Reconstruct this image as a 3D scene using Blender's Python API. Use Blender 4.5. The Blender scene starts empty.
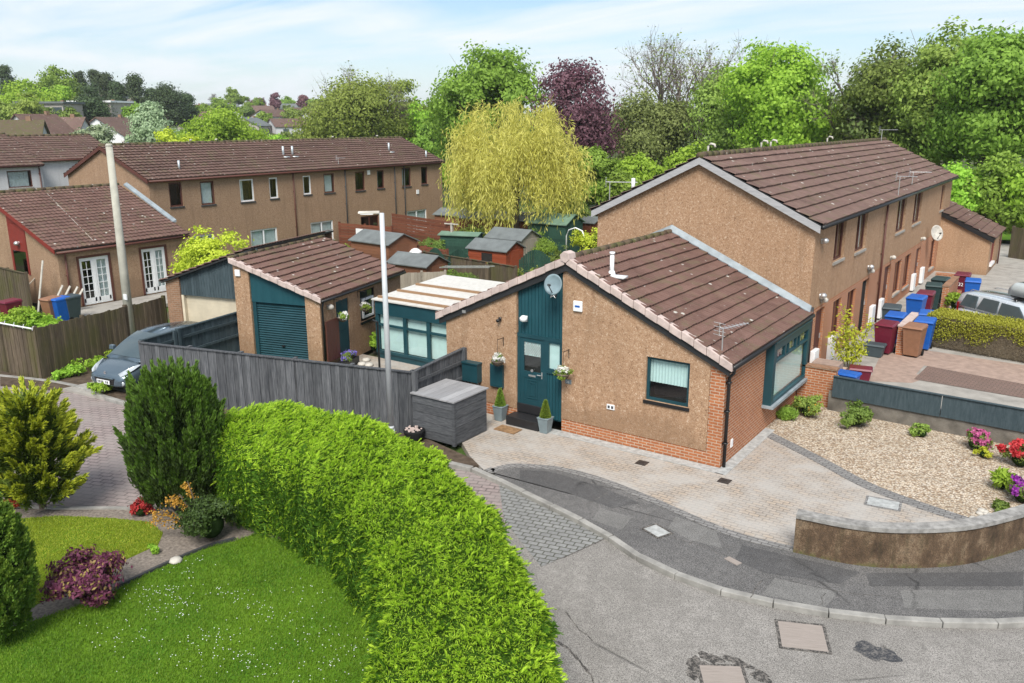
import bpy, math, random
import numpy as np
from mathutils import Vector, Matrix
random.seed(7); RG=np.random.default_rng(7)
sc=bpy.context.scene; COL=sc.collection
# ------------------------------------------------------------------ camera
FP,PITCH,ROLL,HEAD,CH=840.2,0.25653,-0.00346,0.6086,8.0
def cam_axes():
    F=np.array([-math.sin(HEAD)*math.cos(PITCH),math.cos(HEAD)*math.cos(PITCH),-math.sin(PITCH)])
    Rt=np.array([math.cos(HEAD),math.sin(HEAD),0]); U=np.cross(Rt,F)
    return Rt*math.cos(ROLL)+U*math.sin(ROLL),U*math.cos(ROLL)-Rt*math.sin(ROLL),F
AR,AU,AF=cam_axes()
cam=bpy.data.cameras.new('camera'); camo=bpy.data.objects.new('camera',cam); COL.objects.link(camo)
cam.sensor_width=36; cam.lens=FP/1024*36; cam.clip_end=4000; cam.clip_start=.1
camo.matrix_world=Matrix(((AR[0],AU[0],-AF[0],0),(AR[1],AU[1],-AF[1],0),(AR[2],AU[2],-AF[2],CH),(0,0,0,1)))
sc.camera=camo
def at(px,py,z=0.0):
    d=AF*FP+AR*(px-512)-AU*(py-341.5); t=(z-CH)/d[2]; return (d[0]*t,d[1]*t)
def far(px,py,D):
    d=AF*FP+AR*(px-512)-AU*(py-341.5); t=D/math.hypot(d[0],d[1]); return (d[0]*t,d[1]*t,CH+d[2]*t)
# ------------------------------------------------------------------ materials
def nm(name):
    m=bpy.data.materials.new(name); m.use_nodes=True; nt=m.node_tree; nt.nodes.clear()
    o=nt.nodes.new('ShaderNodeOutputMaterial'); return m,nt,o
class G:
    def __init__(s,nt): s.nt=nt
    def n(s,t,**k):
        x=s.nt.nodes.new('ShaderNode'+t)
        for a,b in k.items(): setattr(x,a,b)
        return x
    def l(s,a,b): s.nt.links.new(a,b)
    def co(s,scale=(1,1,1),rot=(0,0,0)):
        c=s.n('TexCoord'); m=s.n('Mapping'); m.inputs['Scale'].default_value=scale; m.inputs['Rotation'].default_value=rot
        s.l(c.outputs['Object'],m.inputs['Vector']); return m.outputs[0]
    def noise(s,vec,scale,det=3,rough=.55,dist=0):
        x=s.n('TexNoise'); x.inputs['Scale'].default_value=scale; x.inputs['Detail'].default_value=det; x.inputs['Roughness'].default_value=rough; x.inputs['Distortion'].default_value=dist
        s.l(vec,x.inputs['Vector']); return x.outputs['Fac']
    def ramp(s,fac,stops,interp='LINEAR'):
        r=s.n('ValToRGB'); r.color_ramp.interpolation=interp; e=r.color_ramp.elements
        while len(e)<len(stops): e.new(.5)
        for i,(p,c) in enumerate(stops):
            e[i].position=p; c=c if hasattr(c,'__len__') else (c,c,c); e[i].color=(*c[:3],1)
        s.l(fac,r.inputs[0]); return r.outputs[0]
    def mix(s,f,a,b,mode='MIX'):
        x=s.n('Mix',data_type='RGBA',blend_type=mode)
        for sock,v in ((x.inputs[0],f),(x.inputs[6],a),(x.inputs[7],b)):
            if hasattr(v,'links'): s.l(v,sock)
            elif hasattr(v,'__len__'): sock.default_value=(*v[:3],1)
            else: sock.default_value=v if sock.type=='VALUE' else (v,v,v,1)
        return x.outputs[2]
    def math(s,op,a,b=0):
        x=s.n('Math',operation=op)
        for i,v in ((0,a),(1,b)):
            if hasattr(v,'links'): s.l(v,x.inputs[i])
            else: x.inputs[i].default_value=v
        return x.outputs[0]
    def bump(s,h,st=.3,d=.02):
        b=s.n('Bump'); b.inputs['Strength'].default_value=st; b.inputs['Distance'].default_value=d; s.l(h,b.inputs['Height']); return b.outputs[0]
    def bsdf(s,o,col,rough=.8,nrm=None,spec=.3,metal=0):
        p=s.n('BsdfPrincipled')
        if hasattr(col,'links'): s.l(col,p.inputs['Base Color'])
        else: p.inputs['Base Color'].default_value=(*col[:3],1)
        if hasattr(rough,'links'): s.l(rough,p.inputs['Roughness'])
        else: p.inputs['Roughness'].default_value=rough
        p.inputs['Specular IOR Level'].default_value=spec; p.inputs['Metallic'].default_value=metal
        if nrm is not None: s.l(nrm,p.inputs['Normal'])
        s.l(p.outputs[0],o.inputs[0]); return p
def plain(name,col,rough=.6,spec=.4,metal=0,var=.12,sc_=6.,bump=0.):
    m,nt,o=nm(name); g=G(nt); v=g.co()
    f=g.noise(v,sc_,4); f2=g.noise(v,sc_*9,2)
    c=g.mix(g.ramp(f,[(.3,0),(.7,1)]),[x*(1-var) for x in col],[min(1,x*(1+var)) for x in col])
    c=g.mix(g.math('MULTIPLY',f2,var),c,[x*.55 for x in col])
    r=g.math('ADD',g.math('MULTIPLY',f,.15),rough-.07)
    g.bsdf(o,c,r,g.bump(f2,bump,.01) if bump else None,spec,metal); return m
def wallvec(g,sx=1,sz=1):
    c=g.n('TexCoord'); s=g.n('SeparateXYZ'); g.l(c.outputs['Object'],s.inputs[0])
    k=g.n('CombineXYZ'); g.l(g.math('MULTIPLY',g.math('ADD',s.outputs[0],s.outputs[1]),sx),k.inputs[0]); g.l(g.math('MULTIPLY',s.outputs[2],sz),k.inputs[1]); return k.outputs[0]
def speck(name,a,b):
    m,nt,o=nm(name); g=G(nt); v=g.co(); n=g.noise(v,9,5,.8); n2=g.noise(v,45,2,.7); g.bsdf(o,g.mix(g.ramp(g.math('ADD',g.math('MULTIPLY',n,.6),g.math('MULTIPLY',n2,.4)),[(.46,0),(.58,1)]),a,b),.6,g.bump(n2,.8,.02),.3); return m
def harl(name,dark,mid,light):
    m,nt,o=nm(name); g=G(nt); v=g.co()
    a=g.noise(v,13,4,.8); b=g.noise(v,48,2,.7); c=g.noise(v,.7,3)
    f=g.math('ADD',g.math('MULTIPLY',a,.5),g.math('MULTIPLY',b,.5))
    col=g.ramp(f,[(.36,dark),(.46,mid),(.54,mid),(.66,light)])
    col=g.mix(g.math('MULTIPLY',g.ramp(c,[(.35,0),(.75,1)]),.35),col,[x*.72 for x in mid])
    st=g.noise(g.co((3,3,.35)),1.6,4); col=g.mix(g.math('MULTIPLY',g.ramp(st,[(.5,0),(.75,1)]),.35),col,[x*.5 for x in mid]); sp=g.n('SeparateXYZ'); g.l(v,sp.inputs[0]); col=g.mix(g.math('MULTIPLY',g.ramp(g.math('ADD',g.math('MULTIPLY',sp.outputs[2],.9),g.math('MULTIPLY',c,-1.2)),[(-.0,.45),(.35,0)]),1.),col,[x*.55 for x in mid])
    g.bsdf(o,col,.92,g.bump(f,.6,.03),.2); return m
def brick(name,c1,c2,mortar,sc_=1.,bw=.225,bh=.075,ms=.011,vec='wall',rot=0,bumpst=.3,rough=.85,offset=.5,tint=None):
    m,nt,o=nm(name); g=G(nt)
    v=wallvec(g) if vec=='wall' else g.co(rot=(0,0,rot))
    t=g.n('TexBrick',offset=offset); t.inputs['Scale'].default_value=sc_; t.inputs['Brick Width'].default_value=bw; t.inputs['Row Height'].default_value=bh; t.inputs['Mortar Size'].default_value=ms
    t.inputs['Mortar Smooth'].default_value=.3; t.inputs['Bias'].default_value=0
    t.inputs['Color1'].default_value=(*c1,1); t.inputs['Color2'].default_value=(*c2,1); t.inputs['Mortar'].default_value=(*mortar,1)
    g.l(v,t.inputs['Vector']); ov=g.co()
    n1=g.noise(ov,1.1,4,.6); n2=g.noise(ov,14,3,.7)
    col=g.mix(.45,t.outputs['Color'],g.ramp(n2,[(.25,.25),(.75,1.)]),'MULTIPLY')
    if tint: col=g.mix(g.math('MULTIPLY',g.ramp(n1,[(.38,0),(.62,1)]),.75),col,tint)
    else: col=g.mix(g.math('MULTIPLY',g.ramp(n1,[(.4,0),(.7,1)]),.3),col,[x*.5 for x in c1])
    col=g.mix(.55,col,g.mix(1.,col,t.outputs['Color'],'MULTIPLY')) if False else col
    h=g.math('SUBTRACT',g.math('MULTIPLY',n2,.3),t.outputs['Fac'])
    g.bsdf(o,col,rough,g.bump(h,bumpst,.012),.25); return m
def tilemat(name,a,b,lichen=(.42,.40,.36),la=.58,moss=None):
    m,nt,o=nm(name); g=G(nt); v=g.co()
    n0=g.noise(v,.8,4,.6); n1=g.noise(v,3.3,3,.6); n2=g.noise(v,26,3,.7)
    vo=g.n('TexVoronoi'); vo.inputs['Scale'].default_value=3.1; g.l(v,vo.inputs['Vector'])
    col=g.mix(g.ramp(n1,[(.3,0),(.7,1)]),a,b)
    col=g.mix(g.math('MULTIPLY',vo.outputs['Color'],.22),col,[x*1.7 for x in b])
    col=g.mix(g.math('MULTIPLY',g.ramp(n0,[(.4,0),(.7,1)]),.4),col,[x*.55 for x in a])
    ge=g.n('NewGeometry'); col=g.mix(g.math('MULTIPLY',ge.outputs['Random Per Island'],.22),col,[x*1.45 for x in b])
    v2=g.n('TexVoronoi'); v2.inputs['Scale'].default_value=2.3; g.l(v,v2.inputs['Vector'])
    sp=g.math('MULTIPLY',g.ramp(v2.outputs['Distance'],[(.08,1),(.14,0)]),g.ramp(n1,[(.34,0),(.42,1)]))
    mo=g.noise(v,1.7,5,.7); col=g.mix(g.math('MULTIPLY',g.ramp(mo,[(.52,0),(.66,1)]),.5),col,(.115,.105,.055)); col=g.mix(g.math('MAXIMUM',sp,g.ramp(n2,[(la+.08,0),(la+.14,.55)])),col,lichen)
    if moss: col=g.mix(g.ramp(n1,[(.45,0),(.6,1)]),col,moss)
    g.bsdf(o,col,.85,g.bump(n2,.5,.01),.25); return m
def wood(name,a,b,stretch=(9,9,.7),rough=.8,green=None,island=True):
    m,nt,o=nm(name); g=G(nt); v=g.co(stretch)
    n=g.noise(v,3,5,.65); col=g.mix(g.ramp(n,[(.3,0),(.72,1)]),a,b)
    if island:
        ge=g.n('NewGeometry'); col=g.mix(g.math('MULTIPLY',ge.outputs['Random Per Island'],.5),col,[x*.45 for x in a])
    if green:
        n2=g.noise(g.co((1.3,1.3,.5)),1.2,4); col=g.mix(g.ramp(n2,[(.42,0),(.65,.8)]),col,green)
    g.bsdf(o,col,rough,g.bump(n,.4,.01),.2); return m
def leafmat(name,a,b,trans=.3,rough=.6,c=None,scl=.6,hb=.465):
    if a[0]>a[1]: hb=.485
    m,nt,o=nm(name); g=G(nt)
    ge=g.n('NewGeometry'); oi=g.n('ObjectInfo'); r=ge.outputs['Random Per Island']
    n=g.noise(g.co(),scl,3,.6)
    f=g.math('ADD',g.math('MULTIPLY',r,.55),g.math('MULTIPLY',g.ramp(n,[(.3,0),(.7,1)]),.45))
    col=g.mix(f,a,b)
    if c: col=g.mix(g.math('MULTIPLY',g.ramp(r,[(.8,0),(.82,1)]),.8),col,c)
    hs=g.n('HueSaturation'); g.l(col,hs.inputs['Color'])
    g.l(g.math('ADD',g.math('MULTIPLY',oi.outputs['Random'],.03),hb),hs.inputs['Hue']); hs.inputs['Saturation'].default_value=.96
    g.l(g.math('ADD',g.math('MULTIPLY',oi.outputs['Random'],.3),.85),hs.inputs['Value']); col=hs.outputs[0]
    p=g.bsdf(o,col,rough,None,.25)
    t=g.n('BsdfTranslucent'); g.l(g.mix(.5,col,[.5,.6,.1],'MIX') if False else col,t.inputs[0])
    mx=g.n('MixShader'); mx.inputs[0].default_value=trans; g.l(p.outputs[0],mx.inputs[1]); g.l(t.outputs[0],mx.inputs[2]); g.l(mx.outputs[0],o.inputs[0]); return m
def glassmat(name,tint=(.85,.93,.93),refl=.10):
    m,nt,o=nm(name); g=G(nt)
    t=g.n('BsdfTransparent'); t.inputs[0].default_value=(*tint,1); gl=g.n('BsdfGlossy'); gl.inputs['Roughness'].default_value=.03
    lw_=g.n('LayerWeight'); lw_.inputs[0].default_value=.5; fr=g.math('MULTIPLY',g.math('POWER',lw_.outputs['Facing'],3.),.7); w=g.n('TexNoise'); w.inputs['Scale'].default_value=1.5; b=g.bump(w.outputs[0],.06,.05); g.l(b,gl.inputs['Normal'])
    mx=g.n('MixShader'); g.l(g.math('ADD',fr,refl),mx.inputs[0]); g.l(t.outputs[0],mx.inputs[1]); g.l(gl.outputs[0],mx.inputs[2]); g.l(mx.outputs[0],o.inputs[0]); return m
M={}
M['harl']=harl('harl_tan',(.11,.062,.040),(.385,.24,.145),(.72,.58,.45))
M['harl_far']=harl('harl_brown',(.14,.085,.055),(.325,.212,.135),(.54,.41,.30))
M['stonehouse']=harl('pale_house_harl',(.30,.27,.24),(.45,.41,.37),(.55,.52,.48)); M['harl_white']=harl('harl_white',(.42,.42,.42),(.6,.6,.61),(.72,.72,.73))
M['brick']=brick('brick_orange',(.50,.185,.075),(.40,.14,.06),(.55,.42,.32))
M['brick_brown']=brick('brick_brown',(.36,.2,.12),(.27,.15,.09),(.35,.27,.2))
M['tile']=tilemat('tile_brown',(.092,.050,.040),(.148,.086,.070))
M['tile_red']=tilemat('tile_redbrown',(.098,.060,.050),(.158,.102,.086),(.42,.4,.36),.66)
M['tile_dark']=tilemat('tile_dark',(.08,.047,.038),(.135,.083,.068),(.34,.32,.28),.66)
M['ridge']=tilemat('ridge_mossy',(.075,.05,.035),(.12,.09,.06),(.3,.28,.24),.6,(.09,.085,.035))
M['verge']=plain('verge_pink',(.52,.42,.385),.8,.2,var=.2,sc_=5,bump=.3)
M['mortar']=plain('pale_mortar',(.55,.54,.5),.9,.2,var=.2)
M['teal']=plain('teal_paint',(.012,.055,.070),.42,.4,var=.15,sc_=2)
M['teal_dark']=plain('teal_dark',(.012,.04,.05),.4,.4)
M['tealpanel']=wood('teal_boards',(.012,.058,.074),(.018,.076,.094),(2,2,.4),.5,None,False)
M['black']=plain('black_plastic',(.012,.012,.013),.4,.5)
M['dkgrey']=plain('dark_grey',(.05,.052,.055),.6,.3)
M['white']=plain('white_pvc',(.78,.79,.8),.35,.5,var=.05)
M['cream']=plain('cream_door',(.62,.55,.42),.6,.3,var=.12,sc_=2)
M['steel']=plain('galvanised',(.50,.55,.58),.35,.5,.3,var=.2)
M['lead']=plain('lead_flashing',(.27,.31,.335),.6,.4,.1,var=.25,sc_=3,bump=.3)
M['alu']=plain('aluminium',(.6,.6,.6),.35,.5,.7)
M['lampgrey']=plain('lamp_post_grey',(.5,.52,.54),.5,.4,.1,var=.06)
M['concrete']=plain('concrete',(.33,.31,.28),.9,.2,var=.22,sc_=2.2,bump=.4)
M['polecon']=plain('pole_concrete',(.42,.41,.35),.9,.2,var=.15,sc_=3,bump=.3)
M['step']=plain('black_step',(.02,.02,.022),.45,.4)
M['brownframe']=plain('brown_frame',(.10,.035,.025),.5,.35)
M['blackwood']=plain('fascia_dark',(.025,.026,.028),.5,.35)
M['fasciagrey']=wood('fascia_weathered',(.30,.30,.31),(.42,.42,.43),(1,1,6),.8,None,False)
M['glass']=glassmat('window_glass')
M['glassdark']=glassmat('dark_glass',(.10,.14,.14),.14)
M['blind']=plain('pale_blind',(.66,.78,.76),.9,.1,var=.04)
M['curtain']=plain('net_curtain',(.60,.62,.62),.9,.1,var=.12,sc_=8)
M['interior']=plain('dark_interior',(.03,.028,.026),.9,.1)
M['greywood']=wood('grey_fence_boards',(.045,.05,.058),(.20,.205,.215))
M['greywoodtop']=wood('grey_box_lid',(.30,.30,.31),(.42,.42,.43),(8,1,1))
M['boxwood']=wood('grey_box_boards',(.05,.055,.062),(.15,.155,.165),(1.2,1.2,9))
M['slatewood']=wood('slate_painted_boards',(.04,.062,.072),(.085,.115,.13),(6,6,1))
M['brownwood']=wood('brown_fence_boards',(.075,.058,.04),(.20,.155,.11),green=(.085,.08,.03))
M['redwood']=wood('red_brown_boards',(.15,.05,.03),(.24,.09,.05),(1,1,9))
M['palewood']=wood('pale_boards',(.30,.26,.21),(.45,.4,.33))
M['shedred']=wood('red_shed_boards',(.30,.065,.028),(.38,.09,.04),(1,1,9))
M['shedbrown']=wood('brown_shed_boards',(.20,.085,.045),(.26,.12,.07),(1,1,9))
M['shedgreen']=wood('green_shed_boards',(.025,.065,.048),(.04,.10,.07),(4,4,1))
M['felt']=plain('grey_roofing_felt',(.15,.165,.165),.9,.2,var=.2,sc_=2)
M['feltgreen']=plain('green_roofing_felt',(.14,.22,.16),.9,.2,var=.2,sc_=2)
M['rafter']=wood('orange_brown_rafter',(.30,.18,.10),(.38,.24,.14),(1,1,1))
M['polycarb']=plain('white_roof_sheet',(.56,.54,.50),.5,.3,var=.12)
M['bark']=wood('bark',(.08,.06,.045),(.17,.14,.11),(5,5,1),.95,None,False)
M['twig']=plain('pale_twigs',(.17,.14,.12),.9,.1)
M['rubber']=plain('rubber',(.015,.015,.015),.85,.2)
M['bin_blue']=plain('blue_plastic',(.01,.10,.42),.4,.4,var=.1)
M['bin_maroon']=plain('maroon_plastic',(.14,.012,.03),.4,.4)
M['bin_green']=plain('dark_green_plastic',(.02,.045,.045),.45,.4)
M['bin_brown']=plain('brown_plastic',(.26,.13,.075),.5,.4)
M['bin_slate']=plain('slate_plastic',(.05,.07,.08),.5,.4)
M['gardgreen']=plain('green_plastic',(.01,.30,.16),.4,.4)
M['soil']=plain('soil',(.10,.075,.055),.95,.1,var=.4,sc_=5,bump=.8)
M['stone']=plain('pale_stone',(.5,.47,.42),.85,.2,var=.2)
M['planter']=plain('grey_planter',(.19,.24,.26),.5,.4)
M['carpaint']=plain('dark_blue_grey_paint',(.105,.145,.18),.22,.6,.45,var=.03)
M['silver']=plain('silver_paint',(.62,.67,.72),.25,.6,.4,var=.03)
M['roofbox']=plain('roof_box_grey',(.48,.52,.52),.35,.5)
M['chrome']=plain('chrome',(.75,.76,.78),.12,.5,1,var=.02)
M['redglass']=plain('red_lamp',(.45,.01,.015),.15,.6,var=.05)
M['headlamp']=plain('headlamp_clear',(.55,.6,.63),.1,.7,.3,var=.1,sc_=14)
M['rusticred']=plain('red_painted_timber',(.20,.028,.02),.6,.3)
M['mat']=plain('coir_mat',(.28,.17,.09),.95,.1,var=.4,sc_=12,bump=.6)
M['iron']=plain('cast_iron',(.06,.05,.045),.6,.4,.3,var=.3,sc_=12)
M['mhole']=wood('manhole_pinkish',(.25,.215,.19),(.34,.295,.265),(1,14,1),.8,None,False)
M['mhgrey']=plain('manhole_grey',(.42,.43,.42),.6,.4,.1,var=.3,sc_=8,bump=.4)
M['wet']=speck('damp_tarmac',(.035,.038,.045),(.16,.15,.14))
M['tar']=speck('tar_crack',(.04,.038,.035),(.22,.20,.18))
M['kerb']=plain('kerb_concrete',(.30,.29,.27),.9,.2,var=.3,sc_=3,bump=.5)
M['pinkslab']=plain('pink_slabs',(.34,.25,.205),.9,.2,var=.2,sc_=5,bump=.4)
# foliage
LM=leafmat
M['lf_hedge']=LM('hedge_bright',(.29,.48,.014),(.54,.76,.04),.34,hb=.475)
M['lf_hedge_shade']=LM('hedge_deep_shade',(.035,.11,.006),(.11,.25,.012),.25,hb=.475)  # deeper leaf tone, also paints the shade of the hedge sides and interior
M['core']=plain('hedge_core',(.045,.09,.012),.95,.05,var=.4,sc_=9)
M['lf_green']=LM('leaf_green',(.12,.24,.025),(.27,.48,.055),.38)
M['lf_mid']=LM('leaf_mid',(.10,.19,.03),(.21,.34,.06),.36)
M['lf_bright']=LM('leaf_bright',(.18,.39,.022),(.34,.62,.05),.4)
M['lf_olive']=LM('leaf_olive',(.14,.21,.055),(.27,.37,.11),.36)
M['lf_yolive']=LM('leaf_yellow_olive',(.16,.27,.04),(.32,.48,.085),.36)
M['lf_dark']=LM('leaf_dark',(.022,.055,.012),(.06,.12,.02),.2)
M['lf_pine']=LM('leaf_pine',(.032,.062,.024),(.075,.125,.045),.12)
M['lf_pale']=LM('leaf_pale',(.22,.34,.16),(.42,.54,.34),.3)
M['lf_copper']=LM('leaf_copper',(.12,.045,.06),(.27,.13,.155),.28)
M['lf_willow']=LM('leaf_willow',(.50,.57,.08),(.74,.79,.20),.42)
M['lf_gold']=LM('leaf_gold',(.34,.50,.02),(.60,.76,.05),.34)
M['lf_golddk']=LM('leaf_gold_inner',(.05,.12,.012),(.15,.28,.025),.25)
M['lf_conif']=LM('leaf_conifer',(.05,.15,.014),(.13,.29,.03),.24)
M['lf_purple']=LM('leaf_purple',(.11,.02,.045),(.27,.07,.13),.25,c=(.4,.34,.07))
M['lf_red']=LM('leaf_red',(.30,.02,.015),(.55,.06,.03),.25)
M['lf_orange']=LM('leaf_orange',(.45,.20,.02),(.60,.33,.04),.3)
M['fl_pink']=LM('petal_pink',(.55,.06,.22),(.8,.22,.42),.3)
M['fl_red']=LM('petal_red',(.65,.03,.03),(.85,.12,.08),.3)
M['fl_purple']=LM('petal_purple',(.22,.015,.28),(.42,.05,.5),.3)
M['fl_white']=LM('petal_white',(.75,.75,.7),(.85,.85,.8),.3)
M['fl_blue']=LM('petal_blue',(.15,.12,.5),(.35,.3,.75),.3)
M['moss_hedge']=LM('hedge_olive_top',(.22,.25,.015),(.38,.42,.04),.2)
M['twig_hedge']=LM('hedge_bare_twigs',(.11,.085,.055),(.20,.16,.11),.05,.9)
M['lf_grass']=LM('grass_blade',(.06,.165,.008),(.17,.33,.016),.3,scl=.8)
M['lf_grass2']=LM('grass_blade_mossy',(.14,.26,.012),(.44,.48,.035),.3,scl=1.1,hb=.48)
def grassmat(name,a,b,c,soil=None):
    m,nt,o=nm(name); g=G(nt); v=g.co(); n=g.noise(v,1.1,4); n2=g.noise(v,30,3,.7); n3=g.noise(v,.35,3)
    col=g.mix(g.ramp(n,[(.35,0),(.65,1)]),a,b); col=g.mix(g.ramp(n2,[(.3,0),(.8,.7)]),col,c)
    if soil: col=g.mix(g.ramp(n3,[(.5,0),(.6,1)]),col,soil)
    g.bsdf(o,col,.95,g.bump(n2,.6,.03),.1); return m
M['terrain']=grassmat('terrain_grass',(.05,.10,.02),(.09,.14,.03),(.05,.07,.02),(.10,.085,.06))
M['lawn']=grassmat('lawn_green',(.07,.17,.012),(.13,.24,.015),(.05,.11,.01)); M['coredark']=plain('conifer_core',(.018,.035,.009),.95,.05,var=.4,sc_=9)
M['lawn2']=grassmat('lawn_mossy',(.18,.23,.012),(.11,.22,.012),(.10,.13,.01))
def tarmac(name,a,b,sp):
    m,nt,o=nm(name); g=G(nt); v=g.co(); n=g.noise(v,.55,5,.62); n2=g.noise(v,38,3,.8); n3=g.noise(v,90,2,.8)
    col=g.mix(g.ramp(n,[(.35,0),(.68,1)]),a,b)
    n4=g.noise(v,4.5,4,.7); col=g.mix(g.ramp(n4,[(.42,.45),(.6,0)]),col,[x*.6 for x in a]); col=g.mix(g.ramp(n2,[(.38,1.),(.56,0)]),col,[x*.4 for x in a]); col=g.mix(g.ramp(n3,[(.52,0),(.66,.85)]),col,sp)
    vo=g.n('TexVoronoi',feature='DISTANCE_TO_EDGE'); vo.inputs['Scale'].default_value=.23
    ds=g.n('TexNoise'); ds.inputs['Scale'].default_value=1.2; ds.inputs['Detail'].default_value=6
    va=g.n('VectorMath',operation='MULTIPLY_ADD'); g.l(ds.outputs['Color'],va.inputs[0]); va.inputs[1].default_value=(1.4,1.4,0); g.l(v,va.inputs[2]); g.l(va.outputs[0],vo.inputs['Vector'])
    cr=g.math('MULTIPLY',g.ramp(vo.outputs['Distance'],[(.001,1),(.006,0)]),g.ramp(g.noise(v,.8,2),[(.5,0),(.62,.7)]))
    col=g.mix(cr,col,[x*.25 for x in a])
    g.bsdf(o,col,.88,g.bump(g.math('ADD',n2,g.math('MULTIPLY',cr,-1)),.7,.012),.25); return m
M['road']=tarmac('road_tarmac',(.20,.188,.172),(.33,.312,.29),(.60,.56,.52))
M['pave2']=tarmac('pavement_patch_tarmac',(.17,.166,.16),(.24,.233,.225),(.33,.32,.30)); M['pave3']=tarmac('pavement_dark_tarmac',(.085,.084,.085),(.13,.128,.128),(.2,.19,.185)); M['pave']=tarmac('pavement_tarmac',(.115,.113,.113),(.19,.183,.178),(.28,.265,.25))
def stained(name):
    m,nt,o=nm(name); g=G(nt); v=g.co(); a=g.noise(g.co((1.4,1.4,.8)),2.4,5,.7); b=g.noise(v,45,3,.75); c=g.noise(g.co((5,5,.8)),1.5,4)
    col=g.ramp(a,[(.3,(.055,.038,.026)),(.5,(.16,.105,.066)),(.62,(.28,.20,.13)),(.75,(.13,.105,.075))]); col=g.mix(g.ramp(b,[(.35,.8),(.6,0)]),col,(.06,.045,.032)); col=g.mix(g.ramp(c,[(.5,0),(.72,.55)]),col,(.07,.06,.035))
    sp=g.n('SeparateXYZ'); g.l(v,sp.inputs[0]); col=g.mix(g.math('MULTIPLY',g.ramp(sp.outputs[2],[(.0,1),(.10,0)]),g.ramp(a,[(.48,0),(.6,1)])),col,(.11,.11,.04))
    g.bsdf(o,col,.95,g.bump(b,.8,.02),.15); return m
def gravel(name):
    m,nt,o=nm(name); g=G(nt); v=g.co(); vo=g.n('TexVoronoi'); vo.inputs['Scale'].default_value=22; g.l(v,vo.inputs['Vector'])
    s=g.n('SeparateColor'); g.l(vo.outputs['Color'],s.inputs[0]); n=g.noise(v,1.3,3)
    col=g.ramp(s.outputs[0],[(0,(.34,.24,.16)),(.25,(.50,.39,.28)),(.5,(.62,.52,.40)),(.75,(.74,.66,.55)),(1,(.44,.37,.30))])
    col=g.mix(g.ramp(vo.outputs['Distance'],[(.35,0),(.75,.75)]),col,(.13,.085,.05)); col=g.mix(g.ramp(n,[(.4,0),(.75,.35)]),col,(.25,.2,.14))
    g.bsdf(o,col,.9,g.bump(g.math('SUBTRACT',1.,vo.outputs['Distance']),.9,.03),.2); return m
M['gravel']=gravel('gravel_tan')
M['paver']=brick('drive_pavers',(.47,.385,.305),(.39,.345,.30),(.25,.22,.19),1,.22,.11,.012,'flat',math.radians(0),.5,.85,.5,(.41,.39,.365))
M['paver_grey']=brick('border_setts',(.30,.29,.28),(.23,.225,.22),(.12,.115,.11),1,.21,.105,.012,'flat',.0,.5)
M['setts']=brick('road_setts_grey',(.30,.30,.29),(.25,.25,.245),(.09,.09,.07),1,.22,.14,.014,'flat',math.radians(-12),.6)
M['redsetts']=brick('street_setts_red',(.35,.285,.27),(.29,.235,.225),(.15,.125,.115),1,.30,.16,.018,'flat',math.radians(-20),.4,.85,.5,(.27,.235,.22))
M['yardpave']=brick('yard_setts',(.26,.17,.14),(.22,.15,.125),(.11,.09,.075),1,.2,.1,.012,'flat',0.1,.4)
M['soilg']=plain('bed_soil_gravel',(.24,.205,.175),.95,.1,var=.45,sc_=16,bump=.9); M['render']=stained('curved_wall_render')
M['coping']=plain('coping_grey',(.30,.29,.275),.95,.15,var=.4,sc_=7,bump=.9)
M['blockwall']=plain('concrete_block',(.16,.145,.125),.95,.15,var=.45,sc_=3,bump=.8)
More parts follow.
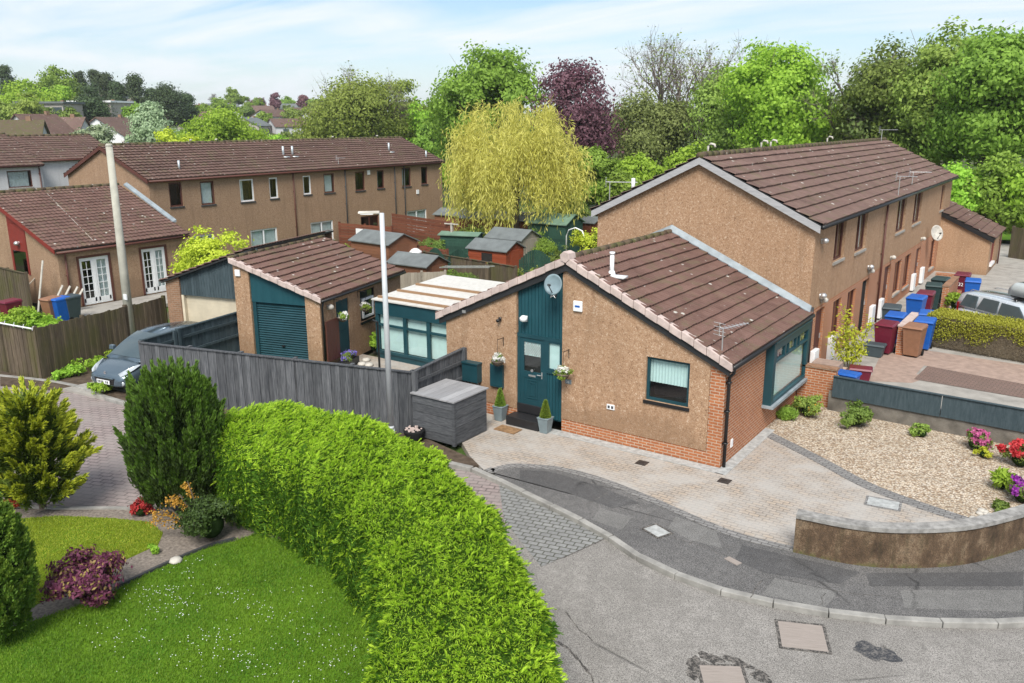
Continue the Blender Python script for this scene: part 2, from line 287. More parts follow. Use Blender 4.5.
# ------------------------------------------------------------------ objects
def root(name,label,cat,loc=(0,0,0),rot=0,group=None):
    o=bpy.data.objects.new(name,None); COL.objects.link(o); o.empty_display_size=.2
    o.location=(loc[0],loc[1],loc[2] if len(loc)>2 else 0); o.rotation_euler=(0,0,rot)
    o['label']=label; o['category']=cat
    if group: o['group']=group
    return o
def tag(o,label,cat,group=None,kind=None):
    if label: o['label']=label
    if cat: o['category']=cat
    if group: o['group']=group
    if kind: o['kind']=kind
    return o
def mats_of(mat): return [M[x] if isinstance(x,str) else x for x in (mat if isinstance(mat,(list,tuple)) else [mat])]
class MB:
    def __init__(s): s.v=[]; s.f=[]; s.m=[]
    def add(s,vs,fs,m=0):
        k=len(s.v); s.v+= [tuple(map(float,v)) for v in vs]; s.f+=[tuple(i+k for i in f) for f in fs]; s.m+=[m]*len(fs); return s
    def box(s,x0,x1,y0,y1,z0,z1,m=0):
        return s.add([(x,y,z) for z in (z0,z1) for y in (y0,y1) for x in (x0,x1)],[(0,2,3,1),(4,5,7,6),(0,1,5,4),(2,6,7,3),(0,4,6,2),(1,3,7,5)],m)
    def hexa(s,b,t,m=0):   # 4 bottom + 4 top points
        return s.add(list(b)+list(t),[(3,2,1,0),(4,5,6,7)]+[(i,(i+1)%4,(i+1)%4+4,i+4) for i in range(4)],m)
    def beam(s,p0,p1,w,h,up=(0,0,1),m=0):
        p0=Vector(p0);p1=Vector(p1);d=(p1-p0).normalized();a=d.cross(Vector(up)).normalized()*w/2;b=a.cross(d).normalized()*h/2
        r=[-a-b,a-b,a+b,-a+b]
        return s.add([p0+x for x in r]+[p1+x for x in r],[(3,2,1,0),(4,5,6,7)]+[(i,(i+1)%4,(i+1)%4+4,i+4) for i in range(4)],m)
    def tube(s,pts,rad,n=8,m=0,cap=True):
        pts=[Vector(p) for p in pts]; rad=rad if hasattr(rad,'__len__') else [rad]*len(pts); vs=[];fs=[]
        for i,p in enumerate(pts):
            d=(pts[min(i+1,len(pts)-1)]-pts[max(i-1,0)]).normalized()
            a=d.cross(Vector((.31,.17,.93)) if abs(d.z)<.9 else Vector((1,.1,0))).normalized(); b=d.cross(a)
            for k in range(n):
                t=2*math.pi*k/n; vs.append(p+(a*math.cos(t)+b*math.sin(t))*rad[i])
        for i in range(len(pts)-1):
            for k in range(n): fs.append((i*n+k,i*n+(k+1)%n,(i+1)*n+(k+1)%n,(i+1)*n+k))
        if cap: fs+=[tuple(range(n))[::-1],tuple(range((len(pts)-1)*n,len(pts)*n))]
        return s.add(vs,fs,m)
    def lathe(s,c,prof,n=16,m=0):
        vs=[];fs=[]
        for r,z in prof:
            for k in range(n): t=2*math.pi*k/n; vs.append((c[0]+r*math.cos(t),c[1]+r*math.sin(t),c[2]+z))
        for i in range(len(prof)-1):
            for k in range(n): fs.append((i*n+k,i*n+(k+1)%n,(i+1)*n+(k+1)%n,(i+1)*n+k))
        fs+=[tuple(range(n))[::-1],tuple(range((len(prof)-1)*n,len(prof)*n))]
        return s.add(vs,fs,m)
    def prism(s,poly,z0,z1,m=0):
        n=len(poly); return s.add([(x,y,z0) for x,y in poly]+[(x,y,z1) for x,y in poly],[tuple(range(n))[::-1],tuple(range(n,2*n))]+[(i,(i+1)%n,(i+1)%n+n,i+n) for i in range(n)],m)
    def build(s,name,mat,parent=None,smooth=False,loc=None,bev=0):
        me=bpy.data.meshes.new(name); me.from_pydata(s.v,[],s.f)
        for x in mats_of(mat): me.materials.append(x)
        if any(s.m): me.polygons.foreach_set('material_index',s.m)
        if smooth: me.polygons.foreach_set('use_smooth',[True]*len(s.f))
        o=bpy.data.objects.new(name,me); COL.objects.link(o)
        if parent is not None: o.parent=parent
        if loc: o.location=loc
        if bev:
            b=o.modifiers.new('bev','BEVEL'); b.width=bev; b.segments=2; b.limit_method='ANGLE'
        return o
class Fr:
    def __init__(s,o,u,n): s.o=o;s.u=u;s.n=n
    def p(s,u,z,d=0): return (s.o[0]+s.u[0]*u+s.n[0]*d,s.o[1]+s.u[1]*u+s.n[1]*d,z)
    def box(s,mb,u0,u1,z0,z1,d0,d1,m=0):
        return mb.hexa([s.p(u0,z0,d0),s.p(u1,z0,d0),s.p(u1,z0,d1),s.p(u0,z0,d1)],[s.p(u0,z1,d0),s.p(u1,z1,d0),s.p(u1,z1,d1),s.p(u0,z1,d1)],m)
def clip(poly,m,c):   # keep z<=m*u+c
    out=[]
    for i in range(len(poly)):
        a=poly[i];b=poly[(i+1)%len(poly)]; fa=a[1]-m*a[0]-c; fb=b[1]-m*b[0]-c
        if fa<=0: out.append(a)
        if (fa<0<fb) or (fb<0<fa): t=fa/(fa-fb); out.append((a[0]+(b[0]-a[0])*t,a[1]+(b[1]-a[1])*t))
    return out
def wall(mb,F,u0,u1,z0,z1,lines=(),holes=(),rev=.12,m=0,d=0,split=()):
    us=sorted({u0,u1,*[h[0] for h in holes],*[h[1] for h in holes]}); zs=sorted({z0,z1,*[h[2] for h in holes],*[h[3] for h in holes]})
    us=[x for x in us if u0<=x<=u1]; zs=[x for x in zs if z0<=x<=z1]
    for i in range(len(us)-1):
        for j in range(len(zs)-1):
            uc=(us[i]+us[i+1])/2;zc=(zs[j]+zs[j+1])/2
            if any(h[0]<uc<h[1] and h[2]<zc<h[3] for h in holes): continue
            q=[(us[i],zs[j]),(us[i+1],zs[j]),(us[i+1],zs[j+1]),(us[i],zs[j+1])]
            for a,b in lines: q=clip(q,a,b)
            if len(q)>2: mb.add([F.p(x,z,d) for x,z in q],[tuple(range(len(q)))],m)
    for h in holes:
        if h[0]<u0-1e-6 or h[1]>u1+1e-6 or h[2]<z0-1e-6 or h[3]>z1+1e-6: continue
        c=[(h[0],h[2]),(h[1],h[2]),(h[1],h[3]),(h[0],h[3])]
        for i in range(4):
            a=c[i];b=c[(i+1)%4]; mb.add([F.p(*a,d),F.p(*b,d),F.p(*b,d-rev),F.p(*a,d-rev)],[(0,1,2,3)],m)
def window(par,F,h,fm='white',mull=(),trans=(),blind=None,bz=(0,1),sill='concrete',fw=.06,rev=.1,name='window',pane='glass',sl=.05):
    u0,u1,z0,z1=h; mb=MB(); d0,d1=-rev,-rev+.055
    w=u1-u0;H=z1-z0
    F.box(mb,u0,u0+fw,z0,z1,d0,d1);F.box(mb,u1-fw,u1,z0,z1,d0,d1);F.box(mb,u0+fw,u1-fw,z0,z0+fw,d0,d1-.001);F.box(mb,u0+fw,u1-fw,z1-fw,z1,d0,d1-.001)
    for t in mull: F.box(mb,u0+w*t-fw*.5,u0+w*t+fw*.5,z0+fw,z1-fw,d0,d1-.002)
    for t in trans: F.box(mb,u0+fw,u1-fw,z0+H*t-fw*.4,z0+H*t+fw*.4,d0,d1-.004)
    f=mb.build(name,fm,par)
    p=MB(); p.add([F.p(u0+fw*.8,z0+fw*.8,d0+.025),F.p(u1-fw*.8,z0+fw*.8,d0+.025),F.p(u1-fw*.8,z1-fw*.8,d0+.025),F.p(u0+fw*.8,z1-fw*.8,d0+.025)],[(0,1,2,3)]); p.build('pane',pane,f)
    b=MB(); F.box(b,u0,u1,z0,z1,-rev-.45,-rev-.43); b.build('dark_room',M['interior'],f)
    if blind:
        for k,(ba,bb,za,zb) in enumerate(blind):
            q=MB(); n=max(2,int((bb-ba)*w/.04)); vs=[];fs=[]
            for i in range(n+1):
                uu=u0+w*(ba+(bb-ba)*i/n); dd=-rev-.05-(.015 if i%2 else 0)
                vs+= [F.p(uu,z0+H*za,dd),F.p(uu,z0+H*zb,dd)]
            fs=[(2*i,2*i+2,2*i+3,2*i+1) for i in range(n)]; q.add(vs,fs); q.build('blind','blind' if fm=='teal' else 'curtain',f)
    if sill:
        s=MB(); F.box(s,u0-.04,u1+.04,z0-.08,z0-.002,-rev+.002,sl); s.build('sill',sill,f)
    return f
def tiles(mb,O,A,S,e=.345,roll=.15,amp=.032,step=.055,m=0,jit=.005):
    O=np.array(O,float);A=np.array(A,float);S=np.array(S,float);L=np.linalg.norm(A);W=np.linalg.norm(S);a=A/L;s=S/W;n=np.cross(a,s); n=n if n[2]>0 else -n
    nc=max(2,int(round(L/roll))*4); nr=max(1,int(round(W/e))); e=W/nr
    us=np.linspace(0,L,nc+1); pr=np.array([0,.75,1,.75])[np.arange(nc+1)%4]*amp
    rj=np.random.default_rng(int(abs(O[0]*7+O[1]*3)*10)%9999)
    k0=len(mb.v); vs=[];fs=[]
    for i in range(nr):
        j=np.repeat(rj.normal(0,jit,nc//8+2),8)[:nc+1]
        s0=i*e-(.03 if i==0 else 0)+j; s1=(i+1)*e+.01
        for so,h in ((s0,-.012+0*pr),(s0,step+pr+j*.6),(np.full(nc+1,s1),pr*.9+.002)):
            P=O+us[:,None]*a+so[:,None]*s+h[:,None]*n; vs+=P.tolist()
        b=i*3*(nc+1)
        for r in range(2):
            for c in range(nc): q=b+r*(nc+1)+c; fs.append((q,q+1,q+nc+2,q+nc+1))
    mb.add(vs,fs,m); return mb
def ridgecaps(mb,p0,p1,r=.11,L=.45,n=8,m=0):
    p0=Vector(p0);p1=Vector(p1);d=p1-p0;N=max(1,int(d.length/L))
    for i in range(N):
        a=p0+d*(i/N);b=p0+d*((i+1.03)/N); k=random.uniform(-.008,.008)
        mb.tube([a+Vector((0,0,k)),b+Vector((0,0,k))],[r*1.04,r*.97],n,m)
def downpipe(par,F,u,z0,z1,mat='black',d=.07):
    mb=MB(); mb.tube([F.p(u,z0,d),F.p(u,z1,d)],.038,10)
    for z in np.arange(z0+.4,z1,1.1): F.box(mb,u-.055,u+.055,z,z+.04,.002,d)
    return mb.build('downpipe',mat,par,True)
def gutter(par,p0,p1,mat='black',r=.06):
    return MB().tube([p0,p1],r,10).build('gutter',mat,par,True)
# leaves -------------------------------------------------------------
def unit(a): return a/np.maximum(1e-9,np.linalg.norm(a,axis=1,keepdims=True))
def leaves(name,P,D,L,W,mat,parent=None,side=None,midx=None,rg=None):
    rg=rg or RG; N=len(P); D=unit(D); L=np.broadcast_to(L,(N,))[:,None]; W=np.broadcast_to(W,(N,))[:,None]
    if side is None: side=rg.normal(size=(N,3))
    S=unit(np.cross(D,side))*W/2
    V=np.empty((N,4,3)); V[:,0]=P; mid=P+D*L*.5; V[:,1]=mid+S; V[:,2]=P+D*L; V[:,3]=mid-S
    me=bpy.data.meshes.new(name); me.vertices.add(N*4); me.vertices.foreach_set('co',V.reshape(-1))
    me.loops.add(N*4); me.loops.foreach_set('vertex_index',np.arange(N*4,dtype=np.int32))
    me.polygons.add(N); me.polygons.foreach_set('loop_start',np.arange(0,N*4,4,dtype=np.int32)); 
    for x in mats_of(mat): me.materials.append(x)
    if midx is not None: me.polygons.foreach_set('material_index',midx.astype(np.int32))
    me.update(calc_edges=True)
    o=bpy.data.objects.new(name,me); COL.objects.link(o)
    if parent is not None: o.parent=parent
    return o
def sph(n,rg=None,zmin=-1):
    rg=rg or RG; d=unit(rg.normal(size=(int(n*2.2)+8,3))); d=d[d[:,2]>zmin]; 
    while len(d)<n: d=np.vstack([d,unit(rg.normal(size=(n,3)))])
    return d[:n]
def crownpts(c,R,K,M_,N,seed,br=(.3,.42),subr=.12,zmin=-.6,flat=1.0):
    rg=np.random.default_rng(seed); c=np.array(c,float);R=np.array(R,float); rm=R.mean()
    bd=sph(K,rg,zmin); bc=c+bd*R*rg.uniform(.45,.82,(K,1)); brr=rm*rg.uniform(*br,K)
    bc=np.vstack([bc,c]); brr=np.append(brr,rm*.48)
    P=[];O=[]
    per=max(1,N//((K+1)*M_))
    for b,r in zip(bc,brr):
        sd=sph(M_,rg,-.75); s=b+sd*r*rg.uniform(.6,1.05,(M_,1))*np.array([1,1,flat])
        q=np.repeat(s,per,0)+rg.normal(size=(M_*per,3))*rm*subr*np.array([1.15,1.15,.6])
        P.append(q);O.append(unit(q-b)*.7+unit(q-c)*.5)
    return np.vstack(P),unit(np.vstack(O)),bc[:-1],brr
def cloud(name,P,O,L,W,mat,parent,seed=1,droop=0,midx=None):
    rg=np.random.default_rng(seed); N=len(P); r=rg.normal(size=(N,3)); D=unit(r-O*(r*O).sum(1,keepdims=True)*.8); D[:,2]-=droop
    side=O*1.3+rg.normal(size=(N,3))*.75   # leaf normal leans outward
    side=np.cross(D,side)
    S=np.cross(D,side)
    return leaves(name,P,D,L*rg.uniform(.7,1.3,N),W*rg.uniform(.7,1.3,N),mat,parent,side=np.cross(D,np.cross(D,O*1.2+rg.normal(size=(N,3))*.8))*-1 if False else O*1.2+rg.normal(size=(N,3))*.8,midx=midx)
def limbs(par,base,top,ends,r0,seed=1,mat='bark',bendz=.25):
    rg=np.random.default_rng(seed); t=MB(); b=Vector(base);tp=Vector(top)
    pts=[b+(tp-b)*k+Vector((rg.normal()*.06,rg.normal()*.06,0))*(k>0)*(tp-b).length*.15 for k in (0,.3,.6,.85,1)]
    t.tube([b-Vector((0,0,.2))]+pts,[r0*1.35,r0*1.15,r0*.95,r0*.8,r0*.55,r0*.25],9); t.build('trunk',mat,par,True)
    l=MB()
    for e in ends:
        e=Vector(e); k=rg.uniform(.35,.8); s=b+(tp-b)*k; mid=s+(e-s)*.5+Vector((0,0,-(e-s).length*bendz*.4)); l.tube([s,mid,e],[r0*.4,r0*.22,r0*.07],6)
        for q in range(3):
            e2=e+Vector(rg.normal(size=3))*(e-s).length*.28; l.tube([mid+(e-mid)*rg.uniform(.1,.7),e2],[r0*.12,r0*.03],4)
    if ends is not None and len(ends): l.build('branches',mat,par,True)
def broadleaf(name,label,loc,H,R,mat,N=16000,K=14,leaf=.34,trunk=.28,seed=1,group=None,crown_base=.25,cat='tree',sub=14,subr=.09,rz=None,ratio=.62):
    r=root(name,label,cat,loc,0,group); ch=H*(1-crown_base)/2; c=(0,0,H-ch)
    P,O,bc,br=crownpts(c,(R*.92,R*.92,ch*.92),K,sub,N,seed,subr=subr)
    P=P[P[:,2]>.1] if False else P; 
    cloud('crown',P,O,leaf,leaf*ratio,mat,r,seed)
    limbs(r,(0,0,0),(0,0,H*.7),bc[:10],trunk,seed); return r
def copy_tree(o,loc,scale=1,rz=0,label=None,group=None,par=None):
    c=o.copy(); COL.objects.link(c)
    if par is None:
        c.location=loc; c.scale=(scale*random.uniform(.9,1.1),scale*random.uniform(.9,1.1),scale); c.rotation_euler=(0,0,rz)
        if label: c['label']=label
        if group: c['group']=group
    else: c.parent=par
    for ch in list(o.children): copy_tree(ch,None,par=c)
    return c
def twigs(mb,p,d,L,r,depth,rg,spread=.5,up=.12):
    p=np.array(p,float); q=p+d*L*.5+rg.normal(size=3)*L*.04; e=q+unit((d+rg.normal(size=3)*.15+np.array([0,0,up]))[None])[0]*L*.5
    mb.tube([p,q,e],[r,r*.8,r*.6],4 if depth>1 else 3,cap=False)
    if depth<=0: return
    for k in range(3 if depth>1 else 4):
        s=p+(e-p)*rg.uniform(.45,1); nd=unit((d+rg.normal(size=3)*spread+np.array([0,0,up]))[None])[0]
        twigs(mb,s,nd,L*rg.uniform(.55,.78),r*.55,depth-1,rg,spread,up)
def baretree(name,label,loc,H,seed,leafm=None,N=2500,group=None,rad=.22,depth=5,leaf=.3):
    rg=np.random.default_rng(seed); r=root(name,label,'tree',loc,0,group); t=MB(); t.tube([(0,0,-.2),(.1,0,H*.2),(0,.1,H*.36)],[rad*1.3,rad,rad*.8],8); t.build('trunk','twig',r,True)
    mb=MB()
    for k in range(6):
        d=unit(np.array([[rg.normal()*.45,rg.normal()*.45,1.]]))[0]; twigs(mb,(0,.05,H*rg.uniform(.2,.36)),d,H*.27,rad*.6,depth,rg)
    o=mb.build('branches','twig',r)
    if leafm:
        V=np.array(mb.v); V=V[V[:,2]>H*.25]; P=V[rg.integers(0,len(V),N)]+rg.normal(size=(N,3))*.3; cloud('leaves',P,unit(P-np.array([0,0,H*.5])),leaf,leaf*.6,leafm,r,seed)
    return r
def sheet(name,poly,z,mat,thick=0,kind='structure'):
    mb=MB()
    if thick: mb.prism(poly,z-thick,z)
    else: mb.add([(x,y,z) for x,y in poly],[tuple(range(len(poly)))])
    o=mb.build(name,mat); o['kind']=kind; return o
def strip(mb,pts,w,z0,z1,side=1,m=0,seg=None):   # extruded band along polyline, width w to one side
    n=len(pts); off=[]
    for i in range(n):
        a=Vector(pts[max(i-1,0)]);b=Vector(pts[min(i+1,n-1)]);d=(b-a).normalized(); off.append(Vector(pts[i])+Vector((-d.y,d.x))*w*side)
    for i in range(n-1):
        q=[pts[i],pts[i+1],tuple(off[i+1]),tuple(off[i])]
        if side<0: q=q[::-1]
        mb.prism(q,z0,z1,m)
    return off
def smoothline(pts,n=8):
    out=[]; P=[np.array(p,float) for p in pts]; P=[2*P[0]-P[1]]+P+[2*P[-1]-P[-2]]
    for i in range(1,len(P)-2):
        for k in range(n):
            t=k/n; a,b,c,d=P[i-1:i+3]; out.append(tuple(.5*(2*b+(c-a)*t+(2*a-5*b+4*c-d)*t*t+(3*b-a-3*c+d)*t**3)))
    out.append(tuple(P[-2])); return out
def textpart(par,txt,loc,rot,size,mat,name='lettering',ext=.002):
    cu=bpy.data.curves.new(name,'FONT'); cu.body=txt; cu.size=size; cu.extrude=ext; cu.align_x='CENTER'; cu.align_y='CENTER'
    o=bpy.data.objects.new(name,cu); COL.objects.link(o); dg=bpy.context.evaluated_depsgraph_get(); me=bpy.data.meshes.new_from_object(o.evaluated_get(dg)); bpy.data.objects.remove(o)
    me.materials.clear(); me.materials.append(M[mat]); q=bpy.data.objects.new(name,me); COL.objects.link(q); q.parent=par; q.location=loc; q.rotation_euler=rot; return q
M['dishgrey']=plain('dish_grey',(.20,.27,.30),.5,.3)
# ------------------------------------------------------------------ world-coordinate roots
_b0=MB.build
def _bw(s,name,mat,parent=None,smooth=False,loc=None,bev=0):
    o=_b0(s,name,mat,parent,smooth,loc,bev)
    if parent is not None and parent.get('_w'): o.location=(-parent.location[0],-parent.location[1],-parent.location[2])
    return o
MB.build=_bw
def wroot(name,label,cat,loc,group=None):
    o=root(name,label,cat,loc,0,group); o['_w']=1; return o
# ------------------------------------------------------------------ ground
def hill(x,y):
    d=math.hypot(x,y); t=max(0,min(1,(d-75)/420)); t=t*t*(3-2*t); az=math.degrees(math.atan2(-x,y))
    k=.35+.65*max(0,min(1,(az-30)/25)); 
    return -.165+17*t*k
mb=MB(); rad=[0,8,16,24,32,42,54,66,80,100,125,155,190,235,290,360,450,600,900,1500]; NA=96
vs=[(0,0,-.165)];fs=[]
for r in rad[1:]:
    for k in range(NA):
        a=2*math.pi*k/NA; x=r*math.cos(a);y=r*math.sin(a); vs.append((x,y,hill(x,y)))
for k in range(NA): fs.append((0,1+k,1+(k+1)%NA))
for i in range(len(rad)-2):
    for k in range(NA):
        a=1+i*NA+k;b=1+i*NA+(k+1)%NA; fs.append((a,b,b+NA,a+NA))
mb.add(vs,fs); g0=mb.build('ground','terrain',smooth=True); g0['kind']='structure'
kpx=[(478,474),(497,484),(548,509),(600,536),(640,563),(700,589),(760,605),(830,618),(920,627),(1024,628),(1110,618)]
kerb=smoothline([(-30,11.6),(-26.2,12.75),(-22.9,12.75),(-17,13.6),(-13,14.5)]+[at(x,y,-.1) for x,y in kpx]+[(1.8,16.5),(3,19),(4,24)],5)
ppx=[(484,470),(493,473),(505,469),(520,467.5),(560,471),(600,482),(650,502),(700,524),(740,539),(793,552)]
pedge=smoothline([at(x,y,0) for x,y in ppx],5)
wallb=smoothline([at(x,y,0) for x,y in [(793,552),(850,564),(900,568),(960,565),(1010,553),(1060,535),(1100,515)]]+[(2.2,20.5),(2.6,23.6)],6)
def kx(x0): return [p for p in kerb if p[0]>x0]
sheet('road',[(-9.2,13.2)]+[p for p in kerb if p[0]>-9.2]+[(30,24),(30,-20),(-2,-20),(-9.2,2)],-.10,'road')
k1=[p for p in kerb if p[0]<=-9.0]
sheet('street_paving',[(-34,11)]+k1+[(-9.0,4),(-14,3.0),(-40,3)],-.104,'redsetts')
inner=strip(MB(),kerb,.14,-.3,.0,1)
def resample(pts,d):
    out=[pts[0]];acc=0
    for i in range(1,len(pts)):
        a=Vector(out[-1] if acc==0 else pts[i-1]);b=Vector(pts[i]);seg=(b-Vector(pts[i-1])).length
        while acc+seg>=d:
            t=(d-acc)/seg; a=Vector(pts[i-1]).lerp(b,t) if True else a; out.append(tuple(a)); pts=pts[:i]+[tuple(b)]+pts[i+1:]; seg=(b-a).length; acc=0; pts[i-1]=tuple(a)
        acc+=seg
    return out
kb=resample(list(kerb),.9); mb=MB(); random.seed(5)
for i in range(len(kb)-1):
    a=Vector(kb[i]);b=Vector(kb[i+1]);d=(b-a).normalized();n_=Vector((-d.y,d.x)); a=a+d*.008;b=b-d*.008; z=random.uniform(-.004,.004)
    mb.hexa([(*a,-.3),(*b,-.3),(*(b+n_*.15),-.3),(*(a+n_*.15),-.3)],[(*a,z),(*b,z),(*(b+n_*.15),z),(*(a+n_*.15),z)])
ko=mb.build('kerb','kerb',bev=.015); ko['kind']='structure'
inner=[(p.x,p.y) for p in inner]
# joints in the kerb
pv=[p for p in inner if p[0]>-11.35]
sheet('pavement',pv+[(3.6,23.6)]+wallb[::-1]+pedge[::-1],-.004,'pave',.2)
sheet('grey_setts',[at(499,484,-.1),at(606,538.5,-.1),at(541,567,-.1),(-9.35,13.1)],-.094,'setts')
for k,(poly,mt) in enumerate((([(520,470),(548,471),(600,486),(640,503),(612,508),(560,490),(520,480)],'pave3'),([(676,516),(716,531),(722,548),(690,540),(668,528)],'pave2'),([(742,545),(790,556),(860,572),(840,584),(765,573),(735,560)],'pave3'),([(775,578),(838,592),(825,608),(762,594)],'pave2'),([(900,590),(1023,590),(1023,612),(905,608)],'pave2'),([(600,508),(632,517),(622,530),(592,520)],'pave2'),([(866,573),(1023,572),(1023,586),(870,586)],'pave3'))):
    sheet('pavement_patch',[at(x,y,0) for x,y in poly][::-1],-.002+.0003*k,mt)
# verge behind the hedge up to the grey fence
vk=[p for p in inner if -24.5<p[0]<=-11.35]
sheet('verge_strip',vk+[(-11.35,15.1),(-14,15.7),(-22.8,13.45),(-24.4,13.3)],-.006,'soil',.2)
mb=MB(); strip(mb,pedge,.22,-.1,.008,1); e=mb.build('driveway_edging','paver_grey'); e['kind']='structure'
gpx=[(760,428),(823,458),(870,483),(920,502),(985,523)]
gedge=[at(x,y,0) for x,y in gpx]; gedge[0]=(-6.6,21.25)
wi=[]
for i,p in enumerate(wallb):
    a=Vector(wallb[max(i-1,0)]);b=Vector(wallb[min(i+1,len(wallb)-1)]);d=(b-a).normalized(); wi.append((p[0]-d.y*.2,p[1]+d.x*.2))
nn=min(range(len(wi)),key=lambda i:(wi[i][0]-gedge[-1][0])**2+(wi[i][1]-gedge[-1][1])**2)
sheet('driveway',[at(461,441),at(470,456)]+pedge+wi[:nn+1]+gedge[::-1]+[(-6.6,18.0),(-15.3,18.0),(-14.2,15.9)],.0,'paver',.15)
sheet('gravel_bed',gedge+wi[nn:]+[(2.6,24.2),(-6.5,24.3)],.006,'gravel',.15)
mb=MB(); strip(mb,smoothline(gedge,4),.34,-.1,.012,-1); e=mb.build('gravel_edging','paver_grey'); e['kind']='structure'
mb=MB(); mb.box(-12.0,-6.35,17.72,18.03,-.1,.012); mb.box(-6.56,-6.3,17.72,21.3,-.1,.0125); e=mb.build('wall_border','mhgrey'); e['kind']='structure'
mb=MB(); mb.box(-14.3,-13.0,17.3,18.02,-.1,.016); e=mb.build('white_chippings','stone'); e['kind']='structure'
# the raised yard on the right
sheet('raised_yard',[(-6.52,24.0),(14,23.4),(16,60),(-6.52,60)],.55,'concrete',.8)
sheet('yard_path',[at(874,373,.55),at(935,375,.55),at(912,383,.55),at(865,381,.55)],.554,'pinkslab')
sheet('pink_slabs',[(-5.0,26.3),(-3.9,26.2),(-3.85,28.1),(-1,27.6),(6,27.2),(6,29.3),(-5.4,30.2)],.556,'pinkslab')
sheet('setts_bay',[(-3.84,26.35),(6,25.6),(6,27.2),(-1,27.6),(-3.75,28.05)],.560,'yardpave')
# back courts on the left
sheet('courtyard',[(-20.7,18.9),(-15.0,18.1),(-15.0,20.6),(-20.9,20.6)],.0,'paver',.1)
sheet('patio',[(-36.7,17.5),(-34.6,17.0),(-34.0,25.5),(-36.7,25.5)],.03,'concrete',.15)
sheet('parking_strip',[at(60,387),at(104,378),at(190,345),(-22.9,13.5),at(126,402)],-.03,'concrete',.15)
sheet('verge_by_fence',[at(0,370),at(38,379),at(92,360),at(128,346),at(104,378),at(60,388),at(0,383)],-.02,'soil',.15)
# ------------------------------------------------------------------ main bungalow
B=wroot('bungalow','brown harled bungalow with tall teal door panel and satellite dish, nearest house at the corner','house',(-10.8,21.1,0))
sl=.46; RX,RZ=-10.85,4.50
Ff=Fr((0,18.05),(1,0),(0,-1)); Fs=Fr((-6.57,0),(0,1),(1,0))
lin=[(sl,RZ-sl*RX),(-sl,RZ+sl*RX)]
w=MB()
wall(w,Ff,-14.85,-12.42,.35,4.7,lin,d=.015); wall(w,Ff,-10.98,-6.93,.35,4.7,lin,[(-8.57,-7.44,1.34,2.45)],.12,d=.015)
for a,b in ((-12.42,-12.42),(-10.98,-10.98)): Ff.box(w,a-.02 if a<-11.5 else a+.0,a if a<-11.5 else a+.02,.35,3.7 if a<-11.5 else 4.35,-.1,.014)
wall(w,Fr((0,24.2),(1,0),(0,1)),-14.85,-6.6,0,4.7,lin); wall(w,Fr((-14.85,0),(0,1),(-1,0)),18.05,24.2,0,2.66)
w.build('wall','harl',B)
w=MB(); wall(w,Ff,-14.85,-12.42,0,.35); wall(w,Ff,-10.98,-6.57,0,.35); wall(w,Ff,-6.93,-6.57,.35,2.56); wall(w,Fs,18.05,24.25,0,2.6,(),[(20.9,24.1,.75,2.5)],.1)
Ff.box(w,-12.44,-12.42,0,.35,-.1,-.001); Ff.box(w,-10.98,-10.96,0,.35,-.1,-.001)
w.build('brick_wall','brick',B)
# roof
r=MB(); yv0,yv1=17.93,24.28; th=.10
def slab(mb,x0,z0,x1,z1,y0,y1,t): mb.hexa([(x0,y0,z0-t),(x1,y0,z1-t),(x1,y1,z1-t),(x0,y1,z0-t)],[(x0,y0,z0),(x1,y0,z1),(x1,y1,z1),(x0,y1,z0)])
rt=RZ+.14
slab(r,-15.1,rt-4.25*sl,RX,rt,yv0+.04,yv1,.08); slab(r,RX,rt,-6.42,rt-4.43*sl,yv0+.04,yv1,.08)
rf=r.build('roof','blackwood',B)
t=MB(); tiles(t,(-6.40,yv0,rt-4.45*sl+.01),(0,yv1-yv0,0),(-4.45,0,4.45*sl)); tiles(t,(-15.12,yv0,rt-4.27*sl+.01),(0,yv1-yv0,0),(4.27,0,4.27*sl)); t.build('tiles','tile',rf)
t=MB(); ridgecaps(t,(RX,yv0+.3,rt+.02),(RX,yv1,rt+.02),.095); t.build('ridge_tiles','ridge',rf,True)
v=MB()
def verge(mb,x0,z0,x1,z1,y,n,m=0,w=.17,h=.14):
    for i in range(n):
        a=i/n;b=(i+.965)/n; k=.012*(i%2)+random.uniform(0,.006)
        xa,za,xb,zb=x0+(x1-x0)*a,z0+(z1-z0)*a,x0+(x1-x0)*b,z0+(z1-z0)*b
        mb.hexa([(xa,y-.03,za-h+k),(xb,y-.03,zb-h+k),(xb,y+w,zb-h+k),(xa,y+w,za-h+k)],[(xa,y-.03,za+.05+k),(xb,y-.03,zb+.05+k),(xb,y+w,zb+.05+k),(xa,y+w,za+.05+k)],m)
verge(v,-15.14,rt-4.29*sl,RX-.02,rt,yv0,15); verge(v,-6.38,rt-4.47*sl,RX+.02,rt,yv0,14)
v.tube([(RX,yv0-.05,rt+.06),(RX,yv0+.3,rt+.06)],[.15,.14],6)
v.build('verge_caps','verge',rf,bev=.01)
f=MB()
for x0,x1 in ((-15.05,RX),(-6.45,RX)):
    z0=rt-abs(x0-RX)*sl-.13; z1=rt-.13
    f.hexa([(x0,17.96,z0-.17),(x1,17.96,z1-.17),(x1,17.99,z1-.17),(x0,17.99,z0-.17)],[(x0,17.96,z0),(x1,17.96,z1),(x1,17.99,z1),(x0,17.99,z0)])
    f.hexa([(x0,17.99,z0-.172),(x1,17.99,z1-.172),(x1,18.06,z1-.172),(x0,18.06,z0-.172)],[(x0,17.99,z0-.16),(x1,17.99,z1-.16),(x1,18.06,z1-.16),(x0,18.06,z0-.16)])
f.box(-6.50,-6.44,18.0,24.25,2.38,2.53)
f.build('bargeboard','blackwood',B)
gutter(B,(-6.37,17.98,2.53),(-6.37,24.35,2.55)); 
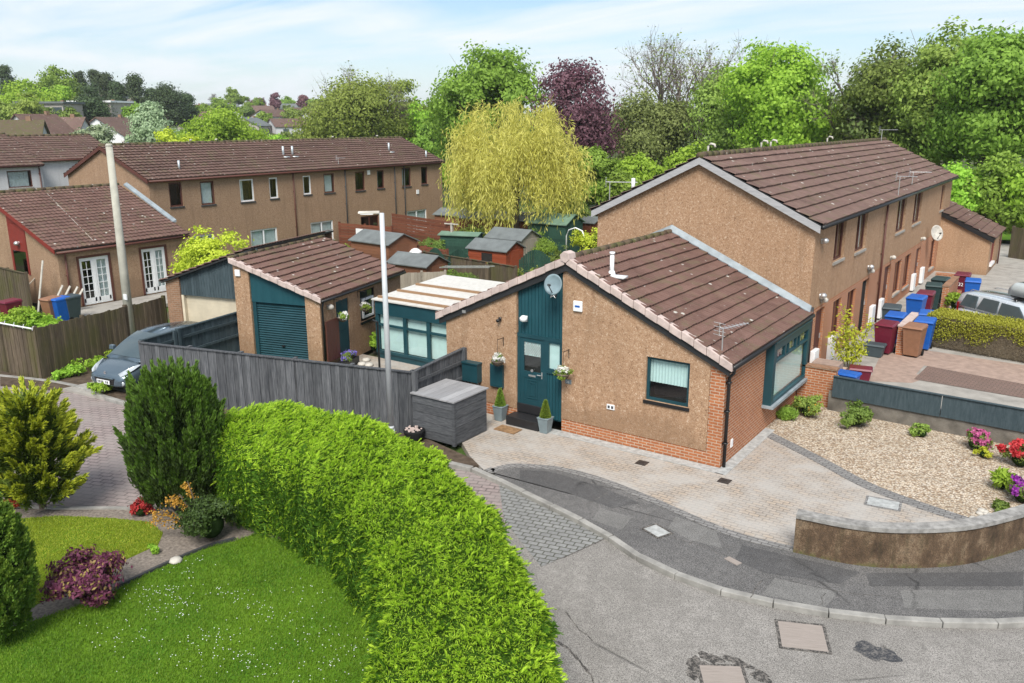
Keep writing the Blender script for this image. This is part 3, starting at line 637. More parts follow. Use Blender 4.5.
d=MB(); d.tube([(-6.38,18.1,2.5),(-6.40,18.12,2.36),(-6.50,18.13,2.24),(-6.50,18.13,.02)],.04,10)
for z in (.6,1.4,2.1): d.box(-6.565,-6.45,18.08,18.18,z,z+.035)
d.build('downpipe','black',B,True)
# lead flashing against the tall gable
f=MB(); 
for x0,x1 in ((RX,-6.42),):
    z0=rt+.04; z1=rt+.04-(x1-x0)*sl
    f.hexa([(x0,24.1,z0+.02),(x1,24.1,z1+.02),(x1,24.27,z1+.02),(x0,24.27,z0+.02)],[(x0,24.1,z0+.05),(x1,24.1,z1+.05),(x1,24.27,z1+.2),(x0,24.27,z0+.2)])
f.hexa([(-12.0,24.1,rt-1.15*sl+.05),(RX,24.1,rt+.05),(RX,24.27,rt+.05),(-12.0,24.27,rt-1.15*sl+.05)],[(-12.0,24.1,rt-1.15*sl+.09),(RX,24.1,rt+.09),(RX,24.27,rt+.24),(-12.0,24.27,rt-1.15*sl+.24)])
f.build('flashing','lead',rf)
# tall timber panel, door and side light
p=MB(); u=-12.40
while u<-11.0-.01:
    u1=min(u+.108,-10.98); zt=min(sl*u,1e9)
    za=4.44+ (u-RX)*sl; zb=4.44+(u1-RX)*sl
    za=min(za,4.44-(u-RX)*sl); 
    p.hexa([Ff.p(u,2.50,-.09),Ff.p(u1-.012,2.50,-.09),Ff.p(u1-.012,2.50,-.05),Ff.p(u,2.50,-.05)],[Ff.p(u,za,-.09),Ff.p(u1-.012,zb,-.09),Ff.p(u1-.012,zb,-.05),Ff.p(u,za,-.05)]); u=u1
u=-11.50
while u<-11.0:
    u1=min(u+.1,-10.98); Ff.box(p,u,u1-.012,.25,1.52,-.09,-.05); u=u1
Ff.box(p,-12.42,-10.98,.2,4.3,-.13,-.095) if False else None
p.hexa([Ff.p(-12.42,.2,-.12),Ff.p(-10.98,.2,-.12),Ff.p(-10.98,.2,-.092),Ff.p(-12.42,.2,-.092)],[Ff.p(-12.42,3.7,-.12),Ff.p(-10.98,4.4,-.12),Ff.p(-10.98,4.4,-.092),Ff.p(-12.42,3.7,-.092)])
p.build('timber_panel','tealpanel',B)
fr_=MB(); Ff.box(fr_,-12.42,-10.98,2.40,2.50,-.09,-.02); Ff.box(fr_,-12.42,-12.34,.45,2.40,-.09,-.03); Ff.box(fr_,-11.56,-11.47,.25,2.40,-.09,-.03); Ff.box(fr_,-11.03,-10.98,.25,2.40,-.09,-.03); Ff.box(fr_,-11.47,-11.03,1.52,1.60,-.09,-.015)
dfm=fr_.build('door_frame','teal',B)
d=MB(); Ff.box(d,-12.34,-12.22,.52,2.40,-.088,-.045); Ff.box(d,-11.68,-11.56,.52,2.40,-.088,-.045); Ff.box(d,-12.22,-11.68,2.28,2.40,-.088,-.045); Ff.box(d,-12.22,-11.68,.52,.66,-.088,-.045); Ff.box(d,-12.22,-11.68,1.28,1.46,-.088,-.045); Ff.box(d,-12.22,-11.68,.66,1.28,-.088,-.06)
for a in (0,.07): 
    q=.1+a; Ff.box(d,-12.22+q,-11.68-q,.70+a,.73+a,-.06,-.045);Ff.box(d,-12.22+q,-11.68-q,1.20-a,1.23-a,-.06,-.045);Ff.box(d,-12.22+q,-12.19+q,.73+a,1.20-a,-.06,-.045);Ff.box(d,-11.71-q,-11.68-q,.73+a,1.20-a,-.06,-.045)
door=d.build('door','teal',B)
gp=MB(); gp.add([Ff.p(-12.23,1.45,-.07),Ff.p(-11.67,1.45,-.07),Ff.p(-11.67,2.29,-.07),Ff.p(-12.23,2.29,-.07)],[(0,1,2,3)]); gp.build('door_glass','glass',door)
gp=MB(); Ff.box(gp,-12.22,-11.68,1.9,2.28,-.082,-.078); gp.build('door_blind','blind',door)
gp=MB(); Ff.box(gp,-12.22,-11.68,1.46,2.28,-.0905,-.086); gp.build('dark_hall','interior',door)
ld=MB()
for k in range(-8,12):
    for s_ in (1,-1):
        a=(-12.22,1.9+k*.09); ln=.56
        pts=[(-12.22+t_*ln,1.9+k*.09+s_*t_*ln*1.5) for t_ in np.linspace(0,1,15)]; pts=[q for q in pts if 1.9<=q[1]<=2.28]
        if len(pts)>1: ld.beam(Ff.p(pts[0][0],pts[0][1],-.066),Ff.p(pts[-1][0],pts[-1][1],-.066),.012,.006,(0,-1,0))
ld.build('lead_lattice','mhgrey',door)
h=MB(); Ff.box(h,-12.06,-11.84,1.33,1.38,-.045,-.03); h.build('letter_box','alu',door); h=MB(); Ff.box(h,-11.65,-11.62,1.32,1.5,-.045,-.03); h.tube([Ff.p(-11.635,1.42,-.03),Ff.p(-11.635,1.42,.01),Ff.p(-11.76,1.42,.01)],.012,6); h.build('handle','alu',door)
h=MB(); h.tube([Ff.p(-11.95,1.5,-.045),Ff.p(-11.95,1.5,-.02)],.04,10); h.build('knocker','alu',door)
s=window(B,Ff,(-11.47,-11.03,1.60,2.40),'teal',sill=None,fw=.05,rev=.085,name='side_light'); q_=MB(); Ff.box(q_,-11.43,-11.07,1.64,2.36,-.084,-.080); q_.build('blind','blind',s)
s=MB(); Ff.box(s,-12.45,-11.5,.27,.52,-.09,-.01); Ff.box(s,-12.5,-11.45,.0,.25,-.05,.42); s.build('doorstep','step',B,bev=.012)
window(B,Ff,(-8.57,-7.44,1.34,2.45),'teal',blind=[(0.04,.97,.40,.97)],sill='black',fw=.07,rev=.10)
# big bay pane
Fb=Fr((-6.57,0),(0,1),(1,0)); b=MB()
Fb.box(b,20.9,20.98,.78,2.45,-.08,.22);Fb.box(b,24.02,24.1,.78,2.45,-.08,.22);Fb.box(b,20.98,24.02,2.24,2.45,.12,.22);Fb.box(b,20.98,24.02,.78,.86,.12,.22);Fb.box(b,20.98,24.02,1.90,1.95,.12,.215)
for k in (.30,.62): Fb.box(b,20.98+3.04*k-.05,20.98+3.04*k+.05,1.95,2.24,.12,.21)
Fb.box(b,20.98,21.1,.86,2.24,.12,.217);Fb.box(b,23.92,24.02,.86,2.24,.12,.217)
for k in (.0,.34,.66): Fb.box(b,20.98+.12+3.04*k+.0,20.98+.12+3.04*k+.06,1.95,2.24,.12,.212)
Fb.box(b,20.9,24.1,2.45,2.5,-.08,.26)
bw=b.build('bay_window','teal',B)
b=MB(); Fb.box(b,20.86,24.14,.70,.78,-.08,.30); b.build('sill','lead',bw)
b=MB(); b.add([Fb.p(20.95,.84,.16),Fb.p(24.05,.84,.16),Fb.p(24.05,2.3,.16),Fb.p(20.95,2.3,.16)],[(0,1,2,3)]); b.build('pane','glass',bw)
b=MB(); vs=[];fs=[]
for i in range(81): vs+=[Fb.p(20.98+3.04*i/80,.86,.06+.015*(i%2)),Fb.p(20.98+3.04*i/80,1.89,.06+.015*(i%2))]
b.add(vs,[(2*i,2*i+2,2*i+3,2*i+1) for i in range(80)]); b.build('blind','blind',bw)
b=MB(); 
for k in (.07,.40,.71):
    a=20.98+3.04*k
    for j in range(3): Fb.box(b,a+.1+j*.24,a+.13+j*.24,1.97,2.2,.10,.14); 
    Fb.box(b,a+.1,a+.78,2.08,2.10,.10,.138)
b.build('leaded_lights','stone',bw); b=MB(); Fb.box(b,20.98,24.02,.86,2.4,-.1,-.09); b.build('dark_room','interior',bw)
# fittings
def disc(par,c,nrm,r,name='satellite_dish',mat='alu',armd=.35):
    q=root(name,'', '') if False else None
    n=Vector(nrm).normalized(); a=n.cross(Vector((0,0,1))).normalized(); b_=a.cross(n); m=MB(); vs=[];N=24
    for rr,dd in ((0,-.0),(.5,.02),(.8,.055),(1,.09),(1,.105),(.8,.07),(.5,.035),(0,.015)):
        for k in range(N): t_=2*math.pi*k/N; vs.append(Vector(c)+a*math.cos(t_)*r*rr+b_*math.sin(t_)*r*rr*1.08+n*dd*r/.3)
    m.add(vs,[(i*N+k,i*N+(k+1)%N,(i+1)*N+(k+1)%N,(i+1)*N+k) for i in range(7) for k in range(N)])
    d_=m.build(name,mat,par,True); m=MB(); tip=Vector(c)+n*armd-b_*r*.15; m.tube([Vector(c)-b_*r,tip],.012,6); m.tube([tip,tip-n*.1],.03,8); m.tube([Vector(c),Vector(c)-n*.16,Vector(c)-n*.16-b_*.3],.02,6); m.build('arm','dkgrey',d_); return d_
disc(B,(-10.98,17.62,4.03),(.1,-.95,.25),.245,mat='dishgrey')
def lamp(par,F,u,z,mat='white',s_=1.,name='wall_light'):
    m=MB(); F.box(m,u-.05*s_,u+.05*s_,z-.07*s_,z+.07*s_,0,.05); c=F.p(u,z+.02,.12); m.lathe((c[0],c[1],c[2]-.08*s_),[(.03*s_,0),(.09*s_,.03*s_),(.1*s_,.1*s_),(.05*s_,.15*s_),(.01,.16*s_)],10); return m.build(name,mat,par,True)
lamp(B,Ff,-12.12,2.93,'white',1.1); m=MB(); Ff.box(m,-12.99,-12.91,2.76,2.86,.016,.05); m.tube([Ff.p(-12.95,2.8,.05),Ff.p(-12.95,2.78,.16)],.045,10); m.build('security_camera','black',B,True)
m=MB(); Ff.box(m,-10.64,-10.38,3.33,3.6,.016,.075); a=m.build('alarm_box','white',B,bev=.015); m=MB(); Ff.box(m,-10.58,-10.44,3.44,3.49,.076,.08); m.build('alarm_logo','bin_blue',a)
m=MB(); Ff.box(m,-9.62,-9.40,.9,1.03,.016,.04);m2=m.build('vent_plate','white',B); [Ff.box(MB(),a,a+.06,.93,1.0,.041,.045).build('vent_slot','dkgrey',m2) for a in (-9.59,-9.49)]
m=MB(); Ff.box(m,-14.2,-14.08,2.84,2.92,.016,.1); m.build('sensor_light','alu',B)
m=MB(); Ff.box(m,-14.13,-13.60,.92,1.46,.016,.24); Ff.box(m,-14.15,-13.58,1.44,1.48,.016,.27); m.build('meter_box','teal',B)
m=MB(); Ff.box(m,-14.0,-13.96,.25,.92,.016,.05);Ff.box(m,-13.75,-13.71,.25,.92,.016,.05); m.build('meter_pipe','palewood',B)
m=MB(); Ff.box(m,-13.26,-12.84,.88,1.52,.016,.1); Ff.box(m,-13.22,-12.88,.92,1.48,.1,.108); m.build('meter_door','teal',B)
m=MB(); Ff.box(m,-10.86,-10.68,1.36,1.47,.016,.035); m.hexa([Ff.p(-10.86,1.36,.016),Ff.p(-10.68,1.36,.016),Ff.p(-10.68,1.36,.035),Ff.p(-10.86,1.36,.035)],[Ff.p(-10.82,1.52,.016),Ff.p(-10.72,1.52,.016),Ff.p(-10.72,1.52,.035),Ff.p(-10.82,1.52,.035)]) if False else None
pl_=m.build('number_plaque','planter',B); textpart(pl_,'35',(-10.77,17.99,1.415),(math.pi/2,0,0),.09,'white')
m=MB(); Fs.box(m,18.66,18.78,.32,.52,.005,.03); m.build('air_vent','white',B)
st=MB(); cx,cz=-11.28,3.69; P5=[(cx+.13*math.cos(math.radians(90+72*k)),cz+.13*math.sin(math.radians(90+72*k))) for k in range(5)]
for k in range(5):
    a=P5[k];b2=P5[(k+1)%5]; mx_=((a[0]+b2[0])/2*.45+cx*.55,(a[1]+b2[1])/2*.45+cz*.55)
    st.tube([Ff.p(*a,.0),Ff.p(*mx_,.0),Ff.p(*b2,.0)],.012,5)
st.build('star_ornament','alu',B)
# flue and aerial on the tiles
def onroof(x): return rt-abs(x-RX)*sl+.04
m=MB(); z=onroof(-9.9); m.tube([(-9.9,18.62,z-.1),(-9.9,18.62,z+.52)],.055,12); m.tube([(-9.9,18.62,z+.52),(-9.9,18.62,z+.58)],.07,12); m.tube([(-9.9,18.62,z-.05),(-9.9,18.62,z+.1)],[.12,.07],12); m.box(-9.92,-9.5,18.48,18.74,z-.06,z+.0); m.build('flue_pipe','white',rf,True)
def aerial(par,base,h,ang,mat='alu',n=7,L=.9):
    m=MB(); b=Vector(base); t_=b+Vector((0,0,h)); m.tube([b,t_],.016,6); d=Vector((math.cos(ang),math.sin(ang),0)); s_=Vector((-d.y,d.x,0)); m.tube([t_-d*.15,t_+d*L],.011,5)
    for k in range(n): c=t_+d*(L*k/n+.05); m.tube([c-s_*(.14-.008*k),c+s_*(.14-.008*k)],.007,4)
    for dz in (-.14,-.05,.05,.14): m.tube([t_-d*.13+Vector((0,0,dz))-s_*.17,t_-d*.13+Vector((0,0,dz))+s_*.17],.007,4)
    m.tube([t_-d*.13-Vector((0,0,.16)),t_-d*.13+Vector((0,0,.16))],.009,4); return m.build('tv_aerial',mat,par)
aerial(rf,(-6.75,18.2,onroof(-6.75)-.05),.62,1.25)
# ------------------------------------------------------------------ sunroom
S=wroot('sunroom','teal framed glass sunroom with flat white roof sheets between garage and bungalow','sunroom',(-17.5,22.5,0))
F3=Fr((0,20.6),(1,0),(0,-1)); m=MB(); F3.box(m,-20.1,-14.9,1.58,2.06,-.08,.03); F3.box(m,-20.1,-14.9,.20,.30,-.06,.04); F3.box(m,-20.1,-14.9,0,.2,-.06,0.0)
for x in (-20.05,-18.78,-17.74,-16.7,-15.6,-14.95): F3.box(m,x-.07,x+.07,.30,1.58,-.06,.01)
F3.box(m,-20,-14.95,1.17,1.25,-.06,.0)
m.box(-20.15,-20.05,20.65,24.4,0,2.1); m.box(-20.1,-14.9,24.4,24.5,0,2.3)
m.build('frame','teal',S)
m=MB(); m.add([F3.p(-20.05,.3,-.03),F3.p(-14.95,.3,-.03),F3.p(-14.95,1.6,-.03),F3.p(-20.05,1.6,-.03)],[(0,1,2,3)]); m.build('glazing','glass',S)
m=MB(); vs=[]
for i in range(201): vs+=[(-20+5.05*i/200,20.72+.012*(i%2),.3),(-20+5.05*i/200,20.72+.012*(i%2),1.6)]
m.add(vs,[(2*i,2*i+2,2*i+3,2*i+1) for i in range(200)]); m.build('blinds','blind',S)
m=MB(); m.hexa([(-20.2,20.5,2.06),(-14.9,20.5,2.06),(-14.9,24.5,2.30),(-20.2,24.5,2.30)],[(-20.2,20.5,2.10),(-14.9,20.5,2.10),(-14.9,24.5,2.34),(-20.2,24.5,2.34)]); S2=m.build('roof_sheet','polycarb',S)
for px_,py_ in ((399,298),(423,294),(439,289)):
    y=at(px_,py_,2.2)[1]; z=2.10+(y-20.5)*.06; m=MB(); m.box(-20.1,-15.0,y-.05,y+.05,z,z+.07); m.build('rafter','rafter',S)
# ------------------------------------------------------------------ tall terraced block on the right
T=wroot('terraced_block','tall two storey terrace with brick ground floor and red brown roof, right of the bungalow','house',(-10,36.8,0))
TX0,TX1,TY0,TY1=-13.5,-6.5,24.32,49.2; TR=-10.02; TE=5.12; ts=.49; TZ=TE+(TX1-TR)*ts
Fg=Fr((0,TY0),(1,0),(0,-1)); Fw=Fr((TX1,0),(0,1),(1,0))
up=[(26.5,27.75,3.78,5.0),(29.2,30.65,3.72,5.0),(35.7,37.4,3.66,4.98),(39.1,40.9,3.66,4.98),(46.1,47.0,3.66,4.9)]
lo=[(27.1,28.1,1.2,2.45),(28.9,30.0,1.12,2.45),(36.5,37.8,1.05,2.4),(38.5,39.8,1.0,2.4),(44.9,46.2,.9,2.3)]
dr=[(25.15,26.1,.55,2.5),(30.9,31.9,.55,2.5),(34.5,35.6,.55,2.5),(41.0,42.1,.55,2.4)]
lin=[(ts,TZ-ts*TR),(-ts,TZ+ts*TR)]
w=MB(); wall(w,Fg,TX0,TX1,0,7.4,lin); wall(w,Fw,TY0,TY1,2.62,TE,(),up,.16); wall(w,Fr((0,TY1),(1,0),(0,1)),TX0,TX1,0,7.4,lin); wall(w,Fr((TX0,0),(0,1),(-1,0)),TY0,TY1,0,TE-.1); w.build('wall','harl',T)
w=MB(); wall(w,Fw,TY0,TY1,.3,2.62,(),lo+dr,.16,d=-.004); w.build('brick_wall','brick',T)
for h in up: window(T,Fw,h,'brownframe',mull=(.5,),blind=[(.05,.35,0,1),(.65,.95,0,1)],rev=.14,pane='glassdark' if h[0] in(26.5,) else 'glass')
for h in lo: window(T,Fw,h,'brownframe',mull=(.5,),blind=[(.05,.3,0,1)],rev=.14,pane='glassdark')
for i,h in enumerate(dr):
    m=MB(); Fw.box(m,h[0],h[1],h[2],h[3],-.15,-.1); Fw.box(m,h[0]+.15,h[1]-.15,h[2]+.2,h[2]+.8,-.1,-.085);Fw.box(m,h[0]+.15,h[1]-.15,h[2]+1.1,h[2]+1.75,-.1,-.085); d_=m.build('door','brownframe' if i!=1 else 'interior',T)
    m=MB(); Fw.box(m,h[1]-.12,h[1]-.08,h[2]+.95,h[2]+1.1,-.085,-.05); m.build('handle','alu',d_); lamp(T,Fw,(h[0]+h[1])/2+(.2 if i else -.1),2.78,'stone',1.)
r=MB(); o_=.16; tz=TZ+.12
def slabw(mb,x0,z0,x1,z1,y0,y1,t): slab(mb,x0,z0,x1,z1,y0,y1,t)
slab(r,TX0-o_,tz-(TR-TX0+o_)*ts,TR,tz,TY0-.14,TY1+.1,.08); slab(r,TR,tz,TX1+o_,tz-(TX1+o_-TR)*ts,TY0-.14,TY1+.1,.08); trf=r.build('roof','blackwood',T)
W_=TX1+o_-TR; t=MB(); tiles(t,(TX1+o_+.02,TY0-.16,tz-(W_+.02)*ts+.01),(0,TY1-TY0+.3,0),(-W_-.02,0,(W_+.02)*ts),.40,.15,.022,.06); W2=TR-TX0+o_; tiles(t,(TX0-o_-.02,TY0-.16,tz-(W2+.02)*ts+.01),(0,TY1-TY0+.3,0),(W2+.02,0,(W2+.02)*ts),.40,.15,.022,.06); t.build('tiles','tile_red',trf)
t=MB(); ridgecaps(t,(TR,TY0-.16,tz+.03),(TR,TY1+.12,tz+.03),.11); t.build('ridge_tiles','ridge',trf,True)
f=MB()
for x0,x1 in ((TX0-o_,TR),(TX1+o_,TR)):
    z0=tz-abs(x0-TR)*ts-.03;z1=tz-.03
    for y in (TY0-.17,): f.hexa([(x0,y,z0-.2),(x1,y,z1-.2),(x1,y+.03,z1-.2),(x0,y+.03,z0-.2)],[(x0,y,z0),(x1,y,z1),(x1,y+.03,z1),(x0,y+.03,z0)])
f.build('bargeboard','fasciagrey',T)
gutter(T,(TX1+o_+.06,TY0-.15,TE-.02),(TX1+o_+.06,TY1+.1,TE),'black')
f=MB(); f.box(TX1,TX1+o_,TY0-.1,TY1,TE-.06,TE-.0); f.build('soffit','blackwood',T)
downpipe(T,Fw,33.4,.55,5.0,'brownframe'); downpipe(T,Fw,24.5,.9,2.75,'blackwood',.05)
for y,c in ((25.1,'white'),(27.0,'white'),(32.6,'white'),(34.05,'white'),(40.6,'white'),(42.7,'white')):
    m=MB(); Fw.box(m,y-.25,y+.25,.62,1.35,.0,.14); m.build('meter_box',c,T,bev=.02)
for y,z in ((24.95,4.62),(25.3,2.95),(31.4,2.95)): lamp(T,Fw,y,z,'alu',1.0,'security_light')
disc(T,(TX1+.35,43.2,2.9),(.8,-.6,.3),.34,mat='stone')
for y in (24.8,29.6,30.6,38,):
    m=MB(); m.tube([(TR,y,tz+.05),(TR,y,tz+.28),(TR+.08,y,tz+.36),(TR+.2,y,tz+.33),(TR+.22,y,tz+.25)],.035,8); m.build('vent_pipe','stone',trf,True)
m=MB(); zz=tz-1.9*ts; m.tube([(TR-2.45,24.75,tz-2.45*ts),(TR-2.45,24.75,tz-2.45*ts+.45)],.06,10); m.build('flue_pipe','white',trf,True)
aerial(trf,(TX0+.1,24.9,5.1),.95,.35); aerial(trf,(TX1+.15,34.6,5.2),.75,.0,L=.6); aerial(trf,(TX1-.1,38.6,5.4),.5,.4,L=.7); aerial(trf,(TR+.2,47.5,6.9),.6,.6,L=.8)
# low extension at the far end
X=wroot('end_extension','low end house with sloping roof and red window panel beyond the tall terrace','house',(-5.2,50,0.4))
EX1=-4.2; EY0,EY1=47.0,51.6; es=.47; ez=2.36
Fe=Fr((0,EY0),(1,0),(0,-1)); Fe2=Fr((EX1,0),(0,1),(1,0)); w=MB(); wall(w,Fe,-6.5,EX1,.3,4,[(-es,ez+es*EX1)]); wall(w,Fe2,EY0,EY1,.3,ez,(),[(47.9,49.3,.95,2.36)],.1); wall(w,Fr((0,EY1),(1,0),(0,1)),-9,EX1,.3,4.5,[(-es,ez+es*EX1)]); w.build('wall','harl',X)
r=MB(); slab(r,-9.0,ez+.1+es*(EX1+9.0),EX1+.15,ez+.1-.15*es,EY0-.1,EY1+.1,.1); rr=r.build('roof','blackwood',X); t=MB(); tiles(t,(EX1+.17,EY0-.12,ez+.1-.17*es+.01),(0,EY1-EY0+.24,0),(-4.9,0,4.9*es),.40,.15,.022,.06); t.build('tiles','tile_dark',rr)
m=MB(); Fe2.box(m,47.9,49.3,1.0,2.36,-.09,-.04); m.build('window_panel','rusticred',X); m=MB(); Fe2.box(m,47.85,49.35,.86,.98,-.09,.1); m.build('sill','white',X); downpipe(X,Fe2,51.3,.3,2.3,'brownframe')
m=MB(); m.hexa([(-6.5,EY0-.12,ez+es*(EX1+6.5)-.12),(EX1+.15,EY0-.12,ez-.2),(EX1+.15,EY0-.09,ez-.2),(-6.5,EY0-.09,ez+es*(EX1+6.5)-.12)],[(-6.5,EY0-.12,ez+es*(EX1+6.5)+.1),(EX1+.15,EY0-.12,ez+.02),(EX1+.15,EY0-.09,ez+.02),(-6.5,EY0-.09,ez+es*(EX1+6.5)+.1)]); m.build('bargeboard','black',X)
# ------------------------------------------------------------------ garage
GA=root('garage','single brown harled garage with teal roller door and mossy sloping tile roof','garage',(-20.16,18.16,0),math.atan2(.25,.968))
Gf=Fr((0,.05),(1,0),(0,-1)); Gs=Fr((-.06,0),(0,1),(1,0)); gsl=(3.6-2.5)/3.37
def gz(x,k=0): return 2.5-x*gsl+k
gl=[(-gsl,2.36)]
w=MB(); wall(w,Gf,-3.34,-2.74,0,4,gl); wall(w,Gf,-.61,-.06,0,4,gl)
wall(w,Gs,.05,5.6,0,2.38,(),[(1.0,1.8,.25,2.2),(2.56,3.6,1.15,2.25)],.1); wall(w,Fr((0,5.6),(1,0),(0,1)),-3.34,-.06,0,4,gl); wall(w,Fr((-3.34,0),(0,1),(-1,0)),.05,5.6,0,3.45)
Gf.box(w,-2.76,-2.74,0,3.2,-.2,-.001); Gf.box(w,-.61,-.59,0,2.4,-.2,-.001)
w.build('wall','harl',GA)
p=MB(); p.hexa([Gf.p(-2.74,2.2,-.12),Gf.p(-.61,2.2,-.12),Gf.p(-.61,2.2,-.07),Gf.p(-2.74,2.2,-.07)],[Gf.p(-2.74,gz(-2.74,-.12),-.12),Gf.p(-.61,gz(-.61,-.12),-.12),Gf.p(-.61,gz(-.61,-.12),-.07),Gf.p(-2.74,gz(-2.74,-.12),-.07)]); p.build('timber_panel','tealpanel',GA)
p=MB(); n=27
for i in range(n): z=2.18*i/n; p.add([Gf.p(-2.6,z,-.17),Gf.p(-.62,z,-.17),Gf.p(-.62,z+2.18/n*.55,-.135),Gf.p(-2.6,z+2.18/n*.55,-.135),Gf.p(-.62,z+2.18/n,-.17),Gf.p(-2.6,z+2.18/n,-.17)],[(0,1,2,3),(3,2,4,5)])
Gf.box(p,-2.74,-2.6,0,2.2,-.17,-.09); rd=p.build('roller_door','teal',GA); m=MB(); Gf.box(m,-1.7,-1.6,.72,.78,-.135,-.1); m.build('handle','black',rd)
r=MB(); slab(r,-3.42,gz(-3.42,-.02),.04,gz(.04,-.02),-.02,5.72,.07); grf=r.build('roof','blackwood',GA)
t=MB(); tiles(t,(.06,-.05,gz(.06)),(0,5.75,0),(-3.48,0,3.48*gsl),.35); t.build('tiles','tile',grf); v=MB(); verge(v,.06,gz(.06),-3.42,gz(-3.42),-.05,11,0,.15,.12); v.build('verge_caps','verge',grf,bev=.01); v=MB(); ridgecaps(v,(-3.42,-.03,gz(-3.42,.03)),(-3.42,5.7,gz(-3.42,.03)),.07); v.build('ridge_tiles','ridge',grf,True)
MB().tube([(.09,-.05,2.42),(.09,5.72,2.42)],.05,8).build('gutter','black',GA,True); m=MB(); m.tube([(.06,.1,2.4),(.0,.1,2.2),(.0,.1,0)],.035,8); m.build('downpipe','black',GA,True)
m=MB(); Gf.box(m,-3.24,-3.04,3.05,3.27,.0,.06); m.build('alarm_box','white',GA,bev=.015)
m=MB(); Gs.box(m,1.0,1.8,.25,2.2,-.09,-.04); Gs.box(m,1.1,1.7,.4,1.1,-.04,-.03); Gs.box(m,1.1,1.7,1.25,2.1,-.04,-.03); m.build('side_door','teal',GA)
window(GA,Gs,(2.56,3.6,1.15,2.25),'black',blind=None,sill='black',fw=.05,rev=.09,pane='glassdark'); window(GA,Gs,(2.75,3.5,1.25,1.95),'white',blind=None,sill=None,fw=.07,rev=.05,name='inner_casement',pane='glassdark') 
lamp(GA,Gs,.5,2.12,'stone',1.1)
m=MB(); 
for i in range(8): m.box(.06,.10,.12+i*.095,.205+i*.095,.35,1.72)
q=m.build('trellis_gate','brownframe',None); q.parent=GA
# neighbour's garage, left of ours
def gl2w(x,y): c,s=.968,.25; return (-20.16+x*c-y*s,18.16+x*s+y*c)
NG=root('garage','pale doored garage with weathered grey boards in its gable, left of the teal garage','garage',(*gl2w(-7.45,1.35),0),math.atan2(.25,.968))
nl=[(gsl*1.05,2.4)]
Nf=Fr((0,0),(1,0),(0,-1)); w=MB(); wall(w,Nf,0,.62,0,4,nl); wall(w,Fr((0,0),(0,1),(-1,0)),0,5,0,2.4); wall(w,Fr((0,5),(1,0),(0,1)),0,4,0,4,nl); Nf.box(w,.60,.62,0,2.5,-.25,-.001); w.build('wall','brick_brown',NG)
p=MB(); u=.62
while u<4: p.hexa([Nf.p(u,1.9,-.1),Nf.p(u+.11,1.9,-.1),Nf.p(u+.11,1.9,-.07),Nf.p(u,1.9,-.07)],[Nf.p(u,2.38+u*gsl*1.05,-.1),Nf.p(u+.11,2.38+(u+.11)*gsl*1.05,-.1),Nf.p(u+.11,2.38+(u+.11)*gsl*1.05,-.07),Nf.p(u,2.38+u*gsl*1.05,-.07)]); u+=.12
p.build('gable_boards','slatewood',NG); p=MB()
for i in range(16): z=1.88*i/16; p.add([Nf.p(.72,z,-.2),Nf.p(4,z,-.2),Nf.p(4,z+.11,-.19),Nf.p(.72,z+.11,-.19)],[(0,1,2,3)])
Nf.box(p,.62,.72,0,1.9,-.2,-.05); Nf.box(p,.72,4,0,1.9,-.23,-.205); p.build('garage_door','cream',NG)
r=MB(); slab(r,-.1,2.42-.1*gsl,4.02,2.42+4.02*gsl*1.05,-.12,5.1,.06); q=r.build('roof','blackwood',NG); t=MB(); tiles(t,(-.12,-.14,2.44-.12*gsl),(0,5.25,0),(4.1,0,4.1*gsl*1.05),.35); t.build('tiles','tile',q)
# ------------------------------------------------------------------ left bungalow
L=wroot('bungalow','low brown bungalow with two pairs of white French doors, behind the brown fence','house',(-42,22,0))
Fl=Fr((-36.9,0),(0,1),(1,0)); Flg=Fr((0,18.45),(1,0),(0,-1)); lr=-42.4; lsl=.375; lz=2.55
lin=[(lsl,lz+.08+lsl*5.5-lsl*lr),(-lsl,lz+.08+lsl*5.5+lsl*lr)]
w=MB(); wall(w,Flg,-47.9,-36.9,0,5,lin,[(-40.9,-39.4,1.2,4.2)] if False else ()); wall(w,Fl,18.45,24.75,0,lz,(),[(19.3,20.75,.02,2.18),(22.3,23.6,.02,2.2)],.12); wall(w,Fr((0,24.75),(1,0),(0,1)),-47.9,-36.9,0,5,lin); w.build('wall','harl_far',L)
m=MB(); Flg.box(m,-40.95,-39.45,2.35,3.6,.004,.03); m.hexa([Flg.p(-40.95,3.6,.004),Flg.p(-39.45,3.6,.004),Flg.p(-39.45,3.6,.03),Flg.p(-40.95,3.6,.03)],[Flg.p(-40.95,4.05,.004),Flg.p(-39.45,3.55,.004),Flg.p(-39.45,3.55,.03),Flg.p(-40.95,4.05,.03)]); Flg.box(m,-40.95,-40.8,1.3,2.35,.004,.03);Flg.box(m,-39.6,-39.45,1.3,2.35,.004,.03); p_=m.build('red_panel','rusticred',L); lamp(L,Flg,-40.1,2.7,'alu',1.3)
m=MB(); Flg.box(m,-40.8,-39.6,1.35,2.35,.002,.01); m.build('window','glassdark',L); m=MB(); Flg.box(m,-40.6,-40.2,1.35,2.3,.001,.0015); m.build('curtain','curtain',L)
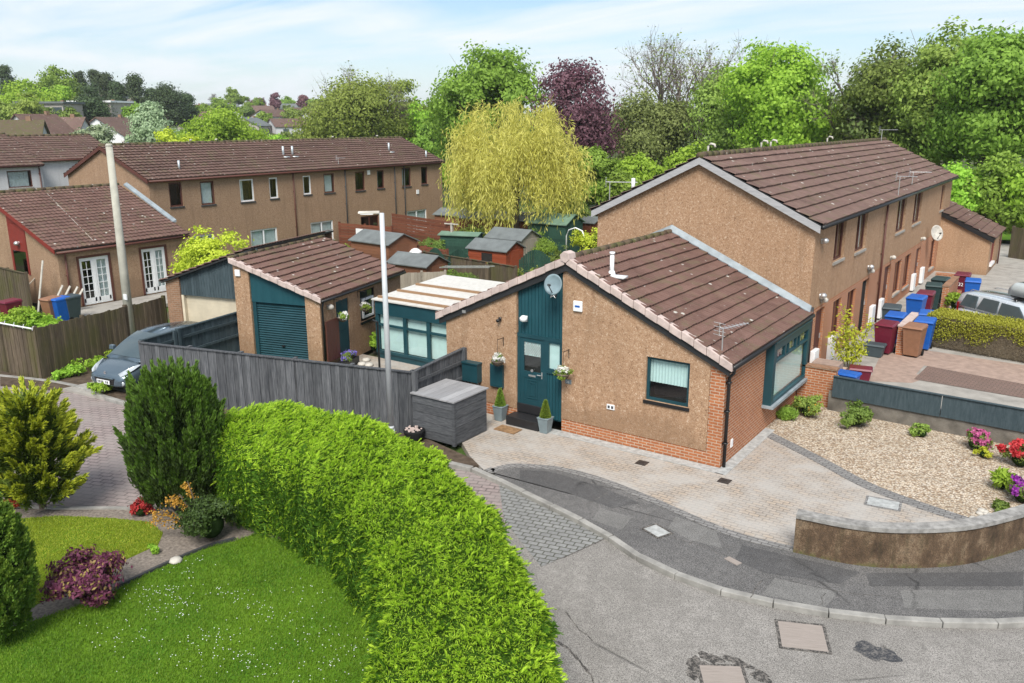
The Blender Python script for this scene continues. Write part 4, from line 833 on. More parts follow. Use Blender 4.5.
def french(par,F,h):
    f=window(par,F,h,'white',mull=(),blind=[(.55,.98,0,1)],sill=None,fw=.05,rev=.08,name='french_doors'); u0,u1,z0,z1=h; um=(u0+u1)/2; m=MB()
    F.box(m,um-.05,um+.05,z0,z1,-.08,-.02); F.box(m,u0+.05,u1-.05,z0+.05,z0+.28,-.079,-.03)
    for a,b in ((u0+.05,um-.05),(um+.05,u1-.05)):
        F.box(m,a,a+.08,z0+.1,z1-.05,-.078,-.03);F.box(m,b-.08,b,z0+.1,z1-.05,-.078,-.03);F.box(m,a+.08,b-.08,z1-.15,z1-.05,-.077,-.03)
        F.box(m,(a+b)/2-.012,(a+b)/2+.012,z0+.28,z1-.2,-.06,-.035)
        for k in range(1,5): z=z0+.28+(z1-z0-.48)*k/5; F.box(m,a+.08,b-.08,z-.012,z+.012,-.061,-.036)
    m.build('leaves_of_door','white',f); m=MB(); F.box(m,u0-.1,u0,z0,z1+.1,0,.03);F.box(m,u1,u1+.1,z0,z1+.1,0,.03);F.box(m,u0,u1,z1,z1+.1,0,.031); m.build('architrave','brownframe',f)
french(L,Fl,(19.35,20.72,.04,2.16)); french(L,Fl,(22.35,23.58,.04,2.2))
r=MB(); lt=lz+.08+lsl*5.5+.13; slab(r,lr,lt,-36.72,lt-5.68*lsl,18.3,24.85,.08); slab(r,-48.1,lt-5.7*lsl,lr,lt,18.3,24.85,.08); q=r.build('roof','blackwood',L); t=MB(); tiles(t,(-36.70,18.25,lt-5.7*lsl+.01),(0,6.65,0),(-5.7,0,5.7*lsl),.30,.22,.03,.035); tiles(t,(-48.1,18.25,lt-5.7*lsl+.01),(0,6.65,0),(5.7,0,5.7*lsl),.30,.22,.03,.035); t.build('tiles','tile',q)
t=MB(); ridgecaps(t,(lr,18.25,lt+.03),(lr,24.85,lt+.03)); t.build('ridge_tiles','ridge',q,True)
m=MB()
m.hexa([(-36.72,18.24,lt-5.68*lsl-.18),(lr,18.24,lt-.18),(lr,18.28,lt-.18),(-36.72,18.28,lt-5.68*lsl-.18)],[(-36.72,18.24,lt-5.68*lsl+.02),(lr,18.24,lt+.02),(lr,18.28,lt+.02),(-36.72,18.28,lt-5.68*lsl+.02)])
m.hexa([(-48.1,18.24,lt-5.7*lsl-.18),(lr,18.24,lt-.18),(lr,18.28,lt-.18),(-48.1,18.28,lt-5.7*lsl-.18)],[(-48.1,18.24,lt-5.7*lsl+.02),(lr,18.24,lt+.02),(lr,18.28,lt+.02),(-48.1,18.28,lt-5.7*lsl+.02)])
m.build('bargeboard','rusticred',L)
gutter(L,(-36.64,18.3,2.55),(-36.64,24.85,2.58),'brownframe'); downpipe(L,Fl,18.75,0,2.5,'brownframe'); m=MB(); m.tube([(-37.0,20.2,lt-5.4*lsl+.05),(-41.9,20.9,lt-.5*lsl+.05)],.009,4); m.build('roof_cable','stone',q)
m=MB(); m.hexa([(-41.9,24.85,lt+.0),(-37.9,24.85,lt-4.5*lsl+.03),(-37.9,25.05,lt-4.5*lsl+.03),(-41.9,25.05,lt)],[(-41.9,24.85,lt+.08),(-37.9,24.85,lt-4.5*lsl+.1),(-37.9,25.05,lt-4.5*lsl+.16),(-41.9,25.05,lt+.16)]); m.build('flashing','lead',q)
# ------------------------------------------------------------------ long terrace
R=wroot('terraced_block','long two storey brown terrace facing the back gardens, behind the garage','house',(-45.5,37.5,0))
RX0,RX1,RY0,RY1=-49.4,-41.4,25.95,50.2; RR=-45.45; rs=.40; RE=5.02; RZ2=RE+(RX1-RR)*rs
F4=Fr((RX1,0),(0,1),(1,0)); F4g=Fr((0,RY0),(1,0),(0,-1)); lin=[(rs,RZ2-rs*RR),(-rs,RZ2+rs*RR)]
upw=[((27.1,27.9,3.55,4.85),'brownframe'),((29.05,29.95,3.5,4.8),'brownframe'),((31.7,32.7,3.46,4.76),'white'),((33.85,34.5,3.5,4.75),'white'),((36.5,37.15,3.55,4.72),'white'),((38.25,39.15,3.53,4.75),'brownframe'),((41.05,41.95,3.48,4.74),'brownframe'),((43.15,43.85,3.5,4.74),'brownframe'),((45.7,46.65,3.46,4.78),'brownframe'),((47.8,48.5,3.5,4.77),'brownframe')]
low=[((28.3,29.7,.9,1.85),'white'),((32.2,34.2,.4,1.75),'white'),((36.9,38.85,.5,1.75),'white'),((41.4,43.15,.15,1.72),'brownframe'),((46.1,48.3,.1,1.68),'white')]
w=MB(); wall(w,F4,RY0,RY1,0,RE,(),[h for h,_ in upw+low],.12); wall(w,F4g,RX0,RX1,0,7.5,lin); wall(w,Fr((0,RY1),(1,0),(0,1)),RX0,RX1,0,7.5,lin); wall(w,Fr((RX0,0),(0,1),(-1,0)),RY0,RY1,0,RE); w.build('wall','harl_far',R)
for i,(h,c) in enumerate(upw): window(R,F4,h,c,blind=[(.05,.9,0,1)] if i in(1,5) else ([(.05,.3,0,1)] if i%3 else None),sill='dkgrey',fw=.08,rev=.1,pane='glass')
for i,(h,c) in enumerate(low): window(R,F4,h,c,mull=(.5,),blind=[(.03,.48,0,1),(.52,.97,0,1)] if c=='white' else None,sill='concrete' if i<3 else None,fw=.09,rev=.1,pane='glass')
r=MB(); rz=RZ2+.12; slab(r,RX0-.15,rz-(RR-RX0+.15)*rs,RR,rz,RY0-.12,RY1+.12,.08); slab(r,RR,rz,RX1+.17,rz-(RX1+.17-RR)*rs,RY0-.12,RY1+.12,.08); q=r.build('roof','blackwood',R)
t=MB(); W_=RX1+.19-RR; tiles(t,(RX1+.19,RY0-.14,rz-W_*rs+.01),(0,RY1-RY0+.28,0),(-W_,0,W_*rs),.36,.3,.035,.06); W_=RR-RX0+.17; tiles(t,(RX0-.17,RY0-.14,rz-W_*rs+.01),(0,RY1-RY0+.28,0),(W_,0,W_*rs),.36,.3,.035,.06); t.build('tiles','tile_dark',q)
t=MB(); ridgecaps(t,(RR,RY0-.14,rz+.03),(RR,RY1+.14,rz+.03),.11); t.build('ridge_tiles','ridge',q,True)
m=MB()
for x0 in (RX0-.15,RX1+.17):
    z0=rz-abs(x0-RR)*rs; y=RY0-.16; m.hexa([(x0,y,z0-.2),(RR,y,rz-.2),(RR,y+.03,rz-.2),(x0,y+.03,z0-.2)],[(x0,y,z0),(RR,y,rz),(RR,y+.03,rz),(x0,y+.03,z0)])
m.build('bargeboard','brownframe',R); gutter(R,(RX1+.22,RY0-.1,RE-.03),(RX1+.22,RY1+.1,RE-.03),'brownframe')
for y,c,rr in ((30.2,'harl_far',0),(35.7,'brownframe',0),(40.1,'dkgrey',0),(44.9,'dkgrey',0),(45.9,'dkgrey',0)): 
    if c!='harl_far': downpipe(R,F4,y,.1,4.95,c,.06)
def zr(x): return rz-abs(x-RR)*rs+.05
for y in (36.7,37.45,46.5): m=MB(); m.tube([(-43.3,y,zr(-43.3)-.1),(-43.3,y,zr(-43.3)+.55)],.07,8); m.box(-43.35,-42.9,y-.2,y+.2,zr(-43.1)-.1,zr(-43.1)+.0); m.build('flue_pipe','steel',q,True)
m=MB(); m.tube([(-42.2,28.4,zr(-42.2)-.1),(-42.2,28.4,zr(-42.2)+.45)],.06,8); m.tube([(-41.9,49.0,zr(-41.9)-.1),(-41.9,49.0,zr(-41.9)+.5)],.06,8); m.build('soil_vent','steel',q,True)
for y in (31.5,33.3,43.0,47.5,27.2): m=MB(); m.tube([(RR,y,rz+.05),(RR,y,rz+.2),(RR+.15,y,rz+.22)],.05,6); m.build('vent_pipe','stone',q,True)
aerial(q,(-41.6,39.8,5.0),.7,.3,L=.5)
for y,z in ((41.9,4.75),(46.9,3.1)): m=MB(); F4.box(m,y+.3,y+.55,z-.25,z+.05,0,.06); m.build('alarm_box','white',R)
# ------------------------------------------------------------------ white terrace, far left
Wt=wroot('terraced_block','white rendered two storey house with brown roof at the far left behind the bungalow','house',(-60,24,0))
for (ya,yb,ze,xf) in ((8,28.3,5.35,-57.0),(28.3,34.2,5.6,-58.0)):
    rr=-61.5; s_=.40; zt=ze+(xf-rr)*s_; Fx=Fr((xf,0),(0,1),(1,0)); hl=[(26.1,27.6,4.0,5.05)] if ya==8 else []
    w=MB(); wall(w,Fx,ya,yb,0,ze,(),hl,.1); wall(w,Fr((0,yb),(1,0),(0,1)),-66,xf,0,8,[(s_,zt-s_*rr),(-s_,zt+s_*rr)]); wall(w,Fr((0,ya),(1,0),(0,-1)),-66,xf,0,8,[(s_,zt-s_*rr),(-s_,zt+s_*rr)]); w.build('wall','harl_white',Wt)
    for h in hl: window(Wt,Fx,h,'brownframe',blind=[(.05,.9,0,1)],rev=.1)
    r=MB(); z2=zt+.1; slab(r,rr,z2,xf+.2,z2-(xf+.2-rr)*s_,ya-.1,yb+.1,.08); slab(r,-66.2,z2-(66.2+rr)*s_,rr,z2,ya-.1,yb+.1,.08); q=r.build('roof','blackwood',Wt); t=MB(); tiles(t,(xf+.22,ya-.12,z2-(xf+.22-rr)*s_+.01),(0,yb-ya+.24,0),(-(xf+.22-rr),0,(xf+.22-rr)*s_),.38,.3,.02,.045); t.build('tiles','tile_dark',q); t=MB(); ridgecaps(t,(rr,ya-.1,z2+.03),(rr,yb+.1,z2+.03)); t.build('ridge_tiles','ridge',q,True)
    gutter(Wt,(xf+.25,ya,ze-.03),(xf+.25,yb,ze-.03),'brownframe'); downpipe(Wt,Fx,yb-.2 if ya==8 else ya+.3,0,ze,'brownframe')
# ------------------------------------------------------------------ near things
def fence(name,label,p0,p1,H,mat,cat='fence',bw=.145,z0=-.1,posts=3,cap=True,jit=.006,rails=None,back=1,group=None,gap=.004,H1=None,horiz=False,postm=None):
    d=Vector((p1[0]-p0[0],p1[1]-p0[1])); L=d.length; r=root(name,label,cat,(p0[0],p0[1],0),math.atan2(d.y,d.x),group); H1=H1 or H
    b=MB()
    if horiz:
        z=z0
        while z<H-.02: b.box(0,L,-.012,.012,z,z+bw-gap*6); z+=bw
    else:
        u=0;i=0
        while u<L-.02:
            w_=min(bw,L-u)-gap; h=H+(H1-H)*u/L+random.gauss(0,jit); y=.012*(i%2); b.box(u,u+w_,-.012+y,.012+y,z0,h); u+=bw;i+=1
    b.build('boards',mat,r)
    m=MB()
    for z in (rails or (.35,H*.55,H-.3)): m.box(0,L,.03*back if back>0 else -.075,.075 if back>0 else -.03,z,z+.08)
    if cap: m.hexa([(0,-.05,H),(L,-.05,H1),(L,.06,H1),(0,.06,H)],[(0,-.05,H+.03),(L,-.05,H1+.03),(L,.06,H1+.03),(0,.06,H+.03)])
    m.build('rail',mat,r)
    for k in range(posts):
        u=L*k/(max(1,posts-1)); m=MB(); hh=H+(H1-H)*u/L; m.box(u-.05,u+.05,.0 if back>0 else -.12,.12 if back>0 else -.0,z0,hh+.06); m.build('post',postm or mat,r)
    return r

fence('board_fence','long dark grey vertical board fence running past the lamp post behind the bright hedge',(-22.75,13.4),(-14.06,15.62),1.70,'greywood',posts=6)
fence('board_fence','short dark grey fence panel sloping up to the bungalow wall behind the grey box',(-14.06,15.66),(-14.22,17.95),1.70,'greywood',posts=2,H1=1.78,back=-1)
fence('driveway_gate','slate coloured boarded driveway gate beside the parked dark car',(-22.85,13.5),(-23.05,14.7),1.72,'slatewood','gate',posts=2,back=-1)
fence('driveway_gate','long slate coloured boarded gate panel ending at the teal garage',(-23.07,14.85),(-23.55,17.55),1.75,'slatewood','gate',posts=2,back=-1)
fence('board_fence','mossy brown board fence running behind the parked dark car',(-27.35,12.68),(-28.35,17.9),1.66,'brownwood',posts=4,cap=False,jit=.02,bw=.12)
fence('board_fence','mossy brown board fence at the left edge of the photo, facing the red paved street',(-33,12.1),(-27.4,12.66),1.58,'brownwood',posts=4,cap=False,jit=.02,bw=.12)
fence('board_fence','dark brown garden gate and fence below the red panel of the French door bungalow',(-41.5,17.6),(-37.8,17.4),1.7,'brownwood',posts=3,cap=True,bw=.12)
m=MB(); m.tube([(-33,12.02,1.63),(-27.4,12.58,1.66)],.025,6)
for k in range(12): x=-33+5.6*k/11; m.tube([(x,12.04+k*.05,1.6),(x+.1,12.04+k*.05,1.75)],.012,4)
tag(m.build('spike_strip','white'),'white spiked strip along the top of the brown fence at left edge','spike strip')
# lamp posts
def lamppost(loc,H,label,ang,mat='lampgrey',arm=.55):
    r=root('street_lamp',label,'street lamp',loc,ang); m=MB(); m.tube([(0,0,-.15),(0,0,.5)],.10,14); m.tube([(0,0,.5),(0,0,.58)],[.10,.078],14); m.tube([(0,0,.58),(0,0,H)],[.078,.058],14); m.build('column',mat,r,True)
    m=MB(); m.tube([(0,0,H-.03),(.12,0,H),(.3,0,H+.02)],.03,8); m.hexa([(.05,-.05,H-.01),(arm,-.09,H-.01),(arm,.09,H-.01),(.05,.05,H-.01)],[(.05,-.04,H+.05),(arm,-.06,H+.04),(arm,.06,H+.04),(.05,.04,H+.05)]); h=m.build('lamp_head','stone',r,bev=.01)
    m=MB(); m.box(.2,arm-.05,-.07,.07,H-.03,H-.01); m.build('lens','white',h); m=MB(); m.box(-.06,-.045,-.03,.03,H*.86,H*.9); m.build('number_plate','alu',r); return r
lb=at(391.6,447,0); lamppost((lb[0],lb[1],0),far(381,213,math.hypot(*lb))[2],'tall pale grey street lamp with flat head standing at the grey board fence',math.atan2(-.57,-.82))
px_=at(133,350,0); D=math.hypot(*px_); zt=far(109,146,D)[2]
r=root('utility_pole','tall pale concrete pole standing between the brown fence and the parked dark car','pole',(px_[0],px_[1],0))
tp=far(109,146,D); m=MB(); m.tube([(0,0,-.2),((tp[0]-px_[0]),(tp[1]-px_[1]),zt)],[.17,.11],12); m.build('column','polecon',r,True); m=MB(); m.lathe((tp[0]-px_[0],tp[1]-px_[1],zt-.02),[(.115,0),(.12,.05),(.08,.10)],10); m.build('cap','polecon',r); m=MB(); m.box(-.0,.22,-.14,-.1,1.9,2.1); m.build('sign_plate','white',r)
# storage box
r=wroot('storage_box','square charcoal board storage box with paler lid in front of the bungalow','storage box',(-13.3,16.25,0))
m=MB()
for i in range(5):
    z=.03+i*.228; m.box(-14.0,-12.62,15.55,15.58,z,z+.218); m.box(-12.65,-12.62,15.585,16.92,z,z+.218); m.box(-14.0,-12.65,16.92,16.95,z,z+.218); m.box(-14.0,-13.97,15.585,16.92,z,z+.218)
m.build('boards','boxwood',r); m=MB()
for i in range(6): x=-14.03+i*.242; m.box(x,x+.234,15.5,16.98,1.17,1.205)
m.build('lid','greywoodtop',r); m=MB(); m.box(-12.68,-12.60,15.53,15.60,.0,1.17); m.build('corner_post','boxwood',r)
def rock(name,label,loc,r_,mat='stone'):
    m=MB(); m.lathe((0,0,0),[(.2*r_,-.1*r_),(.9*r_,.05*r_),(1.0*r_,.3*r_),(.7*r_,.6*r_),(.15*r_,.72*r_)],7); o=m.build(name,mat,None,True); o.location=loc; tag(o,label,'rock'); return o
m=MB(); o=root('flower_pot','round dark pot filled with pale pebbles beside the grey storage box','flower pot',(-13.75,15.3,0)); m.lathe((0,0,0),[(.18,0),(.24,.1),(.27,.26),(.28,.3)],16); m.build('pot','rubber',o,True); m=MB()
for k in range(60): a=random.uniform(0,6.28);q=random.uniform(0,.24)**1; m.lathe((q*math.cos(a),q*math.sin(a),.28+random.uniform(0,.04)),[(.005,0),(.03,.015),(.02,.035)],5)
m.build('pebbles','verge',o)
# doormat, drains, manholes
m=MB(); m.box(-.33,.33,-.2,.2,0,.02); o=m.build('doormat','mat'); o.location=(-12.2,17.3,.004); tag(o,'brown coir doormat below the black front doorstep','doormat')
def drain(name,label,loc,sx,sy,mat,rot=0,frame=None,cat='drain cover',bars=0):
    r=root(name,label,cat,loc,rot); m=MB(); m.box(-sx/2,sx/2,-sy/2,sy/2,-.02,.008); m.build('lid',mat,r)
    if frame: m=MB(); [m.box(*b,-.02,.006) for b in ((-sx/2-.05,sx/2+.05,-sy/2-.05,-sy/2),(-sx/2-.05,sx/2+.05,sy/2,sy/2+.05),(-sx/2-.05,-sx/2,-sy/2,sy/2),(sx/2,sx/2+.05,-sy/2,sy/2))]; m.build('frame',frame,r)
    if bars:
        m=MB(); [m.box(-sx/2+.02,sx/2-.02,-sy/2+.02+i*(sy-.04)/bars,-sy/2+.02+(i+.5)*(sy-.04)/bars,.008,.014) for i in range(bars)]; m.build('grating',frame or mat,r)
    return r
drain('drain_cover','small black drain grate in paving below the front window',(-8.23,17.29,.002),.17,.17,'iron',0,'iron',bars=4)
drain('drain_cover','small black drain grate in paving beside the black downpipe corner',(-6.2,17.4,.002),.17,.17,'iron',0,'iron',bars=4)
drain('inspection_cover','rectangular pale lid set in the dark pavement beyond the kerb',(*at(657,531),.0),.42,.32,'mhgrey',math.atan2(at(658,538)[1]-at(643,529)[1],at(658,538)[0]-at(643,529)[0]),'tar','manhole cover')
drain('inspection_cover','recessed paved cover with pale metal tray in the block driveway near the curved wall',(-2.95,18.2,.004),.62,.42,'mhgrey',.12,'paver_grey','manhole cover')
drain('manhole_cover','pinkish ribbed rectangular manhole cover in the road nearest the kerb',(-2.99,12.5,-.098),.70,.72,'mhole',.40,'tar','manhole cover',bars=0)
drain('manhole_cover','pinkish manhole cover with broken tarmac round it at the bottom of the photo',(-3.62,10.7,-.096),.62,.7,'mhole',.55,'tar','manhole cover')
drain('pavement_hatch','narrow reddish metal hatch in the dark pavement',(*at(733,561),.0),.30,.14,'mhole',-.35,None,'manhole cover')
def blob(name,c,R,z,mat,kind='structure',n=40,seed=1,inner=0):
    rg=random.Random(seed); ph=[rg.uniform(0,6.28) for _ in range(6)]
    f=lambda a:1+.16*math.sin(2*a+ph[0])+.12*math.sin(3*a+ph[1])+.10*math.sin(5*a+ph[2])+.06*math.sin(9*a+ph[3])
    if inner:
        m=MB(); vs=[]
        for k in range(n): a=2*math.pi*k/n; q=f(a); g_=inner*(1+.2*math.sin(4*a+ph[4])); vs+=[(c[0]+R[0]*q*math.cos(a),c[1]+R[1]*q*math.sin(a),z),(c[0]+R[0]*q*g_*math.cos(a),c[1]+R[1]*q*g_*math.sin(a),z)]
        m.add(vs,[(2*k,2*((k+1)%n),2*((k+1)%n)+1,2*k+1) for k in range(n)]); o=m.build(name,mat); o['kind']=kind; return o
    return sheet(name,[(c[0]+R[0]*f(a)*math.cos(a),c[1]+R[1]*f(a)*math.sin(a)) for a in [2*math.pi*k/n for k in range(n)]],z,mat)
blob('damp_patch',(-1.92,12.72),(.30,.24),-.096,'wet',seed=4); [blob('broken_tarmac',(-3.62+a,10.74+b_),(r1,r2),-.0975+k*.0002,'tar',seed=7+k) for k,(a,b_,r1,r2) in enumerate(((-.5,.1,.14,.2),(-.38,.38,.18,.12),(.0,.52,.24,.08),(.42,.38,.16,.12),(-.45,-.15,.09,.12)))]
def crack(name,pts,w=.02,z=-.0965,mat='tar'):
    m=MB(); P=[]
    for i in range(len(pts)-1):
        for k in range(6): t=k/6; P.append((pts[i][0]+(pts[i+1][0]-pts[i][0])*t+random.gauss(0,.02),pts[i][1]+(pts[i+1][1]-pts[i][1])*t+random.gauss(0,.02)))
    for i in range(len(P)-1):
        a=Vector(P[i]);b=Vector(P[i+1]);d=(b-a).normalized();n=Vector((-d.y,d.x))*w*random.uniform(.3,1); m.add([(*(a-n),z),(*(b-n),z),(*(b+n),z),(*(a+n),z)],[(0,1,2,3)])
    o=m.build(name,mat); o['kind']='structure'
crack('road_crack',[at(556,640,-.1),at(575,655,-.1),at(592,676,-.1),at(600,700,-.1)],.03); crack('road_crack',[at(565,612,-.1),at(598,648,-.1)],.015); crack('road_joint',[at(606,538.5,-.1),at(541,567,-.1)],.012,-.0925)
crack('pavement_joint',[at(585,505),at(612,490)],.008,-.001); crack('pavement_joint',[at(650,512),at(640,530),at(700,545),at(735,560)],.006,-.001); crack('pavement_joint',[at(750,598),at(765,577)],.009,-.001);crack('pavement_joint',[at(690,545),at(712,530)],.009,-.001); crack('pavement_joint',[at(765,577),at(840,592),at(930,600),at(1024,600)],.006,-.001); crack('pavement_joint',[at(820,609),at(826,590)],.008,-.001)
# curved front wall
wc=wroot('garden_wall','low curved brown rendered wall with grey coping round the driveway corner','wall',(-2,15.3,0))
m=MB(); strip(m,wallb,.2,-.1,.72,1); m.build('wall','render',wc)
m=MB(); strip(m,[(p[0],p[1]) for p in [(q[0]+(wi[i][0]-q[0])*-.15,q[1]+(wi[i][1]-q[1])*-.15) for i,q in enumerate(wallb)]],.27,.72,.80,1); m.build('coping','coping',wc)
# retaining wall
rw=wroot('retaining_wall','grey blockwork retaining wall topped by dark slate boards beside the gravel bed','wall',(-2,23.7,0))
m=MB(); m.hexa([(-5.6,23.75,-.1),(14,22.95,-.1),(14,23.4,-.1),(-5.6,24.0,-.1)],[(-5.6,23.75,.55),(14,22.95,.5),(14,23.4,.5),(-5.6,24.0,.55)]); m.build('blockwork','blockwall',rw)
m=MB()
for i in range(7): 
    x=-5.5+i*2.8;x1=x+2.78; y=23.70-(x+5.5)*.041;y1=23.70-(x1+5.5)*.041; m.hexa([(x,y,.43),(x1,y1,.42),(x1,y1+.035,.42),(x,y+.035,.43)],[(x,y,1.03-.012*i),(x1,y1,1.02-.012*i),(x1,y1+.035,1.02-.012*i),(x,y+.035,1.03-.012*i)])
m.build('dark_boards','slatewood',rw); m=MB(); m.hexa([(-5.5,23.66,1.03),(14,22.86,.95),(14,22.96,.95),(-5.5,23.76,1.03)],[(-5.5,23.66,1.05),(14,22.86,.97),(14,22.96,.97),(-5.5,23.76,1.05)]); m.build('capping','slatewood',rw)
lw=wroot('brick_wall','low brick wall joining the bungalow corner to the retaining wall','wall',(-6,24,0)); m=MB(); m.box(-6.54,-5.5,23.95,24.18,-.1,1.12); m.build('brickwork','brick',lw); m=MB(); m.box(-6.54,-5.48,23.92,24.21,1.12,1.17); m.build('coping','brick_brown',lw)
m=MB(); [m.box(-.38+random.uniform(-.04,.04),.38,-.3,.3+random.uniform(-.04,.04),k*.06,k*.06+.05) for k in range(4)]; o=m.build('slab_stack','pinkslab'); o.location=(-5.95,24.75,.9); tag(o,'small stack of pinkish slabs behind the low brick wall','slabs'); 
m=MB(); m.box(-6.4,-5.5,24.3,25.3,.5,.9); o=m.build('raised_bed','brick'); tag(o,'brick raised plinth under the stack of pink slabs','plinth')
# wheelie bins
def bin_(loc,rot,body,lid,label,num=None,group=None,open_=0):
    r=root('wheelie_bin',label,'wheelie bin',loc,rot,group); m=MB()
    m.hexa([(-.22,-.25,.06),(.22,-.25,.06),(.22,.22,.06),(-.22,.22,.06)],[(-.29,-.36,.95),(.29,-.36,.95),(.29,.30,.95),(-.29,.30,.95)]); m.box(-.30,.30,-.37,.31,.93,.98); m.build('body',body,r,bev=.015)
    m=MB(); m.hexa([(-.31,-.41,.98),(.31,-.41,.98),(.31,.33,1.0),(-.31,.33,1.0)],[(-.27,-.36,1.04),(.27,-.36,1.04),(.27,.29,1.07),(-.27,.29,1.07)]); l=m.build('lid',lid,r,bev=.012)
    m=MB(); m.tube([(-.24,.36,.96),(.24,.36,.96)],.018,6); m.build('handle',body,r)
    for s in (-1,1): m=MB(); m.tube([(s*.24-.02,.24,.1),(s*.24+.02,.24,.1)],.1,14); m.build('wheel','rubber',r)
    if num: textpart(r,num,(0,-.345,.6),(math.radians(83),0,0),.2,'white')
    return r
def ap(px,py,z=.55): return (*at(px,py,z),z)
bl=[((884,353),'bin_maroon','bin_maroon','maroon wheelie bin at the front, left of the first low brick wall'),
((893,343),'bin_blue','bin_blue','blue lidded wheelie bin tucked behind the front maroon bin'),
((889,334),'bin_slate','bin_slate','dark slate wheelie bin by the white meter box, behind the blue lid'),
((912,356),'bin_brown','bin_brown','brown wheelie bin with scuffed pinkish lid, right of the first low brick wall'),
((922,349),'bin_blue','bin_blue','blue wheelie bin directly right of the brown bin'),
((925,341),'bin_blue','bin_blue','blue wheelie bin behind the one beside the brown bin'),
((914,323),'bin_blue','bin_blue','bright blue wheelie bin standing alone before the terrace doors'),
((923,318),'bin_maroon','bin_maroon','maroon wheelie bin half hidden behind the standing bright blue bin'),
((931,309),'bin_green','bin_green','large dark green wheelie bin left of the second low brick wall'),
((938,302),'bin_green','bin_green','dark green wheelie bin behind the large dark green one'),
((960,297),'bin_maroon','bin_maroon','maroon wheelie bin numbered 32 against the end house wall'),
((970,304),'bin_blue','bin_blue','blue wheelie bin near the tail of the silver car')]
for i,(p,b,l,lab) in enumerate(bl): bin_(ap(*p),.1*(i%3)-.1,b,l,lab,'32' if '32' in lab else None)
bin_((*at(55,322),.0),.15,'bin_brown','bin_brown','brown wheelie bin at left of three beside the French door bungalow'); bin_((*at(63,322),.0),.1,'bin_blue','bin_blue','blue wheelie bin in the middle of three beside the French door bungalow'); bin_((*at(73,320),.0),.1,'bin_slate','bin_slate','slate wheelie bin at right of three beside the French door bungalow')
bin_((*at(14,325),.0),.1,'bin_maroon','bin_maroon','maroon wheelie bin behind the brown fence at the left edge')
def rbox(loc,rot,mat,label):
    r=root('recycling_box',label,'recycling box',loc,rot); m=MB(); m.hexa([(-.24,-.17,0),(.24,-.17,0),(.24,.17,0),(-.24,.17,0)],[(-.3,-.22,.36),(.3,-.22,.36),(.3,.22,.36),(-.3,.22,.36)]); m.build('body',mat,r,bev=.01); m=MB(); m.hexa([(-.33,-.25,.36),(.33,-.25,.36),(.33,.25,.36),(-.33,.25,.36)],[(-.3,-.21,.42),(.3,-.21,.42),(.3,.21,.42),(-.3,.21,.42)]); m.build('lid',mat,r,bev=.01)
rbox((*at(848,373,.95),.56),-.1,'bin_blue','blue lidded recycling box just behind the dark boards of the retaining wall'); rbox((*at(861,368,.95),.56),.2,'bin_maroon','maroon lidded recycling box beside the blue one behind the retaining wall'); rbox((*at(874,356,.55),.56),0,'bin_slate','small dark box left of the front maroon wheelie bin')
for (a,b,lab) in (((899,355),2.3,'first low brick partition wall between the maroon and the brown bins'),((943,310),2.6,'second low brick partition wall right of the dark green bins')):
    p=at(*a,.55); r=root('partition_wall',lab,'wall',(p[0],p[1],.55)); m=MB(); m.box(-.12,.12,0,b,-.1,.95); m.build('brickwork','brick',r); m=MB(); m.box(-.14,.14,-.02,b+.02,.95,1.0); m.build('coping','verge' if b<2.5 else 'brick_brown',r)
p=at(948,297,.55); r=root('partition_wall','third low brick wall against the end house behind the numbered maroon bin','wall',(p[0],p[1],.55)); m=MB(); m.box(-.6,.5,0,.2,-.1,1.0); m.build('brickwork','brick',r)
# leaning slats beside the French-door bungalow
for k,(dx,h) in enumerate(((0,1.75),(.55,1.2),(.9,1.15),(1.25,1.1),(1.5,1.0))):
    b=at(38,314); m=MB(); m.beam((0,0,0),(.45 if k else 0.05,.5,h*(1.3 if k==0 else 1)),.11,.03,(0,1,0)); o=m.build('plank','stone'); o.location=(b[0]+dx*.5,b[1]+dx*.65,0); tag(o,None if 0 else 'pale plank leaning on the bungalow corner beside the brown gate','plank','pale planks leaning on the bungalow corner')
m=MB(); m.beam((0,0,0),(-.1,1.6,1.3),.08,.03); o=m.build('plank','palewood'); o.location=(*at(6,310),0); tag(o,'long thin plank leaning diagonally against the brown gate at left','plank')
